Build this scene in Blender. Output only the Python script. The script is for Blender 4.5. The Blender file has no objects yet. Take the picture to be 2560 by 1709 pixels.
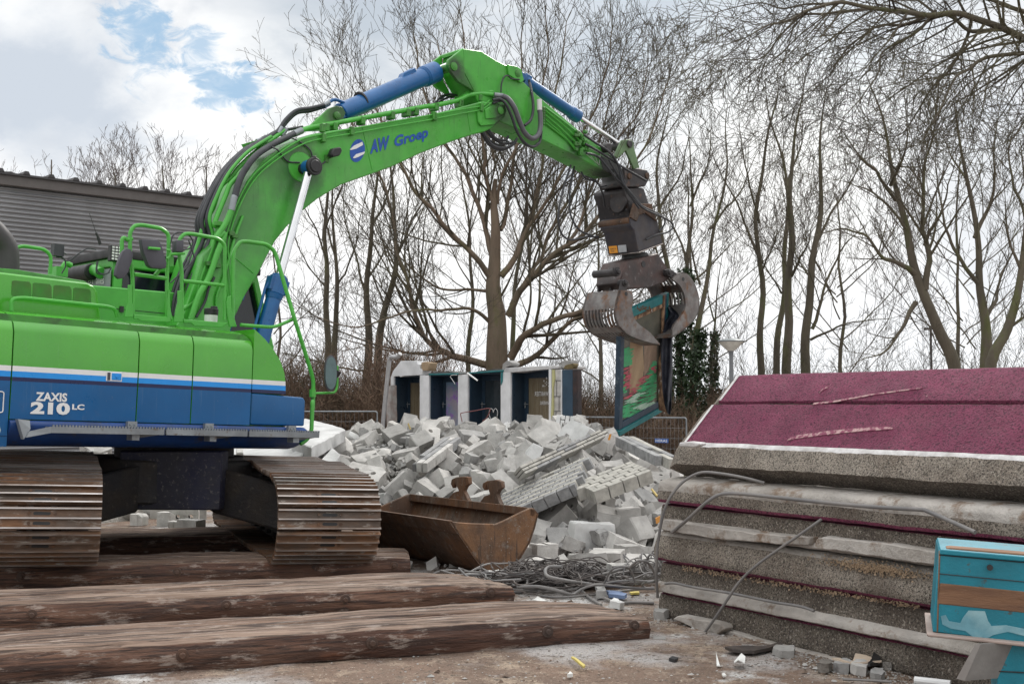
import bpy, bmesh, math, random
from mathutils import Vector, Matrix, noise
from mathutils.geometry import tessellate_polygon
R = math.radians
random.seed(7)
scene = bpy.context.scene
V = Vector
# ---------------------------------------------------------------- camera
FP, CX, CY = 3000.0, 1280.0, 854.5          # focal length and centre in photograph pixels (2560 wide)
PIT = math.atan((1010 - CY) / FP)
EYE = V((0, 0, 1.6))
FW = V((0, math.cos(PIT), math.sin(PIT))); UP = V((0, -math.sin(PIT), math.cos(PIT))); RT = V((1, 0, 0))
cam_d = bpy.data.cameras.new('camera'); cam = bpy.data.objects.new('camera', cam_d)
scene.collection.objects.link(cam)
cam_d.sensor_width = 36.0; cam_d.lens = FP / 2560 * 36.0
cam_d.clip_start = 0.1; cam_d.clip_end = 2000
cam.location = EYE; cam.rotation_euler = (R(90) + PIT, 0, 0)
scene.camera = cam
# ---------------------------------------------------------------- light
SUN_EL, SUN_AZ = R(42), R(28)                # azimuth from +Y (view direction) towards +X
world = bpy.data.worlds.new('World'); scene.world = world; world.use_nodes = True
nt = world.node_tree; nt.nodes.clear()
def N(t, kind, **kw):
    n = t.nodes.new(kind)
    for k, v in kw.items():
        if k in n.inputs: n.inputs[k].default_value = v
        else: setattr(n, k, v)
    return n
def link(t, a, b): t.links.new(a, b)
out = N(nt, 'ShaderNodeOutputWorld'); bg = N(nt, 'ShaderNodeBackground'); link(nt, bg.outputs[0], out.inputs[0])
sky = N(nt, 'ShaderNodeTexSky', sky_type='NISHITA', sun_disc=False, sun_elevation=SUN_EL, sun_rotation=SUN_AZ)
tc = N(nt, 'ShaderNodeTexCoord')
def wmath(op, a, b=None, clamp=False):
    m = N(nt, 'ShaderNodeMath', operation=op); m.use_clamp = clamp
    for i, x in enumerate((a, b)):
        if x is None: continue
        if isinstance(x, (int, float)): m.inputs[i].default_value = x
        else: link(nt, x, m.inputs[i])
    return m.outputs[0]
def wmix(f, a, b):
    m = N(nt, 'ShaderNodeMix', data_type='RGBA')
    for s, x in ((0, f), (6, a), (7, b)):
        if isinstance(x, (int, float)): m.inputs[s].default_value = x
        elif isinstance(x, tuple): m.inputs[s].default_value = (*x, 1)
        else: link(nt, x, m.inputs[s])
    return m.outputs[2]
def wnoise(scale, detail, rough, dist=0.0, off=(0, 0, 0)):
    mp = N(nt, 'ShaderNodeMapping'); mp.inputs['Location'].default_value = off
    mp.inputs['Scale'].default_value = (1, 1, 1.7)
    link(nt, tc.outputs['Generated'], mp.inputs[0])
    n = N(nt, 'ShaderNodeTexNoise'); n.inputs['Scale'].default_value = scale; n.inputs['Detail'].default_value = detail
    n.inputs['Roughness'].default_value = rough; n.inputs['Distortion'].default_value = dist
    link(nt, mp.outputs[0], n.inputs[0]); return n.outputs[0]
def wramp(x, a, b):
    m = N(nt, 'ShaderNodeMapRange', interpolation_type='SMOOTHSTEP'); link(nt, x, m.inputs[0])
    m.inputs[1].default_value = a; m.inputs[2].default_value = b; return m.outputs[0]
def skydir(px, py):
    d = FW + RT * ((px - CX) / FP) + UP * ((CY - py) / FP); return d.normalized()
def wblob(px, py, r0, r1, wob=None):          # 1 near the direction, 0 beyond r1 (radians)
    d = N(nt, 'ShaderNodeVectorMath', operation='DISTANCE'); link(nt, tc.outputs['Generated'], d.inputs[0])
    d.inputs[1].default_value = skydir(px, py); x = d.outputs['Value']
    if wob: x = wmath('ADD', x, wob)
    m = N(nt, 'ShaderNodeMapRange', interpolation_type='SMOOTHSTEP'); link(nt, x, m.inputs[0])
    m.inputs[1].default_value = r0; m.inputs[2].default_value = r1
    m.inputs[3].default_value = 1; m.inputs[4].default_value = 0; return m.outputs[0]
big = wnoise(3.2, 7, 0.55, 0.3, (3.1, 0, 1.2)); fine = wnoise(11, 9, 0.6, 0.2)
wob = wmath('MULTIPLY', wmath('SUBTRACT', fine, 0.5), 0.22)
WHITE, GREY, SLATE, BLUE = (1.08, 1.08, 1.07), (0.66, 0.70, 0.76), (0.50, 0.57, 0.65), (0.40, 0.60, 0.80)
greyf = wramp(wmath('ADD', big, wmath('MULTIPLY', fine, 0.35)), 0.68, 0.88)
col = wmix(greyf, WHITE, GREY)
col = wmix(wblob(120, 210, 0.02, 0.12, wob), col, (0.62, 0.68, 0.76))
col = wmix(wmath('MULTIPLY', wblob(950, 0, 0.02, 0.17, wob), 0.9), col, SLATE)
col = wmix(wmath('MULTIPLY', wblob(1750, 60, 0.08, 0.27, wob), 0.85), col, (0.58, 0.65, 0.73))
col = wmix(wmath('MULTIPLY', wblob(2420, 480, 0.03, 0.17, wob), 0.6), col, (0.62, 0.67, 0.74))
col = wmix(wmath('MULTIPLY', wblob(1940, 480, 0.03, 0.19), 0.9), col, (1.12, 1.12, 1.10))
skyb = N(nt, 'ShaderNodeVectorMath', operation='SCALE'); link(nt, sky.outputs[0], skyb.inputs[0]); skyb.inputs[3].default_value = 0.10
gap = wmix(0.78, skyb.outputs[0], BLUE)
wob2 = wmath('MULTIPLY', wmath('SUBTRACT', wnoise(38, 8, 0.62, 0.6), 0.5), 0.10)
for (x, y, a, b, k) in ((345, 80, .006, .030, .85), (375, 145, .002, .028, .8), (330, 35, .002, .026, .8), (560, 215, .004, .027, .85), (625, 222, .002, .022, .9), (505, 120, .0, .026, .8)):
    col = wmix(wmath('MULTIPLY', wblob(x, y, a, b, wmath('MULTIPLY', wob2, 1.0)), k), col, gap)
sep = N(nt, 'ShaderNodeSeparateXYZ'); link(nt, tc.outputs['Generated'], sep.inputs[0])
hz = N(nt, 'ShaderNodeMapRange', interpolation_type='SMOOTHSTEP'); link(nt, sep.outputs[2], hz.inputs[0])
hz.inputs[1].default_value = 0.02; hz.inputs[2].default_value = 0.16; hz.inputs[3].default_value = 0.9; hz.inputs[4].default_value = 0
col = wmix(hz.outputs[0], col, (1.0, 1.02, 1.05))
ov_ = N(nt, 'ShaderNodeMapRange', interpolation_type='SMOOTHSTEP'); link(nt, sep.outputs[2], ov_.inputs[0])   # sky strength raised overhead, out of the picture, added to brighten the scene
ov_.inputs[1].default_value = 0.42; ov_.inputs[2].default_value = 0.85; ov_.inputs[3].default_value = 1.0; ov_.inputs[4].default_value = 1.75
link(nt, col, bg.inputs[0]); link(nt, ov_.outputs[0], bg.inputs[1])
sd = bpy.data.lights.new('sun', 'SUN'); sd.energy = 1.7; sd.angle = R(11); sd.color = (1, 0.96, 0.9)
so = bpy.data.objects.new('sun', sd); scene.collection.objects.link(so)
sdir = V((math.cos(SUN_EL) * math.sin(SUN_AZ), math.cos(SUN_EL) * math.cos(SUN_AZ), math.sin(SUN_EL)))
so.rotation_euler = sdir.to_track_quat('Z', 'Y').to_euler(); so.location = (5, 5, 30)
vs = scene.view_settings; vs.view_transform = 'Standard'; vs.look = 'None'; vs.exposure = 0.07; vs.gamma = 1
vs.use_curve_mapping = False
# ---------------------------------------------------------------- projection helpers: reading the photograph
def ray(px, py): return FW + RT * ((px - CX) / FP) + UP * ((CY - py) / FP)
def at(px, py, Y): r = ray(px, py); return EYE + r * (Y / r.y)
def gz(px, py, z=0.0): r = ray(px, py); return EYE + r * ((z - EYE.z) / r.z)
class Plane:                                   # a vertical plane: yaw a of its direction from +X, n points to its right-hand (camera) side
    def __init__(s, o, yaw):
        s.o = V((o[0], o[1], 0)); s.u = V((math.cos(yaw), math.sin(yaw), 0)); s.n = V((math.sin(yaw), -math.cos(yaw), 0))
    def __call__(s, px, py, w=0.0):
        r = ray(px, py); t = (s.o + s.n * w - EYE).dot(s.n) / r.dot(s.n); return EYE + r * t
    def pt(s, a, z, w=0.0): return s.o + s.u * a + s.n * w + V((0, 0, z))
def conv(x0, y0, k): return lambda x, y: (x0 + x * k, y0 + y * k)
K = 900 / 2349
z1 = conv(0, 400, K); z2 = conv(0, 900, K); z3 = conv(450, 100, K); z4 = conv(800, 1000, K); z5 = conv(1150, 50, .28698)
z6 = conv(1350, 380, .33156); z7 = conv(1400, 700, .26792); z8 = conv(900, 860, .25543); z9 = conv(1600, 850, .40868)
z10 = conv(1600, 1200, .40868); z11 = conv(0, 1250, K); z12 = conv(800, 1350, K); z13 = conv(140, 540, .2384)
z14 = conv(1480, 400, .19139); z15 = conv(900, 60, .25543); z16 = conv(560, 1020, .26792)
z17 = conv(700, 0, .57389); z18 = conv(1760, 0, .58694)
# ---------------------------------------------------------------- materials
MATS = {}
def mat(name, base, rough=0.6, metal=0.0, c2=None, s1=3.0, lo=0.4, hi=0.65, c3=None, s3=8.0, lo3=0.58, hi3=0.66,
        bump=0.15, bs=40.0, bd=0.01, stretch=(1, 1, 1), var=0.12, coat=0.0, extra=None, objvar=None):
    if name in MATS: return MATS[name]
    m = bpy.data.materials.new(name); m.use_nodes = True; t = m.node_tree; b = t.nodes['Principled BSDF']
    tcx = N(t, 'ShaderNodeTexCoord'); mp = N(t, 'ShaderNodeMapping'); mp.inputs['Scale'].default_value = stretch
    link(t, tcx.outputs['Object'], mp.inputs[0])
    info = N(t, 'ShaderNodeObjectInfo')
    add = N(t, 'ShaderNodeVectorMath', operation='ADD'); link(t, mp.outputs[0], add.inputs[0])
    sc = N(t, 'ShaderNodeVectorMath', operation='SCALE'); sc.inputs[0].default_value = (37, 53, 71); link(t, info.outputs['Random'], sc.inputs[3])
    link(t, sc.outputs[0], add.inputs[1])
    def nz(scale, det=6, ro=0.6):
        n = N(t, 'ShaderNodeTexNoise'); n.inputs['Scale'].default_value = scale; n.inputs['Detail'].default_value = det
        n.inputs['Roughness'].default_value = ro; link(t, add.outputs[0], n.inputs[0]); return n.outputs[0]
    def rng(x, a, c, d=0.0, e=1.0):
        r = N(t, 'ShaderNodeMapRange'); link(t, x, r.inputs[0])
        for i, v_ in enumerate((a, c, d, e)): r.inputs[i + 1].default_value = v_
        return r.outputs[0]
    def mix(f, a, c):
        x = N(t, 'ShaderNodeMix', data_type='RGBA')
        for s_, q in ((0, f), (6, a), (7, c)):
            if isinstance(q, tuple): x.inputs[s_].default_value = (*q, 1)
            elif isinstance(q, float): x.inputs[s_].default_value = q
            else: link(t, q, x.inputs[s_])
        return x.outputs[2]
    cur = base
    if c2: cur = mix(rng(nz(s1), lo, hi), base, c2)
    if c3: cur = mix(rng(nz(s3, 8, 0.7), lo3, hi3), cur, c3)
    # gentle brightness variation
    vnode = N(t, 'ShaderNodeHueSaturation')
    if isinstance(cur, tuple): vnode.inputs['Color'].default_value = (*cur, 1)
    else: link(t, cur, vnode.inputs['Color'])
    link(t, rng(nz(s1 * 2.3), 0.3, 0.7, 1 - var, 1 + var), vnode.inputs['Value'])
    cout = vnode.outputs[0]
    if objvar:
        ov = N(t, 'ShaderNodeHueSaturation'); link(t, cout, ov.inputs['Color']); link(t, rng(info.outputs['Random'], 0, 1, *objvar), ov.inputs['Value']); cout = ov.outputs[0]
    if extra: cout = extra(t, cout, add.outputs[0], mix, rng, nz, tcx)
    link(t, cout, b.inputs['Base Color'])
    link(t, rng(nz(s1 * 3), 0.3, 0.7, max(0, rough - 0.1), min(1, rough + 0.1)), b.inputs['Roughness'])
    b.inputs['Metallic'].default_value = metal
    if coat: b.inputs['Coat Weight'].default_value = coat; b.inputs['Coat Roughness'].default_value = 0.15
    if bump:
        bn = N(t, 'ShaderNodeBump'); bn.inputs['Strength'].default_value = bump; bn.inputs['Distance'].default_value = bd
        link(t, nz(bs, 5, 0.65), bn.inputs['Height']); link(t, bn.outputs[0], b.inputs['Normal'])
    MATS[name] = m; return m
def greased(pts):
    def f(t, c, vec, mix, rng, nz, tcx):
        geo = N(t, 'ShaderNodeNewGeometry'); n = nz(5, 6, .7)
        for p, r, col_, s_ in pts:
            d = N(t, 'ShaderNodeVectorMath', operation='DISTANCE'); link(t, geo.outputs['Position'], d.inputs[0]); d.inputs[1].default_value = p
            a = N(t, 'ShaderNodeMath', operation='MULTIPLY_ADD'); link(t, n, a.inputs[0]); a.inputs[1].default_value = r * 1.6; link(t, d.outputs['Value'], a.inputs[2])
            c = mix(rng(a.outputs[0], r * 1.7, r * 2.9, s_, 0), c, col_)
        # faint dust film and fine scratches
        c = mix(rng(nz(1.7, 8, .7), .50, .72, 0, .35), c, (0.13, 0.24, 0.10))
        mp = N(t, 'ShaderNodeMapping'); mp.inputs['Scale'].default_value = (40, 40, 3); link(t, tcx.outputs['Object'], mp.inputs[0])
        q = N(t, 'ShaderNodeTexNoise'); q.inputs['Scale'].default_value = 1.2; q.inputs['Detail'].default_value = 6; link(t, mp.outputs[0], q.inputs[0])
        return mix(rng(q.outputs[0], .62, .70, 0, .35), c, (0.035, 0.11, 0.03))
    return f
def paneldirt(t, c, vec, mix, rng, nz, tcx):
    mp = N(t, 'ShaderNodeMapping'); mp.inputs['Scale'].default_value = (22, 22, 1.3); link(t, tcx.outputs['Object'], mp.inputs[0])
    q = N(t, 'ShaderNodeTexNoise'); q.inputs['Scale'].default_value = 1.4; q.inputs['Detail'].default_value = 7; q.inputs['Roughness'].default_value = .7; link(t, mp.outputs[0], q.inputs[0])
    c = mix(rng(q.outputs[0], .58, .72, 0, .10), c, (0.30, 0.35, 0.36))
    return mix(rng(nz(60, 4), .68, .74, 0, .5), c, (0.30, 0.28, 0.24))
GREEN = mat('green paint', (0.060, 0.35, 0.042), 0.34, c2=(0.072, 0.39, 0.048), c3=(0.05, 0.18, 0.035), s3=2.6, lo3=0.56, hi3=0.80, bump=0.04, bs=25, var=0.08)
GREENP = mat('panel green paint', (0.070, 0.36, 0.025), 0.22, c2=(0.060, 0.325, 0.028), s1=1.2, bump=0.05, bs=2.2, bd=0.05, var=0.06, coat=0.3, extra=paneldirt)
GREEND = mat('grimy green paint', (0.05, 0.26, 0.03), 0.5, c2=(0.05, 0.15, 0.035), c3=(0.02, 0.025, 0.02), s3=5, lo3=0.52, hi3=0.72, bump=0.1)
BLUEP = mat('panel blue paint', (0.0, 0.085, 0.245), 0.36, c2=(0.0, 0.092, 0.265), s1=1.5, c3=(0.015, 0.09, 0.24), s3=9, lo3=0.56, hi3=0.80, bump=0.04, bs=2.5, bd=0.04, var=0.07, coat=0.0, extra=paneldirt)
BLUEDIRT = mat('dirty blue paint', (0.006, 0.05, 0.21), 0.42, c2=(0.012, 0.03, 0.09), s1=2.2, lo=0.45, hi=0.7, bump=0.1, c3=(0.05, 0.05, 0.06), s3=6)
BLUEC = mat('cylinder blue paint', (0.008, 0.105, 0.30), 0.35, c2=(0.007, 0.085, 0.25), s1=3, c3=(0.02, 0.045, 0.12), s3=6, lo3=0.6, hi3=0.75, bump=0.04, var=0.08)
WHITEP = mat('white paint', (0.72, 0.72, 0.72), 0.35, bump=0.02, var=0.05)
LBLUE = mat('light blue stripe', (0.01, 0.26, 0.72), 0.33, bump=0.02, var=0.05)
NAVY = mat('navy stripe', (0.008, 0.014, 0.07), 0.35, bump=0.02, var=0.05)
CHROME = mat('chrome', (0.75, 0.76, 0.78), 0.16, 1.0, bump=0.0, var=0.06)
GALV = mat('galvanised steel', (0.28, 0.305, 0.325), 0.5, 0.5, c2=(0.21, 0.225, 0.24), bump=0.1, c3=(0.16, 0.13, 0.11), s3=10)
RUBBER = mat('black hose rubber', (0.022, 0.024, 0.030), 0.5, c2=(0.045, 0.048, 0.055), s1=4, bump=0.08)
BLACK = mat('black plastic', (0.018, 0.018, 0.02), 0.5, bump=0.05)
GREYPL = mat('grey plastic', (0.055, 0.055, 0.068), 0.5, bump=0.05, bs=120)
GLASS = mat('dark cab glass', (0.012, 0.016, 0.022), 0.06, bump=0.0, var=0.3)
GRIME = mat('grimy undercarriage steel', (0.022, 0.022, 0.026), 0.7, c2=(0.040, 0.033, 0.028), s1=3, c3=(0.13, 0.11, 0.09), s3=14, lo3=0.58, hi3=0.72, bump=0.5, bs=30, bd=0.02)
NAVYGR = mat('spattered navy plate', (0.012, 0.014, 0.040), 0.6, c2=(0.022, 0.022, 0.034), s1=3, c3=(0.13, 0.12, 0.12), s3=22, lo3=0.56, hi3=0.68, bump=0.3, bs=40)
SHOE = mat('rusty track steel', (0.105, 0.078, 0.062), 0.62, 0.2, c2=(0.18, 0.088, 0.042), s1=2.6, lo=0.42, hi=0.62, c3=(0.28, 0.25, 0.22), s3=13, lo3=0.56, hi3=0.66, bump=0.5, bs=28, bd=0.015, stretch=(0.45, 1, 1), var=0.4, objvar=(.55, 1.25))
WORN = mat('worn bright steel', (0.50, 0.47, 0.46), 0.38, 0.75, c2=(0.22, 0.17, 0.14), s1=4, bump=0.1, stretch=(.4, 1, 1))
STEEL = mat('dusty grapple steel', (0.060, 0.055, 0.057), 0.55, 0.3, c2=(0.030, 0.027, 0.030), s1=4, c3=(0.17, 0.10, 0.07), s3=6, lo3=0.56, hi3=0.70, bump=0.35, bs=40, bd=0.01, var=0.2)
JAW = mat('scuffed jaw steel', (0.20, 0.19, 0.185), 0.5, 0.4, c2=(0.13, 0.11, 0.105), s1=5, c3=(0.16, 0.085, 0.05), s3=4.5, lo3=0.52, hi3=0.64, bump=0.4, bs=40, bd=0.01, var=0.2)
# rust
def streaks(t, c, vec, mix, rng, nz, tcx):
    mp = N(t, 'ShaderNodeMapping'); mp.inputs['Scale'].default_value = (14, 14, 1.6); link(t, tcx.outputs['Object'], mp.inputs[0])
    n = N(t, 'ShaderNodeTexNoise'); n.inputs['Scale'].default_value = 1.5; n.inputs['Detail'].default_value = 8; n.inputs['Roughness'].default_value = .7; link(t, mp.outputs[0], n.inputs[0])
    c = mix(rng(n.outputs[0], .54, .64, 0, .75), c, (0.045, 0.030, 0.024))
    c = mix(rng(nz(3.2, 9, .75), .58, .66, 0, .8), c, (0.20, 0.17, 0.145))
    return mix(rng(nz(40, 4), .66, .70), c, (0.30, 0.27, 0.24))
RUST = mat('rusty bucket steel', (0.095, 0.058, 0.040), 0.75, 0.1, c2=(0.14, 0.068, 0.034), s1=2.4, lo=0.4, hi=0.6, c3=(0.16, 0.135, 0.115), s3=7, lo3=0.52, hi3=0.70, bump=0.5, bs=30, bd=0.012, stretch=(1, 1, 0.5), var=0.3, extra=streaks)
RUSTO = mat('orange rusted steel', (0.175, 0.088, 0.042), 0.75, 0.1, c2=(0.10, 0.062, 0.042), s1=3, lo=0.42, hi=0.62, c3=(0.24, 0.20, 0.17), s3=9, lo3=0.56, hi3=0.72, bump=0.5, bs=35, bd=0.012, var=0.25, extra=streaks)
def grain(t, c, vec, mix, rng, nz, tcx):
    mp = N(t, 'ShaderNodeMapping'); mp.inputs['Scale'].default_value = (1.3, 30, 30); link(t, tcx.outputs['Object'], mp.inputs[0])
    n = N(t, 'ShaderNodeTexNoise'); n.inputs['Scale'].default_value = 1.0; n.inputs['Detail'].default_value = 7; n.inputs['Roughness'].default_value = .7; n.inputs['Distortion'].default_value = .6; link(t, mp.outputs[0], n.inputs[0])
    c = mix(rng(n.outputs[0], .47, .56, 0, .85), c, (0.030, 0.018, 0.015))
    mp2 = N(t, 'ShaderNodeMapping'); mp2.inputs['Scale'].default_value = (2.2, 9, 9); link(t, tcx.outputs['Object'], mp2.inputs[0])
    n2 = N(t, 'ShaderNodeTexNoise'); n2.inputs['Scale'].default_value = 1.6; n2.inputs['Detail'].default_value = 9; n2.inputs['Roughness'].default_value = .75; link(t, mp2.outputs[0], n2.inputs[0])
    c = mix(rng(n2.outputs[0], .54, .62, 0, .65), c, (0.36, 0.30, 0.26))
    return mix(rng(nz(16, 7, .75), .62, .68, 0, .8), c, (0.10, 0.035, 0.022))
WOOD = mat('weathered timber', (0.105, 0.062, 0.048), 0.85, c2=(0.19, 0.145, 0.12), s1=2.2, lo=0.38, hi=0.62, c3=(0.035, 0.022, 0.020), s3=5, lo3=0.54, hi3=0.66, bump=0.9, bs=14, bd=0.03, stretch=(0.16, 2.2, 2.2), var=0.25, extra=grain)
WOODTOP = mat('trodden timber top', (0.175, 0.110, 0.078), 0.9, c2=(0.28, 0.205, 0.16), s1=2.2, lo=0.38, hi=0.62, c3=(0.075, 0.05, 0.042), s3=4.5, lo3=0.55, hi3=0.68, bump=0.8, bs=16, bd=0.025, stretch=(0.12, 2.4, 2.4), var=0.22, extra=grain)
WOODRED = mat('dark red timber side', (0.072, 0.034, 0.023), 0.85, c2=(0.145, 0.078, 0.052), s1=2.5, c3=(0.19, 0.075, 0.038), s3=3, lo3=0.60, hi3=0.72, bump=0.9, bs=12, bd=0.03, stretch=(0.3, 1.6, 1.6), var=0.35, extra=grain)
BLOCK = mat('sand lime block', (0.52, 0.505, 0.485), 0.92, c2=(0.41, 0.395, 0.375), s1=4, c3=(0.25, 0.24, 0.235), s3=7, lo3=0.62, hi3=0.72, bump=0.6, bs=45, bd=0.008, var=0.2, objvar=(.62, 1.1))
BLOCKW = mat('white plastered block', (0.66, 0.66, 0.655), 0.85, c2=(0.54, 0.54, 0.53), s1=4, c3=(0.30, 0.29, 0.28), s3=6, lo3=0.63, hi3=0.72, bump=0.3, bs=50, bd=0.006)
BLOCKG = mat('grey mortar block', (0.27, 0.265, 0.26), 0.95, c2=(0.36, 0.355, 0.345), s1=5, c3=(0.17, 0.16, 0.16), s3=9, bump=0.5, bs=50, bd=0.01)
MORTAR = mat('dark mortar', (0.13, 0.13, 0.13), 0.95, c2=(0.19, 0.185, 0.18), bump=0.5, bs=60)
BRICKL = mat('pale yellow brick', (0.40, 0.385, 0.35), 0.9, c2=(0.31, 0.30, 0.275), s1=6, bump=0.4, bs=60, var=0.2)
BRICKG = mat('grey brick', (0.21, 0.21, 0.215), 0.9, c2=(0.30, 0.30, 0.30), s1=6, bump=0.4, bs=60, var=0.25)
GRIT = mat('rubble grit', (0.30, 0.275, 0.25), 0.95, c2=(0.19, 0.17, 0.15), s1=2.5, c3=(0.46, 0.45, 0.43), s3=14, bump=1.0, bs=25, bd=0.05)
DUCT = mat('grey zinc pipe', (0.42, 0.42, 0.43), 0.5, 0.3, bump=0.1)
DOORBL = mat('dark blue door paint', (0.016, 0.032, 0.055), 0.35, c2=(0.02, 0.04, 0.065), bump=0.06)
TEALW = mat('teal painted wood', (0.012, 0.14, 0.155), 0.55, c2=(0.02, 0.17, 0.18), bump=0.15)
CABLE = mat('grey cable', (0.15, 0.145, 0.145), 0.6, c2=(0.22, 0.205, 0.195), bump=0.1)
CABLED = mat('dark cable', (0.06, 0.052, 0.05), 0.65, c2=(0.12, 0.10, 0.09), bump=0.1)
BARK = mat('grey green bark', (0.080, 0.068, 0.048), 0.95, c2=(0.12, 0.10, 0.075), s1=1.3, c3=(0.085, 0.090, 0.034), s3=2.6, lo3=0.50, hi3=0.66, bump=0.8, bs=9, bd=0.05, stretch=(1, 1, 0.35), var=0.2)
BARKB = mat('brown trunk bark', (0.17, 0.125, 0.09), 0.95, c2=(0.125, 0.10, 0.07), s1=1.2, c3=(0.11, 0.105, 0.045), s3=1.6, lo3=0.55, hi3=0.68, bump=0.8, bs=8, bd=0.06, stretch=(1, 1, 0.3), var=0.2)
TWIG = mat('bare twigs', (0.055, 0.044, 0.033), 0.95, bump=0, c2=(0.085, 0.075, 0.042), s1=0.7, var=0.25)
TWIGB = mat('brown hedge twigs', (0.125, 0.080, 0.058), 0.95, bump=0, c2=(0.19, 0.135, 0.09), s1=0.8, var=0.3)
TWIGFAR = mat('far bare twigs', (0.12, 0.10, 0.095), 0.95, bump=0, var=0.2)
LEAFD = mat('dark ivy leaves', (0.018, 0.040, 0.014), 0.5, c2=(0.03, 0.055, 0.02), bump=0, var=0.4)
LEAFB = mat('dry brown leaves', (0.15, 0.085, 0.055), 0.8, c2=(0.10, 0.065, 0.045), bump=0, var=0.4)
CLAD = mat('grey corrugated cladding', (0.215, 0.215, 0.225), 0.38, 0.35, c2=(0.25, 0.25, 0.26), s1=0.8, c3=(0.10, 0.09, 0.085), s3=30, lo3=0.70, hi3=0.76, bump=0.03)
ROOFT = mat('dark roof trim', (0.045, 0.042, 0.044), 0.6, bump=0.05)
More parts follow.
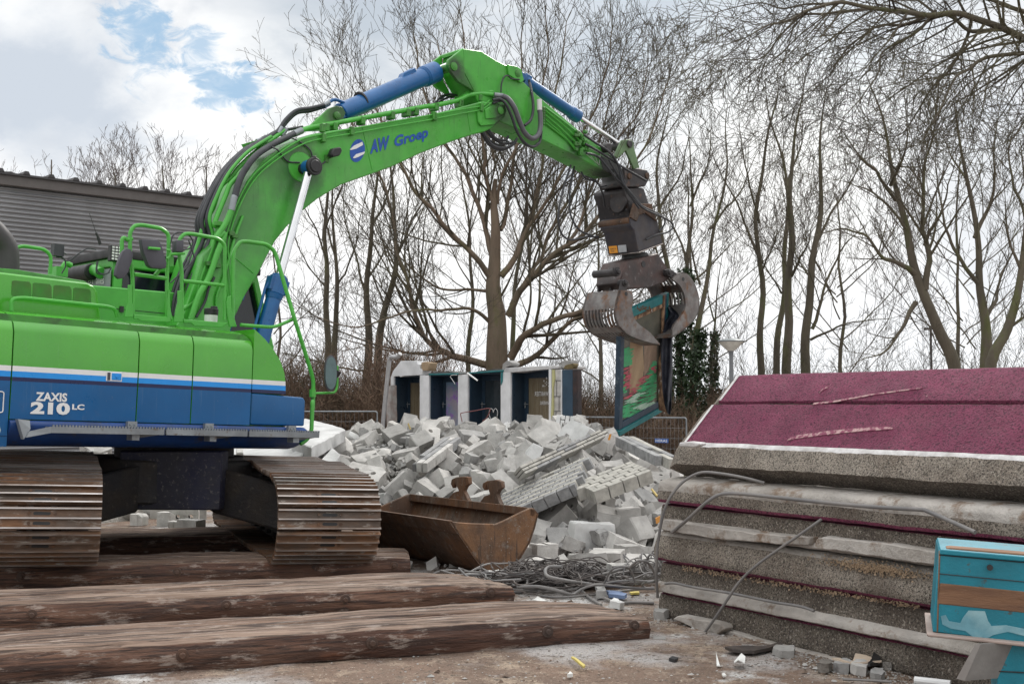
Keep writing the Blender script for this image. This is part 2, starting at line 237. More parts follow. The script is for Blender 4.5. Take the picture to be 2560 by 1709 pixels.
# ---------------------------------------------------------------- mesh building
COL = scene.collection
def tag(o, label=None, cat=None, group=None, kind=None):
    for k, v in (('label', label), ('category', cat), ('group', group), ('kind', kind)):
        if v: o[k] = v
    return o
def empty(name, loc, label=None, cat=None, group=None, rz=0.0):
    o = bpy.data.objects.new(name, None); COL.objects.link(o); o.location = loc; o.rotation_euler = (0, 0, rz)
    o.empty_display_size = 0.2
    return tag(o, label, cat, group)
def wloc(o):
    p = V((0, 0, 0))
    while o: p += o.location; o = o.parent
    return p
class MB:
    def __init__(s): s.v = []; s.f = []; s.m = []
    def add(s, vs, fs, mi=0):
        b = len(s.v); s.v += [V(x) for x in vs]; s.f += [tuple(i + b for i in f) for f in fs]; s.m += [mi] * len(fs); return s
    def prism(s, pts, vec, mi=0, mc=None):
        n = len(pts); vec = V(vec); vs = [V(p) for p in pts] + [V(p) + vec for p in pts]
        s.add(vs, [(i, (i + 1) % n, n + (i + 1) % n, n + i) for i in range(n)], mi)
        b = len(s.v) - 2 * n
        s.f += [tuple(b + i for i in reversed(range(n))), tuple(b + n + i for i in range(n))]
        s.m += [mi if mc is None else mc] * 2
        return s
    def box(s, c, ex, ey, ez, mi=0):              # half-axis vectors
        c, ex, ey, ez = V(c), V(ex), V(ey), V(ez)
        vs = [c + ex * a + ey * b + ez * d for d in (-1, 1) for a, b in ((-1, -1), (1, -1), (1, 1), (-1, 1))]
        return s.add(vs, [(3, 2, 1, 0), (4, 5, 6, 7), (0, 1, 5, 4), (1, 2, 6, 5), (2, 3, 7, 6), (3, 0, 4, 7)], mi)
    def abox(s, x0, x1, y0, y1, z0, z1_, mi=0):
        return s.box(((x0 + x1) / 2, (y0 + y1) / 2, (z0 + z1_) / 2), ((x1 - x0) / 2, 0, 0), (0, (y1 - y0) / 2, 0), (0, 0, (z1_ - z0) / 2), mi)
    def tube(s, path, r, n=8, mi=0, cap=True, up=None):
        pts = [V(p) for p in path]; L = len(pts)
        rs = r if isinstance(r, (list, tuple)) else [r] * L
        b0 = len(s.v); t = (pts[1] - pts[0]).normalized()
        ref = up or (V((0, 0, 1)) if abs(t.z) < 0.9 else V((1, 0, 0)))
        a = t.cross(ref).normalized()
        for i in range(L):
            if i == 0: t = pts[1] - pts[0]
            elif i == L - 1: t = pts[-1] - pts[-2]
            else: t = pts[i + 1] - pts[i - 1]
            if t.length < 1e-9: t = V((0, 0, 1))
            t = t.normalized(); a = (a - t * a.dot(t))
            a = a.normalized() if a.length > 1e-6 else t.orthogonal().normalized()
            c = t.cross(a)
            for j in range(n):
                q = 2 * math.pi * j / n; s.v.append(pts[i] + (a * math.cos(q) + c * math.sin(q)) * rs[i])
        for i in range(L - 1):
            for j in range(n):
                k = (j + 1) % n
                s.f.append((b0 + i * n + j, b0 + i * n + k, b0 + (i + 1) * n + k, b0 + (i + 1) * n + j)); s.m.append(mi)
        if cap:
            s.f += [tuple(b0 + j for j in reversed(range(n))), tuple(b0 + (L - 1) * n + j for j in range(n))]; s.m += [mi, mi]
        return s
    def cyl(s, p, q, r, n=20, mi=0, r2=None): return s.tube([p, q], [r, r if r2 is None else r2], n, mi)
    def loft(s, rings, mi=0, cap=True, close=True):
        n = len(rings[0]); b = len(s.v)
        for rg in rings: s.v += [V(p) for p in rg]
        for i in range(len(rings) - 1):
            for j in range(n if close else n - 1):
                k = (j + 1) % n; s.f.append((b + i * n + j, b + i * n + k, b + (i + 1) * n + k, b + (i + 1) * n + j))
                s.m.append(mi[j] if isinstance(mi, (list, tuple)) else mi)
        if cap:
            s.f += [tuple(b + j for j in reversed(range(n))), tuple(b + (len(rings) - 1) * n + j for j in range(n))]
            s.m += [mi[0] if isinstance(mi, (list, tuple)) else mi] * 2
        return s
    def build(s, name, mats, parent=None, bevel=0.0, smooth=35, rough=0.0, recalc=True, origin=None, seg=1, sub=0.0):
        if not isinstance(mats, (list, tuple)): mats = [mats]
        if origin is None:
            lo = V([min(p[i] for p in s.v) for i in range(3)]); hi = V([max(p[i] for p in s.v) for i in range(3)])
            origin = (lo + hi) / 2
            if parent is None: origin.z = lo.z
        origin = V(origin)
        me = bpy.data.meshes.new(name); me.from_pydata([p - origin for p in s.v], [], s.f)
        me.polygons.foreach_set('material_index', s.m)
        for m in mats: me.materials.append(m)
        if recalc or bevel or rough:
            bm = bmesh.new(); bm.from_mesh(me)
            if recalc: bmesh.ops.recalc_face_normals(bm, faces=bm.faces)
            if bevel:
                es = [e for e in bm.edges if len(e.link_faces) == 2 and e.calc_face_angle(0) > 0.45]
                bmesh.ops.bevel(bm, geom=es, offset=bevel, segments=seg, profile=0.6, affect='EDGES', clamp_overlap=True)
            if sub:
                bmesh.ops.triangulate(bm, faces=[f for f in bm.faces if len(f.verts) > 4])
                for _ in range(6):
                    es = [e for e in bm.edges if e.calc_length() > sub]
                    if not es: break
                    bmesh.ops.subdivide_edges(bm, edges=es, cuts=1, use_grid_fill=True)
                bmesh.ops.triangulate(bm, faces=[f for f in bm.faces if len(f.verts) > 4])
            if rough:
                off = V((random.random() * 50, random.random() * 50, 0))
                for v in bm.verts:
                    v.co += noise.noise_vector((v.co + off) * 6) * rough + noise.noise_vector((v.co + off) * 22) * rough * 0.45
            bm.to_mesh(me); bm.free()
        if smooth:
            me.polygons.foreach_set('use_smooth', [True] * len(me.polygons)); me.set_sharp_from_angle(angle=R(smooth))
        o = bpy.data.objects.new(name, me); COL.objects.link(o)
        if parent: o.parent = parent; o.location = origin - wloc(parent)
        else: o.location = origin
        return o
def crom(pts, n=6):
    pts = [V(p) for p in pts]; q = [pts[0] * 2 - pts[1]] + pts + [pts[-1] * 2 - pts[-2]]; out_ = []
    for i in range(1, len(q) - 2):
        p0, p1, p2, p3 = q[i - 1], q[i], q[i + 1], q[i + 2]
        for j in range(n):
            t = j / n
            out_.append(0.5 * ((2 * p1) + (p2 - p0) * t + (2 * p0 - 5 * p1 + 4 * p2 - p3) * t * t + (3 * p1 - p0 - 3 * p2 + p3) * t ** 3))
    out_.append(pts[-1]); return out_
def rounded(pts, r=0.08, n=4):                 # polyline with rounded corners
    pts = [V(p) for p in pts]; out_ = [pts[0]]
    for i in range(1, len(pts) - 1):
        a, b, c = pts[i - 1], pts[i], pts[i + 1]; d1 = (a - b); d2 = (c - b); rr = min(r, d1.length * 0.45, d2.length * 0.45)
        p, q = b + d1.normalized() * rr, b + d2.normalized() * rr
        for j in range(n + 1):
            t = j / n; out_.append(p * (1 - t) ** 2 + b * 2 * t * (1 - t) + q * t * t)
    out_.append(pts[-1]); return out_
def copy_tree(o, parent=None):
    c = o.copy(); COL.objects.link(c); c.parent = parent
    for ch in list(o.children): copy_tree(ch, c)
    return c
def text(body, o, du, dv, width, height, m, name, parent, bold=0.012, mirror=False, thick=0.001):
    """flat lettering fitted into width x height from the origin corner o, along du and dv"""
    cu = bpy.data.curves.new(name, 'FONT'); cu.body = body; cu.offset = bold; cu.size = 1.0; cu.resolution_u = 3
    tmp = bpy.data.objects.new(name, cu); COL.objects.link(tmp); bpy.context.view_layer.update()
    me = bpy.data.meshes.new_from_object(tmp.evaluated_get(bpy.context.evaluated_depsgraph_get()))
    bpy.data.objects.remove(tmp)
    xs = [v.co.x for v in me.vertices]; ys = [v.co.y for v in me.vertices]
    x0, x1, y0, y1 = min(xs), max(xs), min(ys), max(ys)
    o, du, dv = V(o), V(du).normalized(), V(dv).normalized(); c = o + du * width / 2 + dv * height / 2
    for v in me.vertices:
        a = (v.co.x - x0) / (x1 - x0); b = (v.co.y - y0) / (y1 - y0)
        if mirror: a = 1 - a
        v.co = o + du * (a * width) + dv * (b * height) - c
    me.materials.append(m); ob = bpy.data.objects.new(name, me); COL.objects.link(ob); ob.parent = parent
    ob.location = c - (wloc(parent) if parent else V((0, 0, 0))); return ob
# ================================================================ THE SETTING
def ground_z(x, y):
    t = max(0.0, min(1.0, (y - 24) / 10)); return -0.55 * t * t * (3 - 2 * t)
def build_ground():
    def gext(t, c, tcc, mix, rng, nz, tcx):
        c = mix(rng(nz(0.9, 5), 0.50, 0.60), c, (0.36, 0.34, 0.33))
        c = mix(rng(nz(0.8, 9, 0.7), 0.53, 0.60), c, (0.52, 0.51, 0.50))
        c = mix(rng(nz(7, 6, 0.7), 0.58, 0.66), c, (0.10, 0.075, 0.06))
        c = mix(rng(nz(55, 3), 0.63, 0.70), c, (0.50, 0.44, 0.36))
        c = mix(rng(nz(32, 4), 0.58, 0.66), c, (0.06, 0.045, 0.035))
        c = mix(rng(nz(90, 3), 0.54, 0.62, 0, .55), c, (0.07, 0.05, 0.038))
        c = mix(rng(nz(48, 5, .75), 0.62, 0.68, 0, .7), c, (0.44, 0.38, 0.31))
        return c
    m = mat('dusty site ground', (0.195, 0.130, 0.095), 0.95, c2=(0.13, 0.088, 0.066), s1=1.1, c3=(0.36, 0.28, 0.21), s3=3.5, lo3=0.5, hi3=0.62, bump=1.0, bs=22, bd=0.03, extra=gext)
    vs, fs = [], []
    xs = [-200, -80, -40, -20, -12] + [-8 + i * 0.22 for i in range(int(18 / .22))] + [10, 14, 20, 40, 80, 200]
    ys = [-30, -5, 2, 4] + [5.5 + i * 0.16 for i in range(int(13 / .16))] + [18.6, 20, 22, 24, 26, 28, 30, 32, 34, 37, 42, 60, 120, 400]
    for y in ys:
        for x in xs:
            z = ground_z(x, y)
            if 5 < y < 19 and -9 < x < 10: z += noise.noise(V((x * .9, y * .9, 0))) * 0.02 + noise.noise(V((x * 4, y * 4, 3))) * 0.012
            vs.append(V((x, y, z)))
    w = len(xs)
    for j in range(len(ys) - 1):
        for i in range(w - 1): fs.append((j * w + i, j * w + i + 1, (j + 1) * w + i + 1, (j + 1) * w + i))
    mb = MB(); mb.add(vs, fs); o = mb.build('ground', m, origin=(0, 0, 0), smooth=60); o['kind'] = 'structure'
    # grassy bank behind the fence
    def bext(t, c, tcc, mix, rng, nz, tcx): return mix(rng(nz(6, 8, .7), 0.45, 0.6), c, (0.09, 0.075, 0.04))
    mg = mat('bank grass', (0.030, 0.052, 0.018), 0.95, c2=(0.05, 0.06, 0.022), s1=1.5, bump=1.0, bs=18, bd=0.12, extra=bext)
    vs, fs = [], []
    nx, ny = 150, 24
    for j in range(ny):
        for i in range(nx):
            x = -45 + i * 0.75; y = 33.5 + j * 0.6; t = min(1, j / 7)
            z = -0.56 + 0.95 * t * t * (3 - 2 * t) + noise.noise(V((x * .3, y * .3, 5))) * 0.22 * t + noise.noise(V((x * 2, y * 2, 9))) * 0.07
            if j == ny - 1 or j == 0: z = -0.9
            vs.append(V((x, y, z)))
    for j in range(ny - 1):
        for i in range(nx - 1): fs.append((j * nx + i, j * nx + i + 1, (j + 1) * nx + i + 1, (j + 1) * nx + i))
    mb = MB(); mb.add(vs, fs); o = mb.build('grass_bank', mg, smooth=60); o['kind'] = 'structure'
build_ground()

# ---------------------------------------------------------------- shed on the left
def build_shed():
    S = Plane(gz(0, 1010 + 1e-3, 1.5) if False else (at(0, 1010, 20).x, 20), R(41))
    a0 = -6.0; a1 = (S(560, 600) - S.o).dot(S.u)
    ztop = S(250, 466).z
    root = empty('shed', S.pt(a1, 0), 'low shed with dark grey corrugated metal walls standing behind the excavator', 'shed')
    mb = MB(); prof = []; z = 0.0; pitch = 0.078
    while z < ztop - 0.20:
        for k in range(6):
            q = 2 * math.pi * k / 6; prof.append((0.017 * math.cos(q), z + pitch * k / 6))
        z += pitch
    prof.append((0.028, ztop - 0.20))
    ringA = [S.pt(a0, z_, w) for w, z_ in prof]; ringB = [S.pt(a1, z_, w) for w, z_ in prof]
    mb.loft([ringA, ringB], cap=False, close=False)
    mb.build('wall', CLAD, root, smooth=70)
    mb = MB(); mb.prism([S.pt(a0, -.6, -.1), S.pt(a1, -.6, -.1), S.pt(a1, ztop - .2, -.1), S.pt(a0, ztop - .2, -.1)], -S.n * 9)
    mb.build('building_body', CLAD, root)
    mb = MB(); mb.box(S.pt((a0 + a1) / 2, ztop - .10, .02), S.u * ((a1 - a0) / 2 + .05), S.n * .09, V((0, 0, .09)))
    mb.build('fascia', mat('brown fascia', (0.10, 0.088, 0.085), 0.5, bump=0.05), root, bevel=.01)
    mb = MB(); mb.box(S.pt((a0 + a1) / 2, ztop + .0, -.1), S.u * ((a1 - a0) / 2 + .1), S.n * .26, V((0, 0, .018)))
    a = a0
    while a < a1:
        mb.prism([S.pt(a - .06, ztop + .02, .17), S.pt(a - .03, ztop + .075, .17), S.pt(a + .03, ztop + .075, .17), S.pt(a + .06, ztop + .02, .17)], -S.n * 1.2); a += 0.42
    mb.build('roof_edge', ROOFT, root, smooth=None)
    p = S(16, 446, -.6)
    mb = MB(); mb.abox(-.14, .14, -.12, .12, -.4, .1); o = mb.build('vent', ROOFT, root, origin=(0, 0, 0), bevel=.01); o.location = p - wloc(root)
build_shed()

# ---------------------------------------------------------------- temporary fences
def fence(x0, yA, x1, yB, px0, px1, label, signpx=None):
    A, B_ = at(px0, 1010, yA), at(px1, 1010, yB); d = V((B_.x - A.x, B_.y - A.y, 0)); L = d.length; d.normalize()
    zt = at(px0, x0, yA).z; zt2 = at(px1, x1, yB).z; zb = zt - 2.0
    root = empty('fence', (A.x, A.y, zb), label, 'fence', 'steel mesh fence panels behind the rubble')
    n = max(1, round(L / 3.4)); st = L / n; up = V((0, 0, 1))
    for i in range(n):
        a = V((A.x, A.y, 0)) + d * (i * st + .05); b = V((A.x, A.y, 0)) + d * ((i + 1) * st - .05)
        zz = zt + (zt2 - zt) * i / max(1, n)
        mb = MB(); fr = rounded([a + up * zb, a + up * zz, b + up * zz, b + up * zb], .06)
        mb.tube(fr, .021, 6); mb.tube([a + up * (zb + .15), b + up * (zb + .15)], .015, 5)
        fp = mb.build('panel_frame', GALV, root)
        mb = MB(); q = a + d * .1
        while (q - a).length < (b - a).length:
            mb.tube([q + up * zb, q + up * zz], .0022, 3, cap=False); q = q + d * .11
        z = zb + .25
        while z < zz: mb.tube([a + up * z, b + up * z], .003, 3, cap=False); z += .25
        mb.build('wire_mesh', GALV, fp, smooth=None)
        if signpx and i == n - 1:
            P = Plane(A, math.atan2(d.y, d.x)); c = P(*signpx, .03)
            mb = MB(); mb.box(c, d * .19, P.n * .004, V((0, 0, .05))); sg = mb.build('sign', mat('sign blue', (0.03, 0.12, 0.42), 0.5, bump=0), root)
            text('HERAS', c - d * .165 - V((0, 0, .032)) + P.n * .0065, d, up, .33, .064, WHITEP, 'lettering', sg, bold=.02)
    pm = MB()
    pm.abox(-.3, .3, -.11, .11, 0, .13)
    for i in range(n + 1):
        c = V((A.x, A.y, zb)) + d * (i * st)
        mb = MB(); mb.box(c + up * .06, d * .12, d.cross(up) * .35, up * .07); mb.build('concrete_foot', BLOCKG, root, bevel=.02)
fence(1028, 30, 1028, 30, 640, 948, 'wire mesh fence left of the ruined white wall, in front of brown hedge')
fence(1042, 31, 1050, 29, 1440, 1720, 'wire mesh fence with small blue sign, right of the ruined wall', (1654, 1101))
fence(1046, 33, 1046, 33, -250, 560, 'wire mesh fence seen under the body of the excavator')

# ---------------------------------------------------------------- park lamp
def build_lamp():
    Y = 30; b = at(1829, 1010, Y); zt = at(1829, 843, Y).z; zb = -0.5; s = Y / FP
    root = empty('street_lamp', (b.x, b.y, zb), 'park lamp post with white bowl shaped lamp behind the purple slabs', 'street lamp')
    c = V((b.x, b.y, 0)); up = V((0, 0, 1))
    mb = MB(); mb.tube([c + up * zb, c + up * (zt - .38)], [.075, .05], 12); mb.tube([c + up * (zt - .46), c + up * (zt - .30)], [.05, .075], 12)
    mb.build('post', mat('lamp grey', (0.16, 0.17, 0.18), 0.5), root)
    def lathe(name, pr, m):
        mb = MB(); mb.loft([[c + V((r * math.cos(q * math.pi / 12), r * math.sin(q * math.pi / 12), zt + z)) for q in range(24)] for r, z in pr]); return mb.build(name, m, root)
    lathe('lamp_bowl', [(.09, -.34), (.12, -.31), (.22, -.22), (.29, -.14), (.31, -.115)], mat('milky lamp bowl', (0.62, 0.62, 0.58), 0.3, bump=0))
    lathe('lamp_lid', [(.33, -.113), (.335, -.09), (.30, -.07), (.16, -.035), (.05, -.02), (.01, 0)], mat('lamp lid', (0.17, 0.19, 0.20), 0.5))
build_lamp()
# thin distant pole
c = at(2330, 1010, 60); mb = MB(); mb.tube([V((c.x, c.y, -1)), V((c.x, c.y, at(2330, 815, 60).z))], .06, 8); q = at(2330, 822, 60)
mb.tube([q, at(2310, 822, 60), at(2355, 820, 60)], .07, 6)
tag(mb.build('street_lamp', ROOFT), 'thin dark lamp mast far off between the bare trees on the right', 'street lamp')
# ================================================================ EXCAVATOR
C0 = V((-3.5, 12.5, 0)); B = Plane(C0, R(45)); TH = R(2)
BU = B.u * math.cos(TH) - V((0, 0, math.sin(TH))); BH = B.u * math.sin(TH) + V((0, 0, math.cos(TH))); BN = B.n.copy()
def bp(a, h, w): return C0 + BU * a + BH * h + BN * w
def ppx(conv_, pts, w): return [B(*conv_(x, y), w) for x, y in pts]
def pp(pts, w): return [B(x, y, w) for x, y in pts]
EX = empty('excavator', (C0.x, C0.y, 0.2), 'large green and blue tracked excavator with raised boom and sorting grapple', 'excavator')
# ---- body side panels: one cross-section, stripes as bands of it
BAND = [GREENP, WHITEP, LBLUE, NAVY, BLUEP]
def side_profile(hl=1.40):
    # (h, w, material of the band below this point), from inner top to bottom
    pr = [(2.325, .75), (2.318, 1.02), (2.295, 1.14), (2.25, 1.255), (2.194, 1.325), (2.12, 1.352), (1.839, 1.356), (1.795, 1.356), (1.747, 1.356), (1.713, 1.356), (hl, 1.35)]
    return pr
PM = [0, 0, 0, 0, 0, 0, 1, 2, 3, 4]
def panel(name, a0, a1, top=None, hl=1.40, label=None):
    pr = side_profile(hl); mb = MB(); th = .03
    outer = lambda a: [bp(a, h, w) for h, w in pr]
    inner = lambda a: [bp(a, h - (th if i < 5 else 0), w - (th if i >= 3 else 0)) for i, (h, w) in enumerate(pr)]
    rgs = []
    na = max(2, int((a1 - a0) / .12))
    for j in range(na + 1):
        a = a0 + (a1 - a0) * j / na; rgs.append(outer(a) + list(reversed(inner(a))))
    n = len(pr); mats = PM + [4] + [4] * (n - 1) + [0]
    mb.loft(rgs, mi=mats); o = mb.build(name, BAND, EX, smooth=40); 
    if label: o['label'] = label
    return o
p1 = panel('engine_door', -2.325, -1.206)
p2 = panel('side_door', -1.194, -.663)
p3 = panel('side_door', -.651, -.02)
pc = panel('counterweight', -3.05, -2.337, hl=1.17)
# front rounded fuel-tank panel
mb = MB()
fr = [(-.008, 2.325), (.03, 2.30), (.12, 2.235), (.22, 2.14), (.30, 2.04), (.352, 1.93), (.37, 1.839), (.374, 1.795), (.377, 1.747), (.38, 1.713)]
bands = [0] * 6 + [1, 2, 3]
def frontband(i0, i1, mi):
    pts = [(-.008, fr[i0][1])] + [(a, h) for a, h in fr[i0:i1 + 1]] + [(-.008, fr[i1][1])]
    if i0 == 0: pts = pts[1:]
    mb.prism([bp(a, h, 1.352) for a, h in pts], -BN * .75, mi)
frontband(0, 6, 0); frontband(6, 7, 1); frontband(7, 8, 2); frontband(8, 9, 3)
mb.build('front_cover', BAND, EX, smooth=30)
mb = MB(); mb.prism([bp(a, h, 1.352) for a, h in [(-.008, 1.71), (.59, 1.69), (.62, 1.66), (.618, 1.404), (-.008, 1.404)]], -BN * .75)
nb = mb.build('tool_box', BLUEP, EX, bevel=.025, seg=3)
# belt and belly
pr = [(1.392, 1.30), (1.39, 1.365), (1.375, 1.385), (1.345, 1.39), (1.30, 1.37), (1.24, 1.31), (1.19, 1.22), (1.17, 1.10), (1.17, .7), (1.39, .7)]
mb = MB(); mb.loft([[bp(a, h, w) for h, w in pr] for a in (-2.33, -1.6, -.9, -.2, .45, .60)] + [[bp(.66, 1.28 + (h - 1.28) * .75, .7 + (w - .7) * .97) for h, w in pr]])
mb.build('belly_skirt', BLUEDIRT, EX, smooth=50)
# main frame, deck and interior mass
mb = MB(); mb.prism([bp(a, h, 1.30) for a, h in [(-2.9, 1.25), (.4, 1.25), (.4, 1.6), (.2, 2.1), (-.1, 2.27), (-2.9, 2.27)]], -BN * 1.62)
mb.prism([bp(a, h, -.28) for a, h in [(-2.9, 1.25), (1.3, 1.25), (1.5, 1.45), (1.3, 1.52), (-.7, 1.52), (-.75, 2.2), (-2.9, 2.2)]], -BN * 1.05)
mb.build('main_frame', GREEND, EX)
mb = MB(); mb.prism([bp(-3.1, 1.26, 1.357), bp(-2.337, 1.26, 1.357), bp(-2.337, 1.17, 1.22), bp(-3.1, 1.17, 1.22)], -BN * 2.6)
mb.build('counterweight_base', BLUEDIRT, EX)
# white moulding with blue swoosh at the left edge
mb = MB(); cc = bp(-2.60, 1.305, 1.30); ring = []
for q in range(7):
    s = math.sin(q / 6 * math.pi * .5); c = math.cos(q / 6 * math.pi * .5)
    ring.append([cc + BN * (.10 * s) + BU * (.245 * max(.05, c) * math.cos(t * math.pi / 10)) + BH * (.125 * max(.05, c) * math.sin(t * math.pi / 10)) for t in range(20)])
mb.loft(ring); wm = mb.build('corner_guard', WHITEP, EX, smooth=60)
mb = MB(); mb.tube(crom([cc + BN * .09 + BU * .10 + BH * .055, cc + BN * .105 + BU * .02 + BH * .04, cc + BN * .108 - BU * .08 + BH * .03], 4), .018, 8); mb.build('blue_stripe', LBLUE, wm)
# badge outline at the very left
mb = MB(); lp = rounded([bp(-2.52, 1.62, 1.3585), bp(-2.385, 1.62, 1.3585), bp(-2.385, 1.45, 1.3585), bp(-2.52, 1.45, 1.3585)], .02)
mb.tube(lp, .005, 4); mb.build('badge', WHITEP, pc)
# lettering
u1 = B(*z2(232, 265), 1.3575); u2 = B(*z2(437, 265), 1.3575)
text('ZAXIS', u1, BU, BH, (u2 - u1).length, .075, WHITEP, 'lettering', p1, bold=.035)
u1 = B(*z2(197, 350), 1.3575); u2 = B(*z2(455, 350), 1.3575)
text('210', u1, BU, BH, (u2 - u1).length, .104, WHITEP, 'lettering', p1, bold=.05)
u1 = B(*z2(470, 322), 1.3575); u2 = B(*z2(550, 322), 1.3575)
text('LC', u1, BU, BH, (u2 - u1).length, .048, WHITEP, 'lettering', p1, bold=.04)
# latch
lc = B(*z2(745, 107), 1.36)
mb = MB(); mb.box(lc, BU * .075, BN * .004, BH * .042); lt = mb.build('latch', WHITEP, p1, bevel=.004)
mb = MB(); mb.box(lc + BU * .02, BU * .045, BN * .010, BH * .030); mb.cyl(lc + BU * .02, lc + BU * .02 + BN * .018, .013, 12); mb.build('handle', LBLUE, lt, bevel=.003)
mb = MB(); mb.box(lc - BU * .052, BU * .014, BN * .0065, BH * .034); mb.build('recess', GREYPL, lt)
# walkway step along the skirt
mb = MB()
for a0, a1 in ((-2.05, -1.02), (-1.0, -.16), (-.14, .665)):
    mb.box(bp((a0 + a1) / 2, 1.318, 1.53), BU * ((a1 - a0) / 2), BN * .012, BH * .026)
    mb.box(bp((a0 + a1) / 2, 1.338, 1.47), BU * ((a1 - a0) / 2), BN * .055, BH * .005)
    a = a0 + .02
    while a < a1: mb.box(bp(a, 1.352, 1.53), BU * .007, BN * .008, BH * .008); a += .028
mb.prism([bp(-2.05, 1.344, 1.54), bp(-2.05, 1.292, 1.54), bp(-2.24, 1.25, 1.50), bp(-2.22, 1.30, 1.50)], -BN * .02)
mb.prism([bp(-2.30, 1.40, 1.40), bp(-2.20, 1.39, 1.40), bp(-2.20, 1.32, 1.42), bp(-2.25, 1.235, 1.42)], BN * .06)
st = mb.build('side_step', GALV, EX, smooth=None)
for a in (-1.27, -.50, .42):
    mb = MB(); mb.box(bp(a, 1.378, 1.41), BU * .045, BN * .02, BH * .028); mb.box(bp(a, 1.27, 1.45), BU * .035, BN * .05, BH * .03)
    mb.prism([bp(a, 1.29, 1.48), bp(a + .22, 1.292, 1.50), bp(a, 1.25, 1.42)], BN * .01)
    for s in (-1, 1): mb.cyl(bp(a + s * .02, 1.378, 1.43), bp(a + s * .02, 1.378, 1.44), .008, 8)
    mb.build('bracket', GALV, st, smooth=None)
# engine hood
def hoodprof(x): return [(h, w) for h, w in x]
mb = MB()
hp = [(-2.80, 2.30), (-2.80, 2.63), (-2.5, 2.665), (-1.50, 2.655), (-1.43, 2.635), (-1.395, 2.575), (-1.345, 2.30)]
mb.prism([bp(a, h, .90) for a, h in hp], -BN * 1.7); hood = mb.build('engine_hood', GREENP, EX, bevel=.04, seg=3)
GRL = mat('green grille', (0.035, 0.20, 0.02), 0.6, c2=(0.06, 0.14, 0.025), s1=4, bump=0.6, bs=200, bd=.004)
for x0, x1, y0, y1 in ((75, 205, 785, 893), (212, 338, 800, 905), (348, 468, 815, 918), (477, 595, 832, 932)):
    q = ppx(z1, [(x0 + 4, y0 + 5), (x0 + 16, y0), (x1 - 14, y0 + 9), (x1 - 2, y0 + 26), (x1, y1 - 2), (x1 - 6, y1 + 3), (x0 + 8, y1 - 8), (x0, y1 - 16)], .904)
    mb = MB(); mb.prism(q, -BN * .012); mb.build('grille', GRL, hood, smooth=None)
mb = MB(); mb.prism([bp(a, h, .55) for a, h in [(-2.5, 2.62), (-2.45, 2.73), (-2.0, 2.745), (-1.35, 2.71), (-1.28, 2.62)]], -BN * .6); mb.build('hood_cover', GREEND, EX, bevel=.02, seg=2)
mb = MB()
for sx in (0,):
    mb.tube(rounded(ppx(z1, [(75, 985), (72, 905), (150, 898), (700, 955), (752, 972), (765, 1025)], 1.02), .07), .017, 8)
mb.build('hood_rail', GREEN, EX)
mb = MB()
mb.tube(rounded(ppx(z1, [(98, 760), (100, 575), (150, 560), (290, 582), (332, 622), (328, 740)], .2), .07), .017, 8)
mb.build('rear_rail', GREEN, EX)
# exhaust
mb = MB(); ep = ppx(z1, [(52, 760), (50, 640), (35, 560), (-30, 470), (-90, 420)], .35); mb.tube(crom(ep, 5), .10, 16)
mb.build('exhaust_pipe', mat('exhaust steel', (0.055, 0.052, 0.055), 0.55, .3, bump=.1), EX)
# ---- cab
CW0, CW1 = -.36, -1.33
ca = lambda zx, zy, w=CW0: B(*z13(zx, zy), w)
def cabp(a, h, w): return bp(a, h, w)
mb = MB()
mb.prism([cabp(a, h, CW0 - .03) for a, h in [(-.60, 1.5), (-.60, 3.10), (1.05, 3.10), (1.30, 2.3), (1.25, 1.5)]], BN * (CW1 - CW0 + .06))
cab = mb.build('cab', GLASS, EX, bevel=.02)
mb = MB()
for a in (-.60, .42):
    mb.box(cabp(a, 2.35, CW0), BU * .055, BN * .04, BH * .80); mb.box(cabp(a, 2.35, CW1), BU * .055, BN * .04, BH * .80)
for w in (CW0, CW1):
    mb.box(cabp(.2, 3.05, w), BU * .85, BN * .04, BH * .05); mb.box(cabp(.3, 1.9, w), BU * .95, BN * .03, BH * .35)
    mb.prism([cabp(1.0, 3.1, w), cabp(1.08, 3.1, w), cabp(1.34, 2.3, w), cabp(1.28, 1.5, w), cabp(1.2, 1.5, w), cabp(1.24, 2.3, w)], BN * .04)
mb.box(cabp(-.60, 3.05, (CW0 + CW1) / 2), BU * .04, BN * .48, BH * .05); mb.box(cabp(-.60, 2.1, (CW0 + CW1) / 2), BU * .04, BN * .48, BH * .3)
mb.box(cabp(1.05, 3.05, (CW0 + CW1) / 2), BU * .04, BN * .48, BH * .05)
mb.build('cab_frame', GREEN, cab, bevel=.012)
mb = MB(); mb.box(cabp(.22, 3.14, (CW0 + CW1) / 2), BU * .90, BN * .53, BH * .045); mb.build('roof', BLACK, cab, bevel=.02, seg=2)
def on_rear(x, y, a=-.66): r = ray(*z13(x, y)); s_ = bp(a, 2, 0); t = (s_ - EYE).dot(B.u) / r.dot(B.u); return EYE + r * t
mb = MB(); mb.prism([on_rear(*p) for p in ((372, 575), (575, 548), (560, 812), (365, 790))], B.u * .006); mb.prism([on_rear(*p) for p in ((150, 600), (340, 580), (325, 700), (160, 640))], B.u * .006); bd_ = mb.build('note_board', mat('grey board', (0.22, 0.235, 0.25), .6, bump=0), cab)
b0 = on_rear(335, 712, -.668); b1 = on_rear(500, 712, -.668)
text('ert  alles', b0, (b1 - b0), BH, (b1 - b0).length, .085, WHITEP, 'lettering', bd_, bold=.0)
mb = MB(); mb.cyl(cabp(-.74, 2.96, CW0 - .26), cabp(-.74, 2.96, CW0 - .88), .085, 18); mb.build('air_filter', BLACK, EX, bevel=.01)
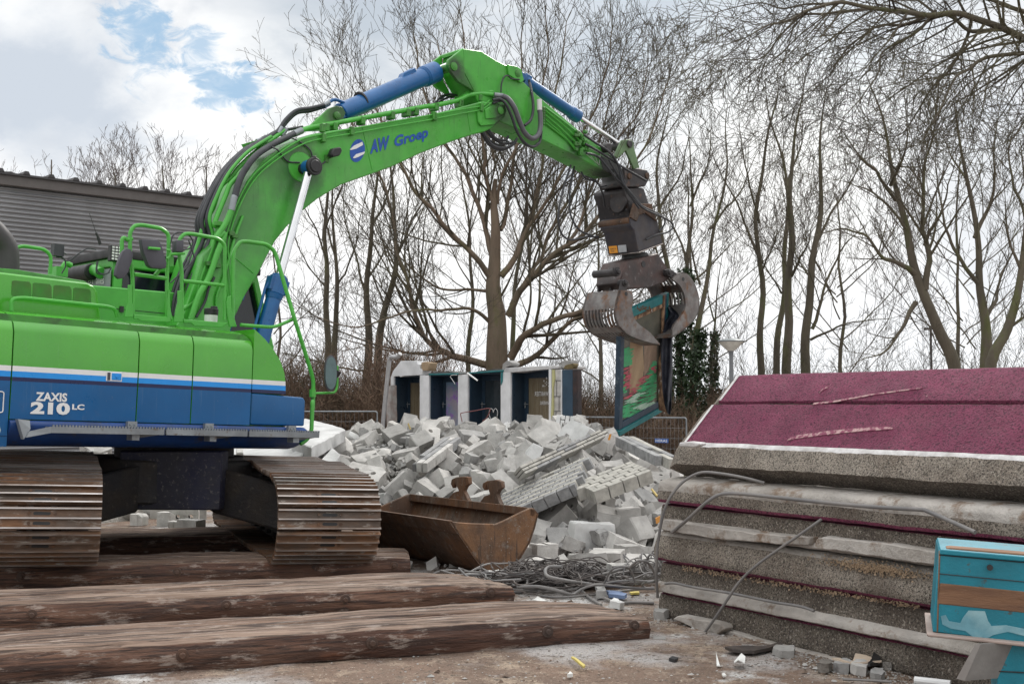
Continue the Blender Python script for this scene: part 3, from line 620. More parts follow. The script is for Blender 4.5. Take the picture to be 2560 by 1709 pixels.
mb = MB(); mb.tube(crom([cabp(-.72, 2.93, CW0 - .1), cabp(-.72, 2.98, CW0 - .3), cabp(-.76, 2.95, CW0 - .95), cabp(-.85, 2.75, CW0 - 1.15)], 4), .06, 12); mb.build('intake_pipe', GREEN, EX)
mb = MB(); mb.box(cabp(-.66, 3.13, -.30), BU * .06, BN * .035, BH * .085); lb = mb.build('work_light', BLACK, EX, bevel=.008)
mb = MB()
q0 = cabp(-.66, 3.13, -.262)
for i in range(3):
    for j in range(5): mb.box(q0 + BU * (-.035 + i * .035) + BH * (-.06 + j * .03), BU * .012, BN * .004, BH * .009)
mb.build('lamp_lens', WHITEP, lb)
mb = MB(); ap = ppx(z13, [(465, 300), (440, 220), (420, 175), (350, -30)], -.45); mb.tube(ap[:2], .016, 8); mb.tube(ap[1:3], .012, 8); mb.tube(ap[2:], .003, 5); mb.build('antenna', BLACK, EX)
mb = MB()
for pth in ([(60, 440), (130, 470), (230, 400), (330, 340), (420, 350)], [(440, 470), (430, 560), (480, 605), (540, 600), (580, 540)], [(430, 480), (425, 590), (500, 612), (560, 590)], [(0, 400), (60, 380), (110, 400)], [(0, 430), (80, 440), (100, 520), (60, 600)]):
    mb.tube(crom(ppx(z13, pth, -.25), 4), .007, 6)
mb.box(B(*z13(15, 360), -.25), BU * .05, BN * .04, BH * .06)
mb.build('cables', RUBBER, EX)
mb = MB(); mb.tube(crom(ppx(z13, [(0, 590), (50, 580), (100, 500), (160, 520)], -.5), 4), .03, 8); mb.box(B(*z13(20, 590), -.5), BU * .06, BN * .1, BH * .05); mb.build('pipe_fitting', GREEN, EX)
# toolbox panels in front of the cab
mb = MB(); mb.prism([cabp(a, h, .02) for a, h in [(-1.28, 2.2), (-1.28, 2.735), (-.05, 2.76), (-.05, 2.2)]], -BN * .30)
tb = mb.build('hydraulic_cover', GREEN, EX, bevel=.012)
mb = MB(); mb.box(cabp(-.66, 2.53, .023), BU * .60, BN * .0015, BH * .003); mb.box(cabp(-.72, 2.53, .03), BU * .02, BN * .008, BH * .03); mb.build('lid_seam', BLACK, tb)
# ---- handrails on the panel tops
def rail(pths, w, name, r=.0185):
    mb = MB()
    for p in pths: mb.tube(rounded(ppx(z13, p, w), .07), r, 9)
    return mb.build(name, GREEN, EX)
WR = 1.12
rail([[(805, 1060), (803, 600), (775, 420), (775, 170), (820, 100), (900, 92), (1110, 130), (1180, 190), (1180, 350), (1165, 560), (1160, 1060)], [(820, 610), (1170, 655)], [(690, 600), (690, 250), (712, 222), (745, 250), (800, 240)], [(1040, 620), (1085, 565)]], WR, 'handrail')
rail([[(1320, 1075), (1318, 560), (1290, 420), (1292, 240), (1350, 185), (1420, 185), (1700, 235), (1770, 300), (1770, 1090)], [(1330, 680), (1765, 728)]], WR, 'handrail')
r3 = rail([[(1850, 1130), (1858, 380), (1930, 270), (2000, 268), (2210, 300), (2290, 360), (2440, 860), (2900, 2420)], [(1900, 1120), (2060, 1140)], ], WR, 'handrail') if False else None
mb = MB()
P1 = ppx(z13, [(1850, 1130), (1858, 380), (1930, 270), (2000, 268), (2210, 295), (2295, 370)], WR)
P2 = ppx(z1, [(1920, 1030), (2030, 1380), (2045, 1440), (2042, 1640)], 1.25) + ppx(z2, [(2040, 250), (2032, 470), (2000, 522), (1960, 545)], 1.30)
mb.tube(rounded(P1 + P2, .09), .021, 10); mb.tube(rounded(ppx(z1, [(1570, 1075), (1790, 1092), (1925, 1033)], 1.2), .08), .017, 8)
mb.build('ladder_rail', GREEN, EX)
# brace plates at the rail feet
mb = MB()
for pts in ([(760, 720), (800, 720), (800, 900), (815, 960), (815, 1060), (725, 1060), (740, 960), (760, 900)],
            [(1280, 780), (1320, 780), (1325, 950), (1335, 1110), (1240, 1110), (1260, 980), (1280, 900)],
            [(1180, 770), (1195, 770), (1200, 950), (1225, 1090), (1160, 1060), (1170, 900)],
            [(1800, 850), (1840, 830), (1845, 980), (1900, 1160), (1820, 1160), (1800, 1050), (1790, 900)],
            [(820, 1030), (1210, 1060), (1200, 1110), (900, 1100), (860, 1080), (820, 1080)],
            [(1340, 1080), (1810, 1120), (1740, 1165), (1450, 1150), (1420, 1120), (1340, 1115)]):
    mb = MB(); mb.prism(ppx(z13, pts, 1.15), -BN * .02); mb.build('rail_bracket', GREEN, EX, bevel=.004)
mb = MB(); c = B(*z13(1625, 1060), .9); mb.cyl(c - BH * .06, c + BH * .02, .065, 16); fc = mb.build('filler_neck', WHITEP, EX)
mb = MB(); mb.cyl(c + BH * .022, c + BH * .085, .07, 16); mb.cyl(c + BH * .085 + BU * .03, c + BH * .11 + BU * .03, .035, 12); mb.build('cap', BLACK, fc, bevel=.006)
# mirrors
def mirror(pts, w, name='mirror', m=GREYPL, th=.05):
    mb = MB(); mb.prism(pts, -BN * th); return mb.build(name, m, EX, bevel=.015, seg=2)
mirror(ppx(z13, [(700, 370), (740, 335), (790, 345), (815, 400), (800, 480), (760, 590), (715, 650), (660, 660), (622, 620), (630, 560), (670, 440)], 1.22), 1.2)
mirror(ppx(z13, [(897, 240), (1075, 245), (1110, 300), (1165, 490), (1160, 545), (1120, 555), (1010, 545), (975, 520), (920, 380)], 1.24), 1.2, th=.07)
mirror(ppx(z13, [(1265, 250), (1345, 250), (1340, 380), (1262, 375)], 1.2), 1.2, 'work_light', th=.09)
mb = MB(); mb.tube(ppx(z13, [(970, 335), (1090, 345)], 1.27), .013, 8); mb.tube(rounded(ppx(z13, [(1160, 355), (1200, 360), (1195, 420), (1165, 450)], 1.2), .03), .012, 8); mb.tube(ppx(z13, [(1195, 400), (1345, 390)], 1.18), .014, 8)
mb.prism(ppx(z13, [(1170, 400), (1235, 420), (1235, 525), (1170, 525)], 1.12), -BN * .02); mb.build('mirror_bracket', GREEN, EX)
mb = MB(); mb.tube(crom(ppx(z13, [(1200, 290), (1230, 200), (1300, 170), (1390, 200), (1435, 270), (1400, 340), (1330, 350)], 1.1), 5), .007, 6)
mb.tube(crom(ppx(z13, [(1390, 250), (1440, 400), (1430, 480), (1200, 700)], .9), 5), .007, 6); mb.build('cables', RUBBER, EX)
# front mirror on the ladder rail
mb = MB(); mb.tube(rounded(ppx(z1, [(2040, 1522), (2185, 1516), (2200, 1480), (2200, 1340)], 1.28), .06), .013, 8); mb.tube(ppx(z1, [(2040, 1495), (2040, 1545)], 1.27), .033, 10); mb.build('mirror_arm', GREEN, EX)
q = B(*z1(2152, 1390), 1.28); fx = V((.93, .36, 0)); fn = V((.36, -.93, 0))
rg = lambda k, o: [q + fn * o + V((.93 * .6, .5, 0)).normalized() * (.075 * k * math.cos(t * math.pi / 12)) + V((0, 0, 1)) * (.185 * k * math.copysign(abs(math.sin(t * math.pi / 12)) ** .75, math.sin(t * math.pi / 12))) for t in range(24)]
mb = MB(); mb.loft([rg(.6, .0), rg(.97, .01), rg(1, .05), rg(.94, .055)]); mr = mb.build('mirror', GREYPL, EX, smooth=40)
mb = MB(); mb.loft([rg(.90, .056), rg(.90, .060)]); mb.build('mirror_glass', mat('mirror glass', (.10, .14, .14), .08, .8, bump=0), mr)
mb = MB(); q = B(*z1(2198, 1395), 1.28); mb.cyl(q - V((.02, 0, .03)), q + V((.02, 0, .03)), .03, 12); mb.build('mirror_clamp', BLACK, EX)

# ---- boom
BOOM = [z3(320, 1420), z1(1330, 560), z3(305, 1230), z3(350, 1090), z3(440, 915), z3(560, 770), z3(700, 678), z3(860, 614), z3(1000, 590), z3(1200, 562), z3(1500, 510), z3(1700, 472), z15(1040, 800), z15(1190, 760), z15(1350, 768), z15(1405, 800), z15(1418, 850), z15(1405, 905), z15(1340, 985), z15(1290, 1020), z15(1210, 1060), z15(1130, 1075), z15(900, 1150), z15(600, 1262), z15(300, 1402), z3(1050, 945), z3(900, 1035), z3(800, 1115), z3(700, 1215), z3(620, 1315), z3(560, 1425), z1(1690, 735), z1(1600, 885), z1(1530, 1030), z1(1500, 1130), z1(1440, 1220), z1(1330, 1240), z1(1220, 1180), z1(1150, 1080), z1(1195, 1000), z1(1260, 820)]
BOOM[1] = z1(1325, 620)
BOOM = BOOM[1:]
bw = .27
DK, TN = (0.02, 0.022, 0.018), (0.12, 0.10, 0.06)
GREENB = mat('boom green paint', (0.060, 0.35, 0.042), 0.34, c2=(0.072, 0.39, 0.048), bump=0.04, bs=25, var=0.08,
    extra=greased([(tuple(B(*z3(800, 850), .27)), .16, DK, .9), (tuple(B(*z15(1385, 880), .3)), .13, DK, .85), (tuple(B(*z3(1030, 500), .17)), .12, DK, .8), (tuple(B(*z3(620, 700), .27)), .30, (.05, .12, .04), .5), (tuple(B(*z3(760, 920), .27)), .22, (.03, .13, .03), .5), (tuple(B(*z3(300, 1150), .27)), .35, (.05, .11, .05), .6),
    (tuple(B(*z15(950, 440), .25)), .10, DK, .9), (tuple(B(*z15(1000, 640), .2)), .14, DK, .7), (tuple(B(*z5(1330, 1290), .2)), .22, DK, .95), (tuple(B(*z5(1010, 1130), .2)), .12, (.03, .06, .03), .7), (tuple(B(*z5(440, 820), .2)), .12, DK, .6)]))
mb = MB(); mb.prism(pp(BOOM, bw), -BN * 2 * bw)
boom = mb.build('boom', GREENB, EX, bevel=.012, smooth=25)
# boom tip plates, bracket for arm cylinder
for w in (bw, -bw - .03):
    mb = MB()
    mb.prism(pp([z15(1135, 860), z15(1270, 800), z15(1400, 790), z15(1420, 850), z15(1400, 920), z15(1290, 990), z15(1170, 1000), z15(1145, 960)], w), BN * .03)
    mb.prism(pp([z15(1215, 840), z15(1260, 815), z15(1380, 800), z15(1405, 850), z15(1390, 890), z15(1320, 925), z15(1225, 930)], w + (.03 if w > 0 else -.02)), BN * .02)
    mb.build('boom_end_plate', GREENB, boom, bevel=.006)
for w in (.14, -.17):
    mb = MB(); mb.prism(ppx(z3, [(800, 600), (850, 550), (960, 450), (1010, 432), (1050, 440), (1070, 480), (1050, 530), (1010, 590)], w), BN * .035)
    mb.build('cylinder_bracket', GREENB, boom, bevel=.006)
def pin(c, r, w0, w1, m, name, par): mb = MB(); mb.cyl(c + BN * w0, c + BN * w1, r, 20); return mb.build(name, m, par, bevel=.005)
O = lambda p: B(*p, 0)
def pinat(p, w, r, L, m, name, par):
    c = B(*p, w); mb = MB(); mb.cyl(c - BN * L, c, r, 20); mb.tube([c - BN * .001, c + BN * .004], [r * .8, r * .72], 20); return mb.build(name, m, par, bevel=.004)
pinat(z15(1382, 845), .335, .05, .7, GREEND, 'boom_pin', boom)
pinat(z3(1030, 492), .20, .045, .4, GREEND, 'cylinder_pin', boom)
mb = MB(); c = B(*z3(790, 830), bw + .002)
mb.tube([c, c + BN * .012], [.17, .16], 28); mb.build('boss', GREEN, boom)
# logo and lettering on the boom
SB = bw + .004
cL = B(*z3(1158, 722), SB); du = (B(*z3(1600, 585), SB) - B(*z3(1240, 690), SB)).normalized(); dv = du.cross(BN) * -1
if dv.z < 0: dv = -dv
ex_ = (B(*z3(1208, 712), SB) - B(*z3(1108, 730), SB)).length / 2; ey_ = (B(*z3(1160, 648), SB) - B(*z3(1160, 795), SB)).length / 2
mb = MB(); mb.prism([cL + du * (ex_ * math.cos(t * math.pi / 20)) + V((0, 0, 1)) * (ey_ * math.sin(t * math.pi / 20)) for t in range(40)], -BN * .003)
lg = mb.build('logo_disc', mat('logo blue', (0.012, 0.075, 0.36), .35, bump=0), boom, smooth=None)
mb = MB()
for pts in ([(1107, 715), (1135, 690), (1190, 665), (1195, 685), (1150, 710), (1118, 718)], [(1128, 770), (1150, 745), (1208, 728), (1200, 745), (1160, 765), (1140, 772)]):
    mb.prism(ppx(z3, pts, SB + .004), -BN * .003)
mb.build('logo_stripe', WHITEP, lg, smooth=None)
LT = mat('logo blue', (0, 0, 0))
a = B(*z3(1240, 745), SB + .002); b_ = B(*z3(1362, 712), SB + .002); dvv = (B(*z3(1368, 620), SB) - B(*z3(1362, 712), SB)).normalized()
text('AW', a, b_ - a, dvv, (b_ - a).length, (B(*z3(1368, 622), SB) - b_).length, LT, 'lettering', boom, bold=.045)
a = B(*z3(1395, 722), SB + .002); b_ = B(*z3(1617, 655), SB + .002)
text('Groep', a, b_ - a, dvv, (b_ - a).length, (B(*z3(1612, 584), SB) - B(*z3(1612, 668), SB)).length * 1.12, LT, 'lettering', boom, bold=.03)
# seams
mb = MB()
for p, q in ((z3(1190, 570), z3(1255, 850)), (z15(1050, 850), z15(1080, 1060)), (z13(1880, 440), z13(2070, 600))):
    mb.tube([B(*p, bw + .001), B(*q, bw + .001)], .006, 4)
for pts in ([(300, 1420), (345, 1180), (450, 960), (600, 790), (760, 700), (860, 655), (940, 640)],):
    mb.tube(crom(ppx(z3, pts, bw + .001), 5), .006, 4)
mb.build('weld_seam', GREEN, boom)
# thin pipes along the boom flank
mb = MB()
up_ = [z15(0, 1012), z15(350, 950), z15(700, 890), z15(1000, 835), z15(1170, 808), z15(1215, 795), z15(1270, 745)]
lo_ = [z15(0, 1058), z15(350, 995), z15(700, 935), z15(1000, 875), z15(1170, 843), z15(1230, 815), z15(1280, 775)]
pre1 = [z1(1500, 1000), z1(1470, 700), z3(300, 1290), z3(380, 1050), z3(480, 880), z3(620, 760), z3(760, 665), z3(880, 625)]
pre2 = [z1(1530, 1000), z1(1500, 720), z3(318, 1300), z3(400, 1060), z3(505, 890), z3(640, 775), z3(780, 690), z3(900, 650)]
mb.tube(crom(pp(pre1 + up_, bw + .03), 4), .009, 6); mb.tube(crom(pp(pre2 + lo_, bw + .03), 4), .009, 6)
mb.build('thin_pipe', GREEN, boom)
mb = MB()
for p in (z15(720, 900), z15(1185, 820), z3(1120, 595), z3(935, 640), z3(930, 575), z3(1660, 500)):
    mb = MB(); mb.box(B(*p, bw + .03), BU * .025, BN * .03, BH * .05); mb.build('pipe_clamp', GREEND, boom, bevel=.006)
for p in (z3(945, 575), z3(1000, 568), z3(1180, 530), z3(1375, 495), z3(1475, 478), z3(1530, 470), z3(1660, 440), z3(1820, 415), z15(1155, 730), z15(970, 790)):
    mb = MB(); mb.box(B(*p, .16), BU * .03, BN * .06, BH * .045); mb.build('pipe_clamp', GREEND, boom, bevel=.006)
for p in (z13(1835, 185), z13(1690, 520), z13(1870, 210), z13(1715, 170), z13(1700, 80), z13(1605, 500)):
    mb = MB(); mb.box(B(*p, bw + .02), BU * .035, BN * .03, BH * .025); mb.build('pipe_clamp', GREEND, boom, bevel=.006)
# big pipes and hoses
def hose(pts, w, r, m, name, n=5, seg=10):
    mb = MB(); ws = w if isinstance(w, (list, tuple)) else [w] * len(pts)
    mb.tube(crom([B(*p, ww) for p, ww in zip(pts, ws)], n), r, seg); return mb.build(name, m, boom, smooth=60)
hose([z13(1410, 1090), z13(1500, 830), z13(1600, 650), z13(1690, 400), z13(1770, 180), z3(240, 1290), z3(300, 1190), z3(335, 1110)], .33, .032, GREEN, 'main_pipe')
hose([z3(335, 1112), z3(350, 1040), z3(358, 1020)], .33, .037, GALV, 'hose_fitting')
hose([z3(358, 1020), z3(380, 940), z3(415, 860), z3(490, 760), z3(590, 690), z3(700, 635), z3(745, 612)], [.33, .33, .32, .3, .25, .2, .18], .036, RUBBER, 'main_hose')
hose([z3(745, 612), z3(795, 590)], .18, .038, GALV, 'hose_fitting', 2)
hose([z3(795, 590), z3(850, 573), z3(1000, 545), z3(1300, 490), z3(1600, 435), z15(700, 805), z15(950, 750), z15(1060, 700), z15(1180, 685), z15(1310, 695)], [.18] * 9 + [.22], .030, GREEN, 'main_pipe')
hose([z15(960, 745), z15(1040, 680), z15(1110, 655), z15(1300, 668)], [.10, .10, .12, .2], .022, GREEN, 'main_pipe')
hose([z15(1310, 695), z15(1395, 705)], [.24, .28], .034, GALV, 'hose_fitting', 2)
hose([z15(1395, 705), z15(1450, 735), z15(1510, 820), z15(1560, 950), z15(1610, 1060), z15(1680, 1120), z15(1740, 1090), z15(1765, 1010), z15(1765, 900), z15(1758, 840)], [.30, .34, .38, .38, .38, .37, .35, .33, .31, .30], .034, mat('worn grey hose', (0.10, 0.10, 0.115), .5, bump=.1), 'main_hose')
hose([z15(1758, 845), z15(1755, 740)], .30, .036, WHITEP, 'hose_fitting', 2)
hose([z15(1300, 745), z15(1370, 735), z15(1430, 790), z15(1490, 920), z15(1540, 1060), z15(1620, 1170), z15(1700, 1200), z15(1760, 1150), z15(1775, 1050)], [.30, .33, .36, .37, .37, .36, .34, .3, .3], .019, RUBBER, 'side_hose')
hose([z15(1300, 775), z15(1400, 755), z15(1460, 850), z15(1520, 1000), z15(1590, 1150), z15(1680, 1205), z15(1740, 1170)], [.29, .31, .34, .35, .35, .34, .33], .016, RUBBER, 'side_hose')
hose([z15(1610, 995), z15(1670, 940), z15(1695, 830), z15(1685, 700), z15(1660, 580)], [.30, .29, .28, .24, .15], .020, RUBBER, 'side_hose')
hose([z15(1380, 670), z15(1385, 590), z15(1410, 520), z15(1450, 508), z15(1480, 535), z15(1560, 545)], .24, .010, RUBBER, 'side_hose')
for i, q in enumerate(([(1190, 1070), (1260, 1180), (1370, 1235), (1470, 1200), (1530, 1140)], [(1200, 1050), (1280, 1150), (1380, 1190), (1450, 1150)], [(1230, 1040), (1300, 1120), (1400, 1170), (1500, 1160), (1540, 1120)], [(1260, 1040), (1330, 1120), (1420, 1140), (1450, 1100)], [(1210, 1060), (1290, 1180), (1400, 1215), (1500, 1180), (1520, 1150)])):
    hose([z15(*p) for p in q], .05 + .06 * i, .017, RUBBER, 'hanging_hose')
for i, q in enumerate(([(740, 770), (800, 710), (870, 690), (960, 700)], [(760, 775), (850, 725), (930, 705), (990, 720)], [(790, 740), (840, 700), (900, 720), (960, 690)])):
    hose([z15(*p) for p in q], -.12 - .05 * i, .014, RUBBER, 'hanging_hose')
# bundle climbing the back of the boom
lower = [z13(1200, 1000), z13(1240, 800), z13(1330, 560), z13(1420, 380), z13(1500, 240), z13(1560, 100)]
for i, (dx, w, r, m) in enumerate(((0, -.05, .020, RUBBER), (35, .05, .022, RUBBER), (75, .12, .024, RUBBER), (110, .0, .018, RUBBER), (150, .16, .026, RUBBER), (185, .2, .02, GREEN))):
    pts = [z13(1200 + dx * .6, 1050), z13(1215 + dx, 850), z13(1290 + dx, 620), z13(1390 + dx, 420), z13(1480 + dx * .9, 220), z3(110 + dx * .45, 1170 - i * 3), z3(185 + dx * .35, 1000), z3(270 + dx * .3, 860), z3(380 + dx * .25, 745), z3(470 + dx * .25, 680), z3(560 + dx * .2, 630)]
    hose(pts, w, r, m, 'riser_hose' if m is RUBBER else 'riser_pipe')
hose([z13(1205, 890), z13(1290, 800), z13(1400, 560), z13(1480, 330), z13(1560, 60), z3(215, 1100), z3(265, 960), z3(330, 900), z3(385, 830), z3(480, 740), z3(600, 650), z3(680, 590)], [.0, .0, .08, .1, .12, .15, .15, .15, .15, .12, .08, .06], .024, GREEN, 'riser_pipe')
hose([z13(1330, 975), z13(1450, 880), z13(1520, 640), z13(1620, 380), z13(1700, 120), z3(225, 1200), z3(300, 1010), z3(330, 940), z3(400, 870)], .25, .026, GREEN, 'riser_pipe')
hose([z13(1470, 1060), z13(1560, 900), z13(1600, 760), z13(1660, 640)], .3, .014, RUBBER, 'riser_hose')
hose([z13(1680, 960), z13(1690, 820), z13(1760, 640), z13(1880, 210), z13(1960, 0)], .29, .016, GREEN, 'riser_pipe')
for k, (y0, w) in enumerate(((0, .05), (22, -.03))):
    hose([z3(560, 650 + y0), z3(640, 590 + y0), z3(690, 520 + y0), z3(760, 460 + y0 * .8), z3(850, 445 + y0 * .8), z3(940, 425 + y0 * .5)], w, .022, RUBBER, 'top_hose')
    hose([z3(940, 425 + y0 * .5), z3(975, 405 + y0 * .5)], w, .024, GALV, 'hose_fitting', 2)
hose([z3(970, 408), z3(1010, 390), z3(1070, 408)], .05, .02, BLUEC, 'blue_pipe')
hose([z3(520, 660), z3(640, 590), z3(700, 585), z3(800, 568)], -.1, .018, RUBBER, 'top_hose')
for p, q in (((640, 610), (665, 570)), ((665, 625), (695, 580)), ((500, 660), (560, 645)), ((510, 675), (570, 660))):
    hose([z3(*p), z3(*q)], .06, .026, GALV, 'hose_fitting', 2)
mb = MB(); mb.prism(ppx(z3, [(495, 655), (545, 650), (560, 690), (520, 700)], .12), -BN * .3); mb.build('hose_bracket', GREEN, boom, bevel=.004)
# wiring on the boom flank and the work lamp
hose([z3(730, 640), z3(790, 670), z3(850, 720), z3(870, 790), z3(900, 820), z3(940, 800), z3(960, 775)], bw + .02, .009, RUBBER, 'wire')
hose([z3(600, 700), z3(640, 720), z3(700, 790), z3(780, 800)], bw + .02, .009, RUBBER, 'wire')
mb = MB(); mb.prism(ppx(z3, [(1005, 705), (1050, 697), (1062, 720), (1045, 755), (1000, 765), (988, 745)], bw + .14), -BN * .09); wl = mb.build('work_light', BLACK, boom, bevel=.012)
mb = MB(); mb.tube([B(*z3(955, 775), bw), B(*z3(985, 765), bw + .07), B(*z3(1005, 755), bw + .08)], .012, 8); mb.box(B(*z3(955, 775), bw + .01), BU * .025, BN * .02, BH * .04); mb.build('lamp_arm', GREEND, wl)
# ---- hydraulic cylinders
def cylinder(name, p0, p1, p2, w, rb, rr, par=EX, collar=True, cl=.16):
    a, b, c = B(*p0, w), B(*p1, w), B(*p2, w); d = (c - a).normalized()
    b = a + d * (b - a).length
    mb = MB(); mb.cyl(a, b, rb, 24)
    if collar:
        mb.cyl(b - d * cl, b, rb * 1.17, 24); mb.cyl(b - d * (cl + .03), b - d * cl, rb * 1.05, 24, r2=rb * 1.17)
    t = mb.build(name, BLUEC, par, bevel=.008)
    mb = MB(); mb.cyl(b - d * .05, c, rr, 20); mb.build('rod', CHROME, t)
    return t, a, b, c, d
t, a, b, c, d = cylinder('arm_cylinder', z3(1045, 478), z3(1672, 215), z3(1752, 172), 0, .115, .055, cl=.22)
mb = MB(); mb.cyl(a - d * .13 - BN * .12, a - d * .13 + BN * .12, .075, 18); mb.box(a - d * .06, d * .07, BN * .085, d.cross(BN) * .07); mb.build('cylinder_eye', BLUEC, t, bevel=.01)
q = B(*z3(1500, 215), 0); mb = MB(); mb.prism([B(*z3(x, y), .05) for x, y in ((1450, 250), (1462, 215), (1535, 178), (1548, 205), (1500, 240))], -BN * .1); mb.build('port_block', BLUEC, t, bevel=.008)
mb = MB(); mb.cyl(B(*z3(1185, 400), 0) - d * .02, B(*z3(1185, 400), 0) + d * .0, .121, 20); mb.build('hose_tie', BLACK, t)
t, a, b, c, d = cylinder('bucket_cylinder', z5(560, 530), z5(1032, 838), z5(1410, 1098), 0, .082, .036, cl=.15)
mb = MB(); mb.box(a + d * .02, d * .06, BN * .07, d.cross(BN) * .09); mb.cyl(a - d * .1 - BN * .08, a - d * .1 + BN * .08, .06, 16); mb.build('cylinder_eye', BLUEC, t, bevel=.01)
hose([z5(600, 520), z5(615, 600), z5(628, 700)], .12, .018, RUBBER, 'side_hose')
for w in (.42, -.42):
    p2 = z3(845, 835) if w > 0 else z3(845 + 18, 832)
    # far cylinder shares the same pins: same point in the machine's own plane
    cpin = B(*z3(845, 832), .42) + BN * (w - .42); low = B(*z1(1690, 1240), .42) + BN * (w - .42); mid = B(*z1(1808, 745), .42) + BN * (w - .42)
    d = (cpin - low).normalized(); mid = low + d * (mid - low).length
    mb = MB(); mb.cyl(low, mid, .082, 24); mb.cyl(mid - d * .22, mid - d * .02, .10, 24); mb.cyl(mid - d * .28, mid - d * .22, .085, 24, r2=.1); mb.box(mid - d * .12 - d.cross(BN) * .0, d * .08, BN * .06, d.cross(BN) * .115)
    t = mb.build('boom_cylinder', BLUEC, EX, bevel=.006)
    mb = MB(); mb.cyl(mid - d * .05, cpin, .047, 20); mb.build('rod', CHROME, t)
    mb = MB(); mb.cyl(cpin - BN * .06, cpin + BN * .06, .085, 20); mb.build('rod_eye', BLUEC, t, bevel=.01)
    s = 1 if w > 0 else -1
    mb = MB(); mb.cyl(cpin + BN * .061 * s, cpin + BN * .11 * s, .10, 20); mb.cyl(cpin + BN * .11 * s, cpin + BN * .125 * s, .07, 20); mb.cyl(cpin - BN * .06 * s, cpin - BN * .15 * s, .06, 20); mb.cyl(cpin + BH * .08 + BN * .08 * s, cpin + BH * .115 + BN * .08 * s, .03, 10); mb.build('pin_cap', BLACK, t, bevel=.012)
    mb = MB(); o_ = -d.cross(BN); o_ = o_ if o_.dot(B.u) < 0 else -o_
    mb.tube([low + o_ * .12, mid - d * .2 + o_ * .13, mid - d * .1 + o_ * .1], .016, 8); mb.build('feed_pipe', BLUEC, t)
# ---- arm
aw = .20
ARM = [z15(1010, 240), z15(1190, 265), z15(1340, 360), z15(1430, 402), z15(1520, 420), z15(1565, 450), z15(1592, 555), z15(1740, 700), z5(1130, 1040), z5(1290, 1150), z5(1400, 1270), z5(1390, 1350), z5(1330, 1355), z5(1000, 1180), z5(730, 1050), z5(520, 960), z5(330, 880), z15(1190, 830), z15(1110, 650), z15(1060, 560), z15(1015, 470)]
mb = MB(); mb.prism(pp(ARM, aw), -BN * 2 * aw); arm = mb.build('arm', GREENB, EX, bevel=.012, smooth=25)
EAR = [z15(1012, 238), z15(870, 350), z15(862, 400), z15(882, 455), z15(960, 560), z15(1105, 652), z15(1085, 600), z15(1030, 500)]
mb = MB(); mb.prism(pp(EAR, aw + .03), -BN * .05)
far = [p - BN * (2 * aw + .01) for p in pp(EAR, aw + .03)]; mb.prism(far, -BN * .05)
mb.prism(pp([z15(1012, 236), z15(985, 250), z15(990, 285), z15(1016, 260)], aw), -BN * 2 * aw)
mb.build('arm_ear', GREENB, arm, bevel=.006)
pinat(z15(925, 415), aw + .045, .055, .46, GREEND, 'ear_pin', arm)
for w in (aw, -aw - .03):
    mb = MB(); mb.prism(pp([z15(1440, 500), z15(1430, 402), z15(1520, 420), z15(1565, 450), z15(1592, 555), z15(1560, 580)], w), BN * .03)
    mb.build('lug', GREEN, arm, bevel=.005)
pinat(z15(1548, 483), aw + .038, .052, .5, GREEND, 'lug_pin', arm)
mb = MB()
for k, (p0, p1, p2) in enumerate((((740, 760), (900, 880), (1060, 1010)), ((742, 790), (880, 900), (1040, 1050)), ((745, 830), (860, 930), (1010, 1070)), ((745, 870), (850, 960), (1000, 1110)), ((748, 900), (940, 1050), (1010, 1140)))):
    mb.tube(ppx(z5, (p0, p1, p2), aw + .02), .011, 6)
mb.build('thin_pipe', GREEN, arm)
mb = MB(); random.seed(3)
for k in range(26):
    t_ = random.random(); x = 1000 + random.random() * 110; y = 960 + t_ * 210 + (x - 1000) * .35 - 20
    q = B(*z5(x, y), aw + .03); mb.box(q, BU * .03, BN * .025, BH * .022)
for k in range(7): q = B(*z5(728, 770 + k * 22), aw + .02); mb.box(q, BU * .02, BN * .02, BH * .018)
mb.build('valve_block', GREEND, arm, bevel=.006)
for i, q in enumerate(([(1080, 1000), (1180, 1070), (1300, 1150), (1380, 1270), (1420, 1420), (1500, 1520), (1580, 1620)], [(1090, 1080), (1200, 1140), (1400, 1270), (1480, 1320), (1620, 1400)], [(1100, 1160), (1200, 1190), (1290, 1290), (1400, 1430), (1480, 1530), (1560, 1640)])):
    hose([z5(*p) for p in q], [.26, .28, .32, .34, .38, .4, .4][:len(q)], .017, RUBBER, 'arm_hose')
mb = MB()
ew = aw + .004
for p, q in (((1110, 1110), (1225, 1165)), ((1100, 1170), (1215, 1265)), ((1140, 1190), (1165, 1215)), ((1120, 1150), (1225, 1190)), ((1225, 1165), (1210, 1260)), ((1180, 1190), (1200, 1250))):
    mb.tube([B(*z5(*p), ew), B(*z5(*q), ew)], .0025, 4)
mb.build('chalk_marks', WHITEP, arm)
mb = MB(); mb.prism(ppx(z5, [(1225, 1180), (1330, 1240), (1400, 1270), (1395, 1350), (1330, 1357), (1250, 1300), (1232, 1250)], aw + .004), -BN * .008)
mb.cyl(B(*z5(1330, 1330), aw), B(*z5(1330, 1330), aw) + BN * .06, .05, 16); mb.build('grease_patch', mat('greasy dark steel', (.018, .02, .018), .5, bump=.4), arm)
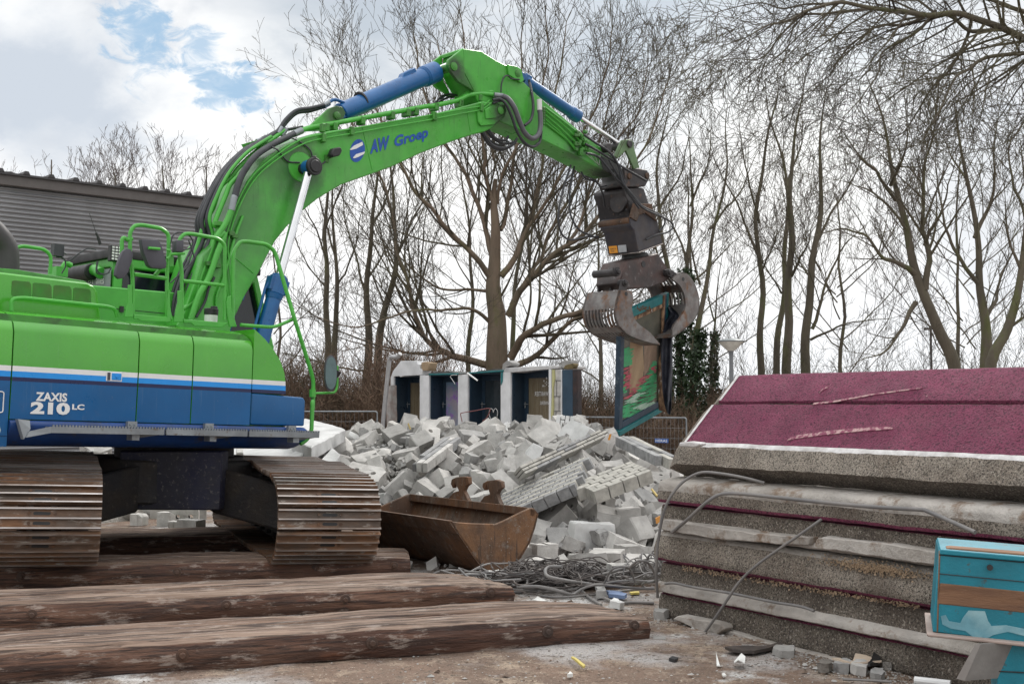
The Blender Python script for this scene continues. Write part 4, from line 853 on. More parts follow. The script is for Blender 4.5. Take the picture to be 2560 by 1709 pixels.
# linkage at the arm end
for w in (.24, -.27):
    mb = MB(); mb.prism(ppx(z5, [(1375, 1090), (1395, 1050), (1470, 1040), (1500, 1070), (1500, 1110), (1550, 1290), (1500, 1300), (1430, 1140), (1360, 1210), (1330, 1190)], w), BN * .035)
    mb.build('link', mat('pale green link', (0.12, 0.22, 0.09), .5, c2=(.06, .10, .05), bump=.1), arm, bevel=.006)
for p, r in (((1300, 1110), .065), ((1485, 1080), .055)):
    c = B(*z5(*p), .30); mb = MB(); mb.cyl(c, c - BN * .6, r, 18); mb.build('link_pin', STEEL, arm, bevel=.008)
# ---- grapple
GR = []
def gprism(name, pts, cv, w0, w1, m=STEEL, bevel=.012, par=None):
    mb = MB(); mb.prism(ppx(cv, pts, w0), -BN * (w0 - w1)); o = mb.build(name, m, par or grap, bevel=bevel); return o
mb = MB(); mb.prism(ppx(z14, [(430, 100), (600, 105), (720, 130), (758, 180), (745, 260), (700, 345), (480, 352), (400, 335), (410, 290), (440, 250)], .23), -BN * .46)
grap = mb.build('quick_hitch', STEEL, EX, bevel=.012)
for p in ((730, 205), (500, 210)):
    c = B(*z14(*p), .25); mb = MB(); mb.cyl(c, c - BN * .5, .045, 16); mb.build('hitch_pin', RUST, grap, bevel=.006)
RT_ = empty('rot', (0, 0, 0)); bpy.data.objects.remove(RT_)
mb = MB(); mb.prism(ppx(z14, [(430, 360), (680, 360), (745, 560), (790, 570), (820, 770), (500, 760), (470, 560), (420, 420)], .20), -BN * .60)
neck = mb.build('grapple_neck', STEEL, EX, bevel=.015)
nu = -BU
cN = None
def on_left(px, py, s0, conv_):               # point on a plane facing backwards along the boom (normal -u) that passes through s0
    r = ray(*conv_(px, py)); t = (s0 - EYE).dot(B.u) / r.dot(B.u); return EYE + r * t
s0 = B(*z14(470, 560), .20)
cN = on_left(365, 560, s0, z14) - B.u * .02
mb = MB(); mb.cyl(cN, cN - B.u * .035, .15, 28); 
for k in range(9):
    q = cN + BN * (.19 * math.cos(k * .7)) + V((0, 0, .19 * math.sin(k * .7))); mb.cyl(q, q - B.u * .02, .018, 8)
mb.build('bearing_disc', STEEL, neck, bevel=.006)
# housing box
HB = [(500, 740), (560, 560), (800, 575), (850, 830), (925, 1080), (610, 1200), (540, 920)]
mb = MB(); mb.prism(ppx(z14, [(498, 850), (500, 740), (545, 720), (600, 700), (650, 690), (720, 700), (800, 720), (860, 800), (925, 1085), (608, 1205), (548, 920)], .26), -BN * .58)
hous = mb.build('grapple_housing', mat('scratched dark housing', (.045, .043, .055), .5, .2, c2=(.065, .055, .055), s1=4, c3=(.12, .075, .06), s3=7, lo3=.6, hi3=.75, bump=.3, bs=50), EX, bevel=.012)
mb = MB(); mb.prism(ppx(z14, [(545, 565), (790, 572), (800, 640), (850, 800), (700, 690), (620, 720), (590, 800), (500, 745)], .28), -BN * .03); mb.prism(ppx(z14, [(545, 565), (620, 570), (590, 760), (500, 745)], -.28), -BN * .04)
mb.build('hook_plate', RUST, hous, bevel=.005)
mb = MB(); c1 = B(*z14(500, 790), .24); mb.cyl(c1, c1 - BN * .58, .052, 18); mb.build('housing_pin', RUST, hous)
mb = MB(); mb.tube(ppx(z14, [(610, 1208), (925, 1092)], .27), .010, 6); s1 = B(*z14(548, 920), .26) - B.u * .005
mb.tube([B(*z14(608, 1208), .27), B(*z14(608, 1208), .27) - BN * .59], .010, 6); mb.build('housing_edge', WORN, hous)
s2 = B(*z14(600, 1160), .26)
def stick(pts, m, name):
    q = [on_left(x, y, s2 - B.u * .028, z14) for x, y in pts]; mb = MB(); mb.prism(q, -B.u * .003); return mb.build(name, m, hous, smooth=None)
sk = stick([(218, 1128), (325, 1118), (340, 1212), (232, 1222)], mat('orange sticker', (.70, .28, .01), .5, bump=0), 'sticker')
stick([(338, 1116), (445, 1106), (455, 1198), (350, 1210)], mat('grey sticker', (.40, .41, .43), .5, bump=0), 'sticker')
text('SKL\n10', on_left(240, 1205, s2 - B.u * .034, z14), on_left(320, 1195, s2, z14) - on_left(240, 1205, s2, z14), V((0, 0, 1)), (on_left(320, 1195, s2, z14) - on_left(240, 1205, s2, z14)).length, .06, BLACK, 'lettering', sk, bold=.0)
mb = MB(); c = B(*z14(560, 1270), -.02); mb.cyl(c - V((0, 0, .05)), c + V((0, 0, .06)), .20, 28); mb.build('rotator', BLACK, EX, bevel=.01)
# lower frame that carries the jaws
LF = [(650, 825), (890, 762), (968, 880), (990, 935), (950, 975), (830, 1022), (640, 1032), (600, 990)]
mb = MB(); mb.prism(ppx(z6, LF, .22), -BN * .46); lowf = mb.build('jaw_frame', mat('brown black frame', (.05, .04, .04), .5, .3, c2=(.085, .05, .045), s1=4, c3=(.14, .13, .13), s3=10, bump=.35), EX, bevel=.012)
c = B(*z6(780, 845), .221); mb = MB(); mb.cyl(c, c + BN * .004, .048, 16); mb.build('frame_hole', BLACK, lowf)
for p, r, L_ in (((645, 985), .055, .12), ((975, 908), .055, .12), ((590, 905), .055, .46)):
    c = B(*z6(*p), .30); mb = MB(); mb.cyl(c, c - BN * L_, r, 18); mb.tube([c, c + BN * .03], [r * .7, r * .55], 14); mb.build('jaw_pin', STEEL, lowf, bevel=.006)
def jaw(outer, inner, w0, w1, ribs, slots, name, hole, lugs):
    n = 22
    def resample(pts, n):
        q = crom([V((x, y, 0)) for x, y in pts], 8); L = [0]
        for i in range(1, len(q)): L.append(L[-1] + (q[i] - q[i - 1]).length)
        o_ = []
        for i in range(n + 1):
            s = L[-1] * i / n; k = max(j for j in range(len(L)) if L[j] <= s + 1e-9); k = min(k, len(q) - 2)
            o_.append(q[k].lerp(q[k + 1], (s - L[k]) / max(1e-9, L[k + 1] - L[k])))
        return [(p.x, p.y) for p in o_]
    oo, ii = resample(outer, n), resample(inner, n)
    root = None
    mb = MB()
    po, pi_ = ppx(z6, oo, w0), ppx(z6, ii, w0)
    # side plate (near) and its far twin
    for dw in (0, (w1 - w0) + .035):
        mb = MB(); A_ = [p + BN * dw for p in po]; B2 = [p + BN * dw for p in pi_]
        mb.prism(A_ + list(reversed(B2)), -BN * .035)
        o = mb.build(name if root is None else 'side_plate', JAW, root or EX, smooth=30)
        root = root or o
    mb = MB(); th = .022
    W = w0 - w1
    inn = [p + (q - p).normalized() * th if (q - p).length > th else q for p, q in zip(po, pi_)]
    for i in range(n):
        t = (i + .5) / n; sl = any(a < t < b for a, b in slots)
        if not sl: mb.prism([po[i], po[i + 1], inn[i + 1], inn[i]], -BN * W)
        else:
            for k in range(ribs + 1):
                c = .035 + (W - .07) * k / ribs; hw = .0155
                mb.prism([p - BN * (c - hw) for p in (po[i], po[i + 1], inn[i + 1], inn[i])], -BN * 2 * hw)
    mb.build('jaw_shell', JAW, root, smooth=30)
    c = B(*z6(*hole), w0 + .001); mb = MB(); mb.cyl(c, c + BN * .003, .03, 14); mb.build('pin_hole', BLACK, root)
    mb = MB()
    for pts, w in lugs: mb.prism(ppx(z6, pts, w), -BN * .035)
    if lugs: mb.build('jaw_lug', STEEL, root, bevel=.005)
jaw([(605, 1040), (578, 1150), (575, 1230), (600, 1310), (660, 1370), (760, 1415), (905, 1455)], [(690, 1045), (705, 1110), (693, 1170), (712, 1250), (750, 1300), (830, 1360), (905, 1448)], .31, -.33, 9, ((.22, .44), (.54, .80)), 'grapple_jaw', (650, 1068),
    [([(465, 880), (480, 865), (500, 880), (480, 960), (478, 1040), (445, 1060), (440, 1000), (468, 950)], .02 - .30), ([(560, 880), (590, 870), (590, 940), (560, 1030), (545, 1070), (530, 1050), (550, 960)], .0), ([(600, 1060), (615, 980), (650, 958), (672, 985), (650, 1040)], .28), ([(560, 870), (600, 865), (605, 920), (580, 940), (560, 920)], .28)])
jaw([(1015, 930), (1080, 905), (1130, 935), (1175, 1010), (1203, 1120), (1185, 1230), (1110, 1320), (1000, 1398)], [(1000, 960), (1050, 1000), (1085, 1060), (1098, 1130), (1095, 1180), (1060, 1245), (1020, 1290), (998, 1335)], .31, -.33, 8, ((.12, .28), (.36, .52)), 'grapple_jaw', (1080, 958),
    [([(945, 890), (985, 880), (1040, 920), (1060, 960), (1000, 960)], .28), ([(945, 890), (985, 880), (1040, 920), (1060, 960), (1000, 960)], -.22)])
# hoses to the grapple
gh = lambda pts, ws, r=.014: hose([z6(*p) for p in pts], ws, r, RUBBER, 'grapple_hose')
gh([(232, 100), (170, 300), (138, 480), (160, 610), (230, 662), (340, 640), (440, 640)], [.1, .15, .2, .2, .2, .1, -.2])
gh([(258, 110), (225, 300), (230, 470), (290, 580), (370, 625), (440, 655)], [.0, .05, .1, .1, .0, -.2])
gh([(310, 150), (345, 200), (430, 230), (470, 310), (488, 410)], [.0, .05, .0, -.1, -.2])
gh([(340, 180), (420, 215), (455, 260), (500, 255)], [.05, .1, .1, .0], .01)
gh([(600, 100), (640, 240), (700, 350), (790, 430), (900, 480), (990, 530), (1000, 570), (960, 605), (880, 625), (800, 660)], [.36, .38, .4, .4, .38, .36, .36, .34, .32, .28])
gh([(520, 60), (590, 180), (680, 310), (760, 400), (860, 450), (930, 490), (940, 540), (900, 600)], [.32, .34, .4, .4, .36, .34, .3, .28])

# ---- undercarriage
TR = Plane(C0, R(21)); TL = TR.u; TF = TR.n; ROLL = R(2.2)
TUP = (V((0, 0, 1)) + TL * math.sin(ROLL)).normalized(); TLL = (TL - V((0, 0, 1)) * math.sin(ROLL)).normalized()
def tp(l, f, z): return V((C0.x, C0.y, .205)) + TLL * (l - .08) + TF * f + TUP * z
def loop_pts():
    prof = []
    zc, rr, fe = .37, .352, 1.92
    for i in range(21): q = -math.pi / 2 + math.pi * i / 20; prof.append((fe + rr * math.cos(q), zc + rr * math.sin(q)))
    top = []
    for i in range(1, 28):
        f = fe - i * 2 * fe / 28; z = .75 + .085 * math.sin(math.pi * i / 28) ** .6 - .03 * abs(math.sin(math.pi * i * 3 / 28)); top.append((f, z))
    prof += top
    for i in range(21): q = math.pi / 2 + math.pi * i / 20; prof.append((-fe + rr * math.cos(q), zc + rr * math.sin(q)))
    prof.append((fe, zc - rr)); return prof
LP = loop_pts(); LL = [0]
for i in range(1, len(LP)): LL.append(LL[-1] + math.dist(LP[i], LP[i - 1]))
NS = 50; pitch = LL[-1] / NS
def lpt(s):
    s %= LL[-1]
    k = 0
    while k < len(LL) - 2 and LL[k + 1] < s: k += 1
    t = (s - LL[k]) / max(1e-9, LL[k + 1] - LL[k]); return (LP[k][0] + (LP[k + 1][0] - LP[k][0]) * t, LP[k][1] + (LP[k + 1][1] - LP[k][1]) * t)
def shoe_mesh():
    mb = MB(); w = .465; h = pitch / 2 * .94
    mb.abox(-w, w, -h, h, -.012, .004)
    for y in (-h * .86, 0, h * .86):
        prof = [(-.014, .004), (-.007, .034), (.007, .034), (.014, .004)]
        mb.prism([(-w, y + a, b) for a, b in prof], (2 * w, 0, 0)); mb.f.pop(); mb.f.pop(); mb.m.pop(); mb.m.pop()
        mb.add([(-w, y + a, b) for a, b in prof] + [(w, y + a, b) for a, b in prof], [(0, 1, 2, 3), (7, 6, 5, 4)])
        mb.abox(-w + .002, w - .002, y - .0062, y + .0062, .0335, .0355, 1)
    for x in (-.1, .1):
        for y in (-h * .45, h * .45): mb.cyl((x, y, .004), (x, y, .014), .014, 8, 3)
    for y in (-h * .45, h * .42): mb.prism([(cx * .05 + sx * .018 * math.cos(q), y + .014 * math.sin(q), .0045) for cx, sx, q in [(1 if math.cos(t) > 0 else -1, 1, t) for t in [k * math.pi / 6 + .01 for k in range(12)]]], (0, 0, .002), 2)
    # chain links beneath
    for x in (-.09, .09): mb.abox(x - .02, x + .02, -h * 1.05, h * 1.05, -.085, -.012, 2)
    o = mb.build('track_shoe', [SHOE, WORN, BLACK, RUST], smooth=30, origin=(0, 0, 0)); return o
shoe0 = shoe_mesh(); used = False
for side, lc_ in (('l', -.735 - .465 ), ('r', .735 + .465 )):
    lc_ = lc_ * 1.0
    tr = empty('track', tp(lc_, 0, 0)); tr.parent = EX; tr.location = tp(lc_, 0, 0) - EX.location
    for k in range(NS):
        f, z = lpt(k * pitch); f1, z1_ = lpt((k + .5) * pitch); f0, z0_ = lpt((k - .5) * pitch)
        tan = (TF * (f1 - f0) + TUP * (z1_ - z0_)).normalized(); nrm = (TLL.cross(tan)).normalized()
        if nrm.dot(TF * f + TUP * (z - .37)) < 0 and abs(f) > 1.9: nrm = -nrm
        if abs(f) <= 1.9:
            want = 1 if z > .37 else -1
            if nrm.dot(TUP) * want < 0: nrm = -nrm
        xx = TLL if tan.cross(nrm).dot(TLL) > 0 else -TLL
        o = shoe0 if not used else shoe0.copy()
        if used: COL.objects.link(o)
        used = True; o.parent = tr
        M = Matrix((xx, tan, nrm)).transposed().to_4x4(); o.matrix_local = Matrix.Translation(tp(lc_, f, z) - wloc(tr)) @ M
    ins = 1 if side == 'l' else -1
    mb = MB()
    for x in (-.2, .17):
        mb.prism([tp(lc_ + x, f, z) for f, z in ((1.65, .20), (1.65, .52), (1.3, .62), (-1.5, .60), (-1.6, .2), (-1.2, .14), (1.3, .14))], TLL * .03)
    mb.prism([tp(lc_ - .2, f, z) for f, z in ((1.6, .52), (1.3, .60), (-1.5, .58), (-1.5, .54), (1.3, .56))], TLL * .38)
    for f in (-1.3, -.9, -.5, -.1, .3, .7, 1.1, 1.5): mb.cyl(tp(lc_ - .16, f, .13), tp(lc_ + .16, f, .13), .075, 14)
    for f in (-.7, .7): mb.cyl(tp(lc_ - .12, f, .68), tp(lc_ + .12, f, .68), .06, 14)
    mb.cyl(tp(lc_ - .07, 1.92, .37), tp(lc_ + .07, 1.92, .37), .26, 24); mb.cyl(tp(lc_ - .07, -1.92, .37), tp(lc_ + .07, -1.92, .37), .26, 24)
    mb.build('track_frame', GRIME, tr, smooth=35)
# carbody
mb = MB()
for s in (-1, 1):
    for f in (.85, -.85):
        A1, A2 = (s * .35, f * .75), (s * 1.05, f * 1.15)
        ring = lambda c, hw, z0, zt: [tp(c[0], c[1] - hw, z0), tp(c[0], c[1] + hw, z0), tp(c[0], c[1] + hw, zt), tp(c[0], c[1] - hw, zt)]
        mb.loft([ring(A1, .22, .35, .80), ring(A2, .25, .18, .62)])
mb.prism([tp(l, f, .42) for l, f in ((-.75, -.6), (-.4, -.85), (.4, -.85), (.75, -.6), (.75, .6), (.4, .85), (-.4, .85), (-.75, .6))], TUP * .42)
mb.build('carbody', GRIME, EX, bevel=.02)
Q = [at(*z2(780, 592), 11.62), at(*z2(1452, 592), 11.62), at(*z2(1436, 978), 11.62), at(*z2(790, 975), 11.62)]
mb = MB(); mb.prism(Q, V((0, .25, 0))); mb.build('front_plate', NAVYGR, EX, bevel=.012)
mb = MB(); c = V((C0.x, C0.y, 0)); mb.cyl(c + V((0, 0, .95)), c + V((0, 0, 1.22)), .60, 40); mb.cyl(c + V((0, 0, 1.0)), c + V((0, 0, 1.06)), .70, 40); mb.build('swing_ring', GRIME, EX, bevel=.01)
mb = MB(); mb.prism([bp(a, 1.19, w) for a, w in ((-2.4, 1.1), (.5, 1.1), (1.3, -.3), (1.3, -1.2), (-2.4, -1.2))], BH * .12)
mb.build('belly_plate', GRIME, EX)
# ================================================================ TIMBER MATS
def mat_beam(nfl, nfr, nbl, nbr, z0, z1_, name, label, bolts, seed, nb=4, endround=.05, groove=()):
    """a bolted mat of heavy beams: near-left, near-right, back-left, back-right ground points"""
    rs = random.Random(seed); c = (V(nfl) + V(nfr)) / 2
    root = empty(name, (c.x, c.y, z0), label, 'timber mat', 'heavy timber mats laid under and before the excavator')
    for b in range(nb):
        t0, t1 = b / nb, (b + 1) / nb - .02
        L0, L1 = V(nfl).lerp(V(nbl), t0), V(nfl).lerp(V(nbl), t1); R0, R1 = V(nfr).lerp(V(nbr), t0), V(nfr).lerp(V(nbr), t1)
        ext = rs.uniform(-.03, .03) if b else 0
        dl = (R0 - L0).normalized(); R0 = R0 + dl * ext; R1 = R1 + dl * ext
        ns = max(8, int((R0 - L0).length / .09)); rings = []; off = rs.random() * 60
        zt = z1_ + (rs.uniform(-.008, .006) if b else 0)
        Lx = (R0 - L0).length
        for i in range(ns + 1):
            t = i / ns; a = L0.lerp(R0, t); d = L1.lerp(R1, t); e = (1 - t) * Lx
            k = 1.0
            if e < .8: k = 1 - ((.8 - e) / .8) ** 2.2 * (.50 if endround > .04 else .12)
            dr = (d - a); w = dr.length; dr.normalize(); H = (zt - z0)
            if t * Lx < .1: k = min(k, .93)
            ztt = z0 + H * (.5 + .5 * k); zb = z0 + H * (.5 - .5 * k) * .4
            nA = noise.noise(V((t * Lx * 1.3, off, 0))) * .016 + noise.noise(V((t * Lx * 6, off, 4))) * .008; nB = noise.noise(V((t * Lx * 1.8, off + 9, 0))) * .02; ztt_n = noise.noise(V((t * Lx * 2.2, off, 7))) * .006
            if b == 0:
                r = .05
                pr = [(0.015 + nA, zb), (nA, zb + .05), (nA - .004, (zb + ztt) / 2), (nA + .008, ztt - .065 + ztt_n), (.028 + nA, ztt - .026 + ztt_n), (.075 + nA * .6, ztt - .004 + ztt_n * .5)]
            else: pr = [(0, zb), (.0, ztt - .012), (.012, ztt)]
            pr += [(w * .35, ztt + nB * .3 - .004), (w * .65, ztt + nB * .4 - .004), (w - .012, ztt), (w, ztt - .012), (w, zb)]
            rings.append([V((a.x, a.y, 0)) + dr * x + V((0, 0, z)) for x, z in pr])
        n = len(rings[0])
        mb = MB()
        sidem = 1
        mi = ([1, 1, 1, 1, 0, 0, 0, 0, 0, 1, 1] if b == 0 else [1, 0, 0, 0, 0, 0, 1, 1])
        mb.loft(rings, mi=mi)
        # fine surface wear
        o = mb.build('beam', [WOODTOP, WOODRED if b == 0 else WOOD], root, smooth=38, rough=.0)
        me = o.data
        bm = bmesh.new(); bm.from_mesh(me)
        bmesh.ops.subdivide_edges(bm, edges=bm.edges, cuts=1, use_grid_fill=True)
        dlv = dl
        for v in bm.verts:
            p = v.co; s = p.dot(dlv); q = p - dlv * s
            v.co += V((0, 0, 1)) * noise.noise(V((s * 1.1 + off, q.x * 26 + q.y * 26, q.z * 30))) * .009 + noise.noise_vector(V((s * 5, q.x * 9 + off, q.z * 12 + q.y * 9))) * .006 - V((0, 0, 1)) * max(0, noise.noise(V((s * 1.1 + off, q.dot(V((-dlv.y, dlv.x, 0))) * 22, 2))) - .20) * .035
        bm.to_mesh(me); bm.free()
        lx = dl; o['_'] = 0; del o['_']
        # align texture grain with the beam
        ang = math.atan2(dl.y, dl.x); Rm = Matrix.Rotation(-ang, 4, 'Z'); me.transform(Rm); o.rotation_euler = (0, 0, ang)
        me.polygons.foreach_set('use_smooth', [True] * len(me.polygons)); me.set_sharp_from_angle(angle=R(50))
    nrm = V((dl.y, -dl.x, 0))
    for t in bolts:
        p = V(nfl).lerp(V(nfr), t); p.z = z0 + (z1_ - z0) * .52; p -= nrm * .012
        mb = MB(); mb.tube([p, p + nrm * .016, p + nrm * .018], [.040, .038, .026], 18); mb.tube([p, p + nrm * .036, p + nrm * .04], [.020, .020, .015], 8)
        mb.build('bolt', mat('rusty bolt', (.07, .048, .04), .7, .3, c2=(.11, .06, .04), s1=9, bump=.4), root)
    return root
def g2(p, z=0.0): q = gz(*p, z); return V((q.x, q.y, 0))
# front mat
a, b = g2((-60, 1716)), g2((1626, 1599)); d_ = (b - a).normalized(); bk = V((-d_.y, d_.x, 0))
mat_beam(a - d_ * .6, b, a - d_ * .6 + bk * .66, b + bk * .74 - d_ * .15, 0, .195, 'timber_mat', 'nearest timber mat with rounded right end and bolt heads, lying on the dusty ground', (.11, .36, .60, .845, .975), 3, nb=2)
a, b = g2((-60, 1579)), g2((1289, 1508)); d_ = (b - a).normalized(); bk = V((-d_.y, d_.x, 0))
mat_beam(a - d_ * .6, b, a - d_ * .6 + bk * .66, b + bk * .68 - d_ * .25, 0, .192, 'timber_mat', 'second timber mat from the front with split bark like side and whitened end', (.21, .505, .70, .955), 5, nb=2)
a, b = g2((-60, 1475)), g2((1026, 1441)); d_ = (b - a).normalized(); bk = V((-d_.y, d_.x, 0))
mat_beam(a - d_ * .6, b, a - d_ * .6 + bk * .66, b + bk * .66, 0, .20, 'timber_mat', 'third timber mat, its square bolted end sticking out under the right track', (.22, .52, .80, .965), 8, nb=2, endround=.02)
a, b = g2((-60, 1394)), g2((900, 1372)); d_ = (b - a).normalized(); bk = V((-d_.y, d_.x, 0))
mat_beam(a - d_ * .6, b, a - d_ * .6 + bk * .9, b + bk * .9, 0, .20, 'timber_mat', 'rearmost dark timber mat beneath the far ends of the tracks', (.5,), 11, nb=3, endround=.02)

# ================================================================ DITCHING BUCKET
def build_bucket():
    T0 = gz(*z4(1135, 1131)); W0 = gz(*z4(400, 985)); wd = (W0 - T0); wd.z = 0; wd.normalize(); pd = V((-wd.y, wd.x, 0))
    if pd.x < 0: pd = -pd
    root = empty('excavator_bucket', (T0.x, T0.y, 0), 'rusty wide ditching bucket lying on the ground in front of the rubble heap', 'bucket')
    def sp(cx, cy):                             # side plane through T0
        P = Plane(T0, math.atan2(pd.y, pd.x)); return P(*z4(cx, cy), 0)
    side = [sp(*p) for p in ((845, 785), (900, 795), (1000, 802), (1150, 806), (1200, 785), (1290, 740), (1370, 702), (1402, 712), (1425, 742), (1405, 830), (1370, 930), (1310, 1030), (1225, 1110), (1160, 1128), (1100, 1128), (1060, 1100), (1000, 1020), (940, 930), (880, 840))]
    lw = 2.26
    mb = MB(); mb.prism(side, wd * .03); mb.build('side_plate', RUSTO, root, bevel=.008)
    far = [p + wd * lw for p in side]; mb = MB(); mb.prism(far, wd * .03); mb.build('side_plate', RUST, root, bevel=.008)
    bot = [side[i] for i in (0, 18, 17, 16, 15, 14, 13, 12, 11, 10, 9, 8, 7)]
    c = sum(side, V()) / len(side); th = .025
    inn = [p + (c - p).normalized() * th for p in bot]
    mb = MB()
    for i in range(len(bot) - 1): mb.prism([bot[i], bot[i + 1], inn[i + 1], inn[i]], wd * lw)
    mb.build('shell', RUST, root, smooth=40)
    mb = MB(); r0 = side[7]; rt = side[6]
    mb.prism([side[6] + V((0, 0, .002)), side[7] + V((0, 0, .01)), side[7] - V((0, 0, .07)) , side[6] - V((0, 0, .08))], wd * lw); mb.build('back_rim', RUST, root, bevel=.006)
    mb = MB(); e = (side[18] - side[0]).normalized()
    mb.prism([side[0] + pd * -.012, side[0] + pd * .03, side[0] + e * .16 + pd * .03, side[0] + e * .16 - pd * .012], wd * lw); mb.build('cutting_lip', RUST, root, bevel=.005)
    # two hooked ears
    Pe = Plane(side[7] + wd * .0, math.atan2(wd.y, wd.x)); 
    for pts in ([(845, 640), (880, 600), (915, 590), (900, 560), (890, 540), (875, 575), (862, 545), (868, 515), (900, 500), (945, 497), (975, 500), (980, 545), (960, 560), (945, 590), (960, 620), (978, 660), (850, 655)],
                [(1055, 660), (1080, 625), (1118, 612), (1105, 575), (1095, 550), (1082, 590), (1068, 565), (1072, 540), (1100, 525), (1160, 517), (1190, 530), (1195, 570), (1175, 585), (1162, 610), (1170, 640), (1192, 690), (1060, 670)]):
        q = [Pe(*z4(*p), 0) for p in pts]
        for dpt in (0,):
            mb = MB(); mb.prism([p - pd * .02 for p in q], pd * .05)
            cc = (q[10] + q[7]) / 2; pass
            mb.build('hook_ear', RUST, root, bevel=.005)
build_bucket()

# ================================================================ STACKED WALL PANELS
def build_slabs():
    A = gz(1645, 1539); Bq = gz(2131, 1654); d = (Bq - A); d.z = 0; d.normalize()       # towards the camera, right
    P = Plane(A, math.atan2(d.y, d.x)); L = 5.2; nrm = -P.n if P.n.x > 0 else P.n
    back = V((-d.y, d.x, 0)); back = back if back.x > 0 else -back; outw = -back
    P1 = lambda px, py, w=0: P(px, py, w)
    def pebble(t, c, vec, mix, rng, nz, tcx):
        c = mix(rng(nz(60, 4, .6), .56, .63, 0, .8), c, (0.46, 0.41, 0.35))
        c = mix(rng(nz(85, 3, .6), .53, .60, 0, .85), c, (0.045, 0.038, 0.032))
        return mix(rng(nz(2.6, 8, .7), .52, .66, 0, .5), c, (0.13, 0.10, 0.08))
    def fade(t, c, vec, mix, rng, nz, tcx):
        c = mix(rng(nz(2.2, 8, .7), .50, .68, 0, .3), c, (0.25, 0.07, 0.11))
        c = mix(rng(nz(60, 3, .6), .53, .61, 0, .8), c, (0.055, 0.008, 0.026))
        return mix(rng(nz(26, 6, .7), .66, .70, 0, .6), c, (0.42, 0.28, 0.28))
    AGG = mat('exposed aggregate concrete', (0.37, 0.325, 0.275), 0.95, c2=(0.25, 0.205, 0.165), s1=2.4, c3=(0.09, 0.075, 0.062), s3=130, lo3=0.50, hi3=0.60, bump=1.0, bs=90, bd=0.025, var=0.25, extra=pebble)
    AGGD = mat('dark aggregate concrete', (0.24, 0.205, 0.168), 0.95, c2=(0.145, 0.118, 0.095), s1=2.4, c3=(0.065, 0.053, 0.045), s3=130, lo3=0.50, hi3=0.60, bump=1.0, bs=90, bd=0.025, var=0.25, extra=pebble)
    CONC = mat('rough concrete back', (0.44, 0.41, 0.38), 0.95, c2=(0.32, 0.29, 0.26), s1=1.8, c3=(0.21, 0.155, 0.115), s3=4, lo3=0.54, hi3=0.64, bump=0.9, bs=26, bd=0.025, var=0.2)
    PURP = mat('purple painted roughcast', (0.185, 0.026, 0.074), 0.8, c2=(0.215, 0.036, 0.086), s1=2.5, c3=(0.070, 0.011, 0.032), s3=70, lo3=0.54, hi3=0.62, bump=1.0, bs=70, bd=0.025, var=0.15, extra=fade)
    WEDGE = mat('white paint edge', (0.68, 0.67, 0.67), 0.8, c2=(.45, .43, .42), s1=8, bump=0.8, bs=50)
    labels = {0: 'lowest', 1: 'second from the bottom', 2: 'third from the bottom', 3: 'fourth from the bottom', 4: 'uppermost flat'}
    def slab(prof, mats_i, name, label, a0=0, a1=L, seed=0, amp=.0055, skew=0.0):
        rs = random.Random(seed); mb = MB(); rings = []; n = int((a1 - a0) / .045)
        for it in range(1):                     # round the corners of the profile
            np_, nm = [], []
            for k in range(len(prof)):
                (o0_, z0_), (o1_, z1_) = prof[k], prof[(k + 1) % len(prof)]; L_ = math.hypot(o1_ - o0_, z1_ - z0_); c_ = min(.25, .022 / max(L_, .001))
                for t_ in (c_, 1 - c_): np_.append((o0_ + (o1_ - o0_) * t_, z0_ + (z1_ - z0_) * t_)); nm.append(mats_i[k % len(mats_i)])
            prof, mats_i = np_, nm
        for i in range(n + 1):
            a = a0 + (a1 - a0) * i / n; rg = []
            for k, (o, z) in enumerate(prof):
                q = A + d * a; q = V((q.x, q.y, 0)) + outw * o + V((0, 0, z))
                if o > -.9:
                    q += noise.noise_vector(V((a * 3.1, o * 5 + seed * 7, z * 5))) * amp + noise.noise_vector(V((a * 14, o * 20 + seed * 3, z * 20))) * amp * .7
                rg.append(q)
            rings.append(rg)
        mb.loft(rings, mi=mats_i)
        o = mb.build(name, [AGG, AGGD, CONC, PURP, WEDGE], smooth=45)
        return tag(o, label, 'wall panel', 'purple concrete wall panels stacked on their sides')
    # (outward offset, z) going round: bottom back, bottom front ... top front, top back
    slab([(-1.3, .0), (-.10, -.02), (.0, 0.0), (-.02, .16), (-.06, .185), (-1.3, .19)], [1, 1, 1, 3, 2, 1], 'wall_panel', 'dark speckled concrete panel at the bottom of the stack, next to the ground', seed=1)
    slab([(-1.3, .20), (-.05, .192), (.03, .19), (.035, .235), (-.01, .262), (-.025, .28), (-.035, .395), (-.07, .408), (-1.3, .41)], [2, 2, 2, 2, 1, 1, 3, 3, 1], 'wall_panel', 'concrete panel with pale protruding lip, second from the bottom of the stack', seed=2)
    slab([(-1.3, .42), (-.06, .415), (.025, .425), (.035, .50), (.0, .60), (-.04, .645), (-1.3, .655)], [3, 3, 0, 0, 2, 2, 0], 'wall_panel', 'pale bevelled concrete panel strewn with yellow crumbs, third from the bottom', seed=3)
    slab([(-1.3, .665), (-.05, .66), (.005, .665), (.0, .70), (-.03, .715), (-.04, .832), (-.07, .842), (-1.3, .845)], [2, 2, 2, 2, 1, 3, 3, 1], 'wall_panel', 'speckled dark panel above a broken pale ledge, fourth from the bottom', seed=4)
    slab([(-1.3, .855), (-.05, .848), (.0, .86), (-.01, .93), (-.01, 1.0), (-.05, 1.03), (-.16, 1.045), (-1.3, 1.055)], [3, 3, 0, 2, 2, 2, 2, 0], 'wall_panel', 'concrete panel just below the tilted purple one, its top edge rounded and pale', seed=5)
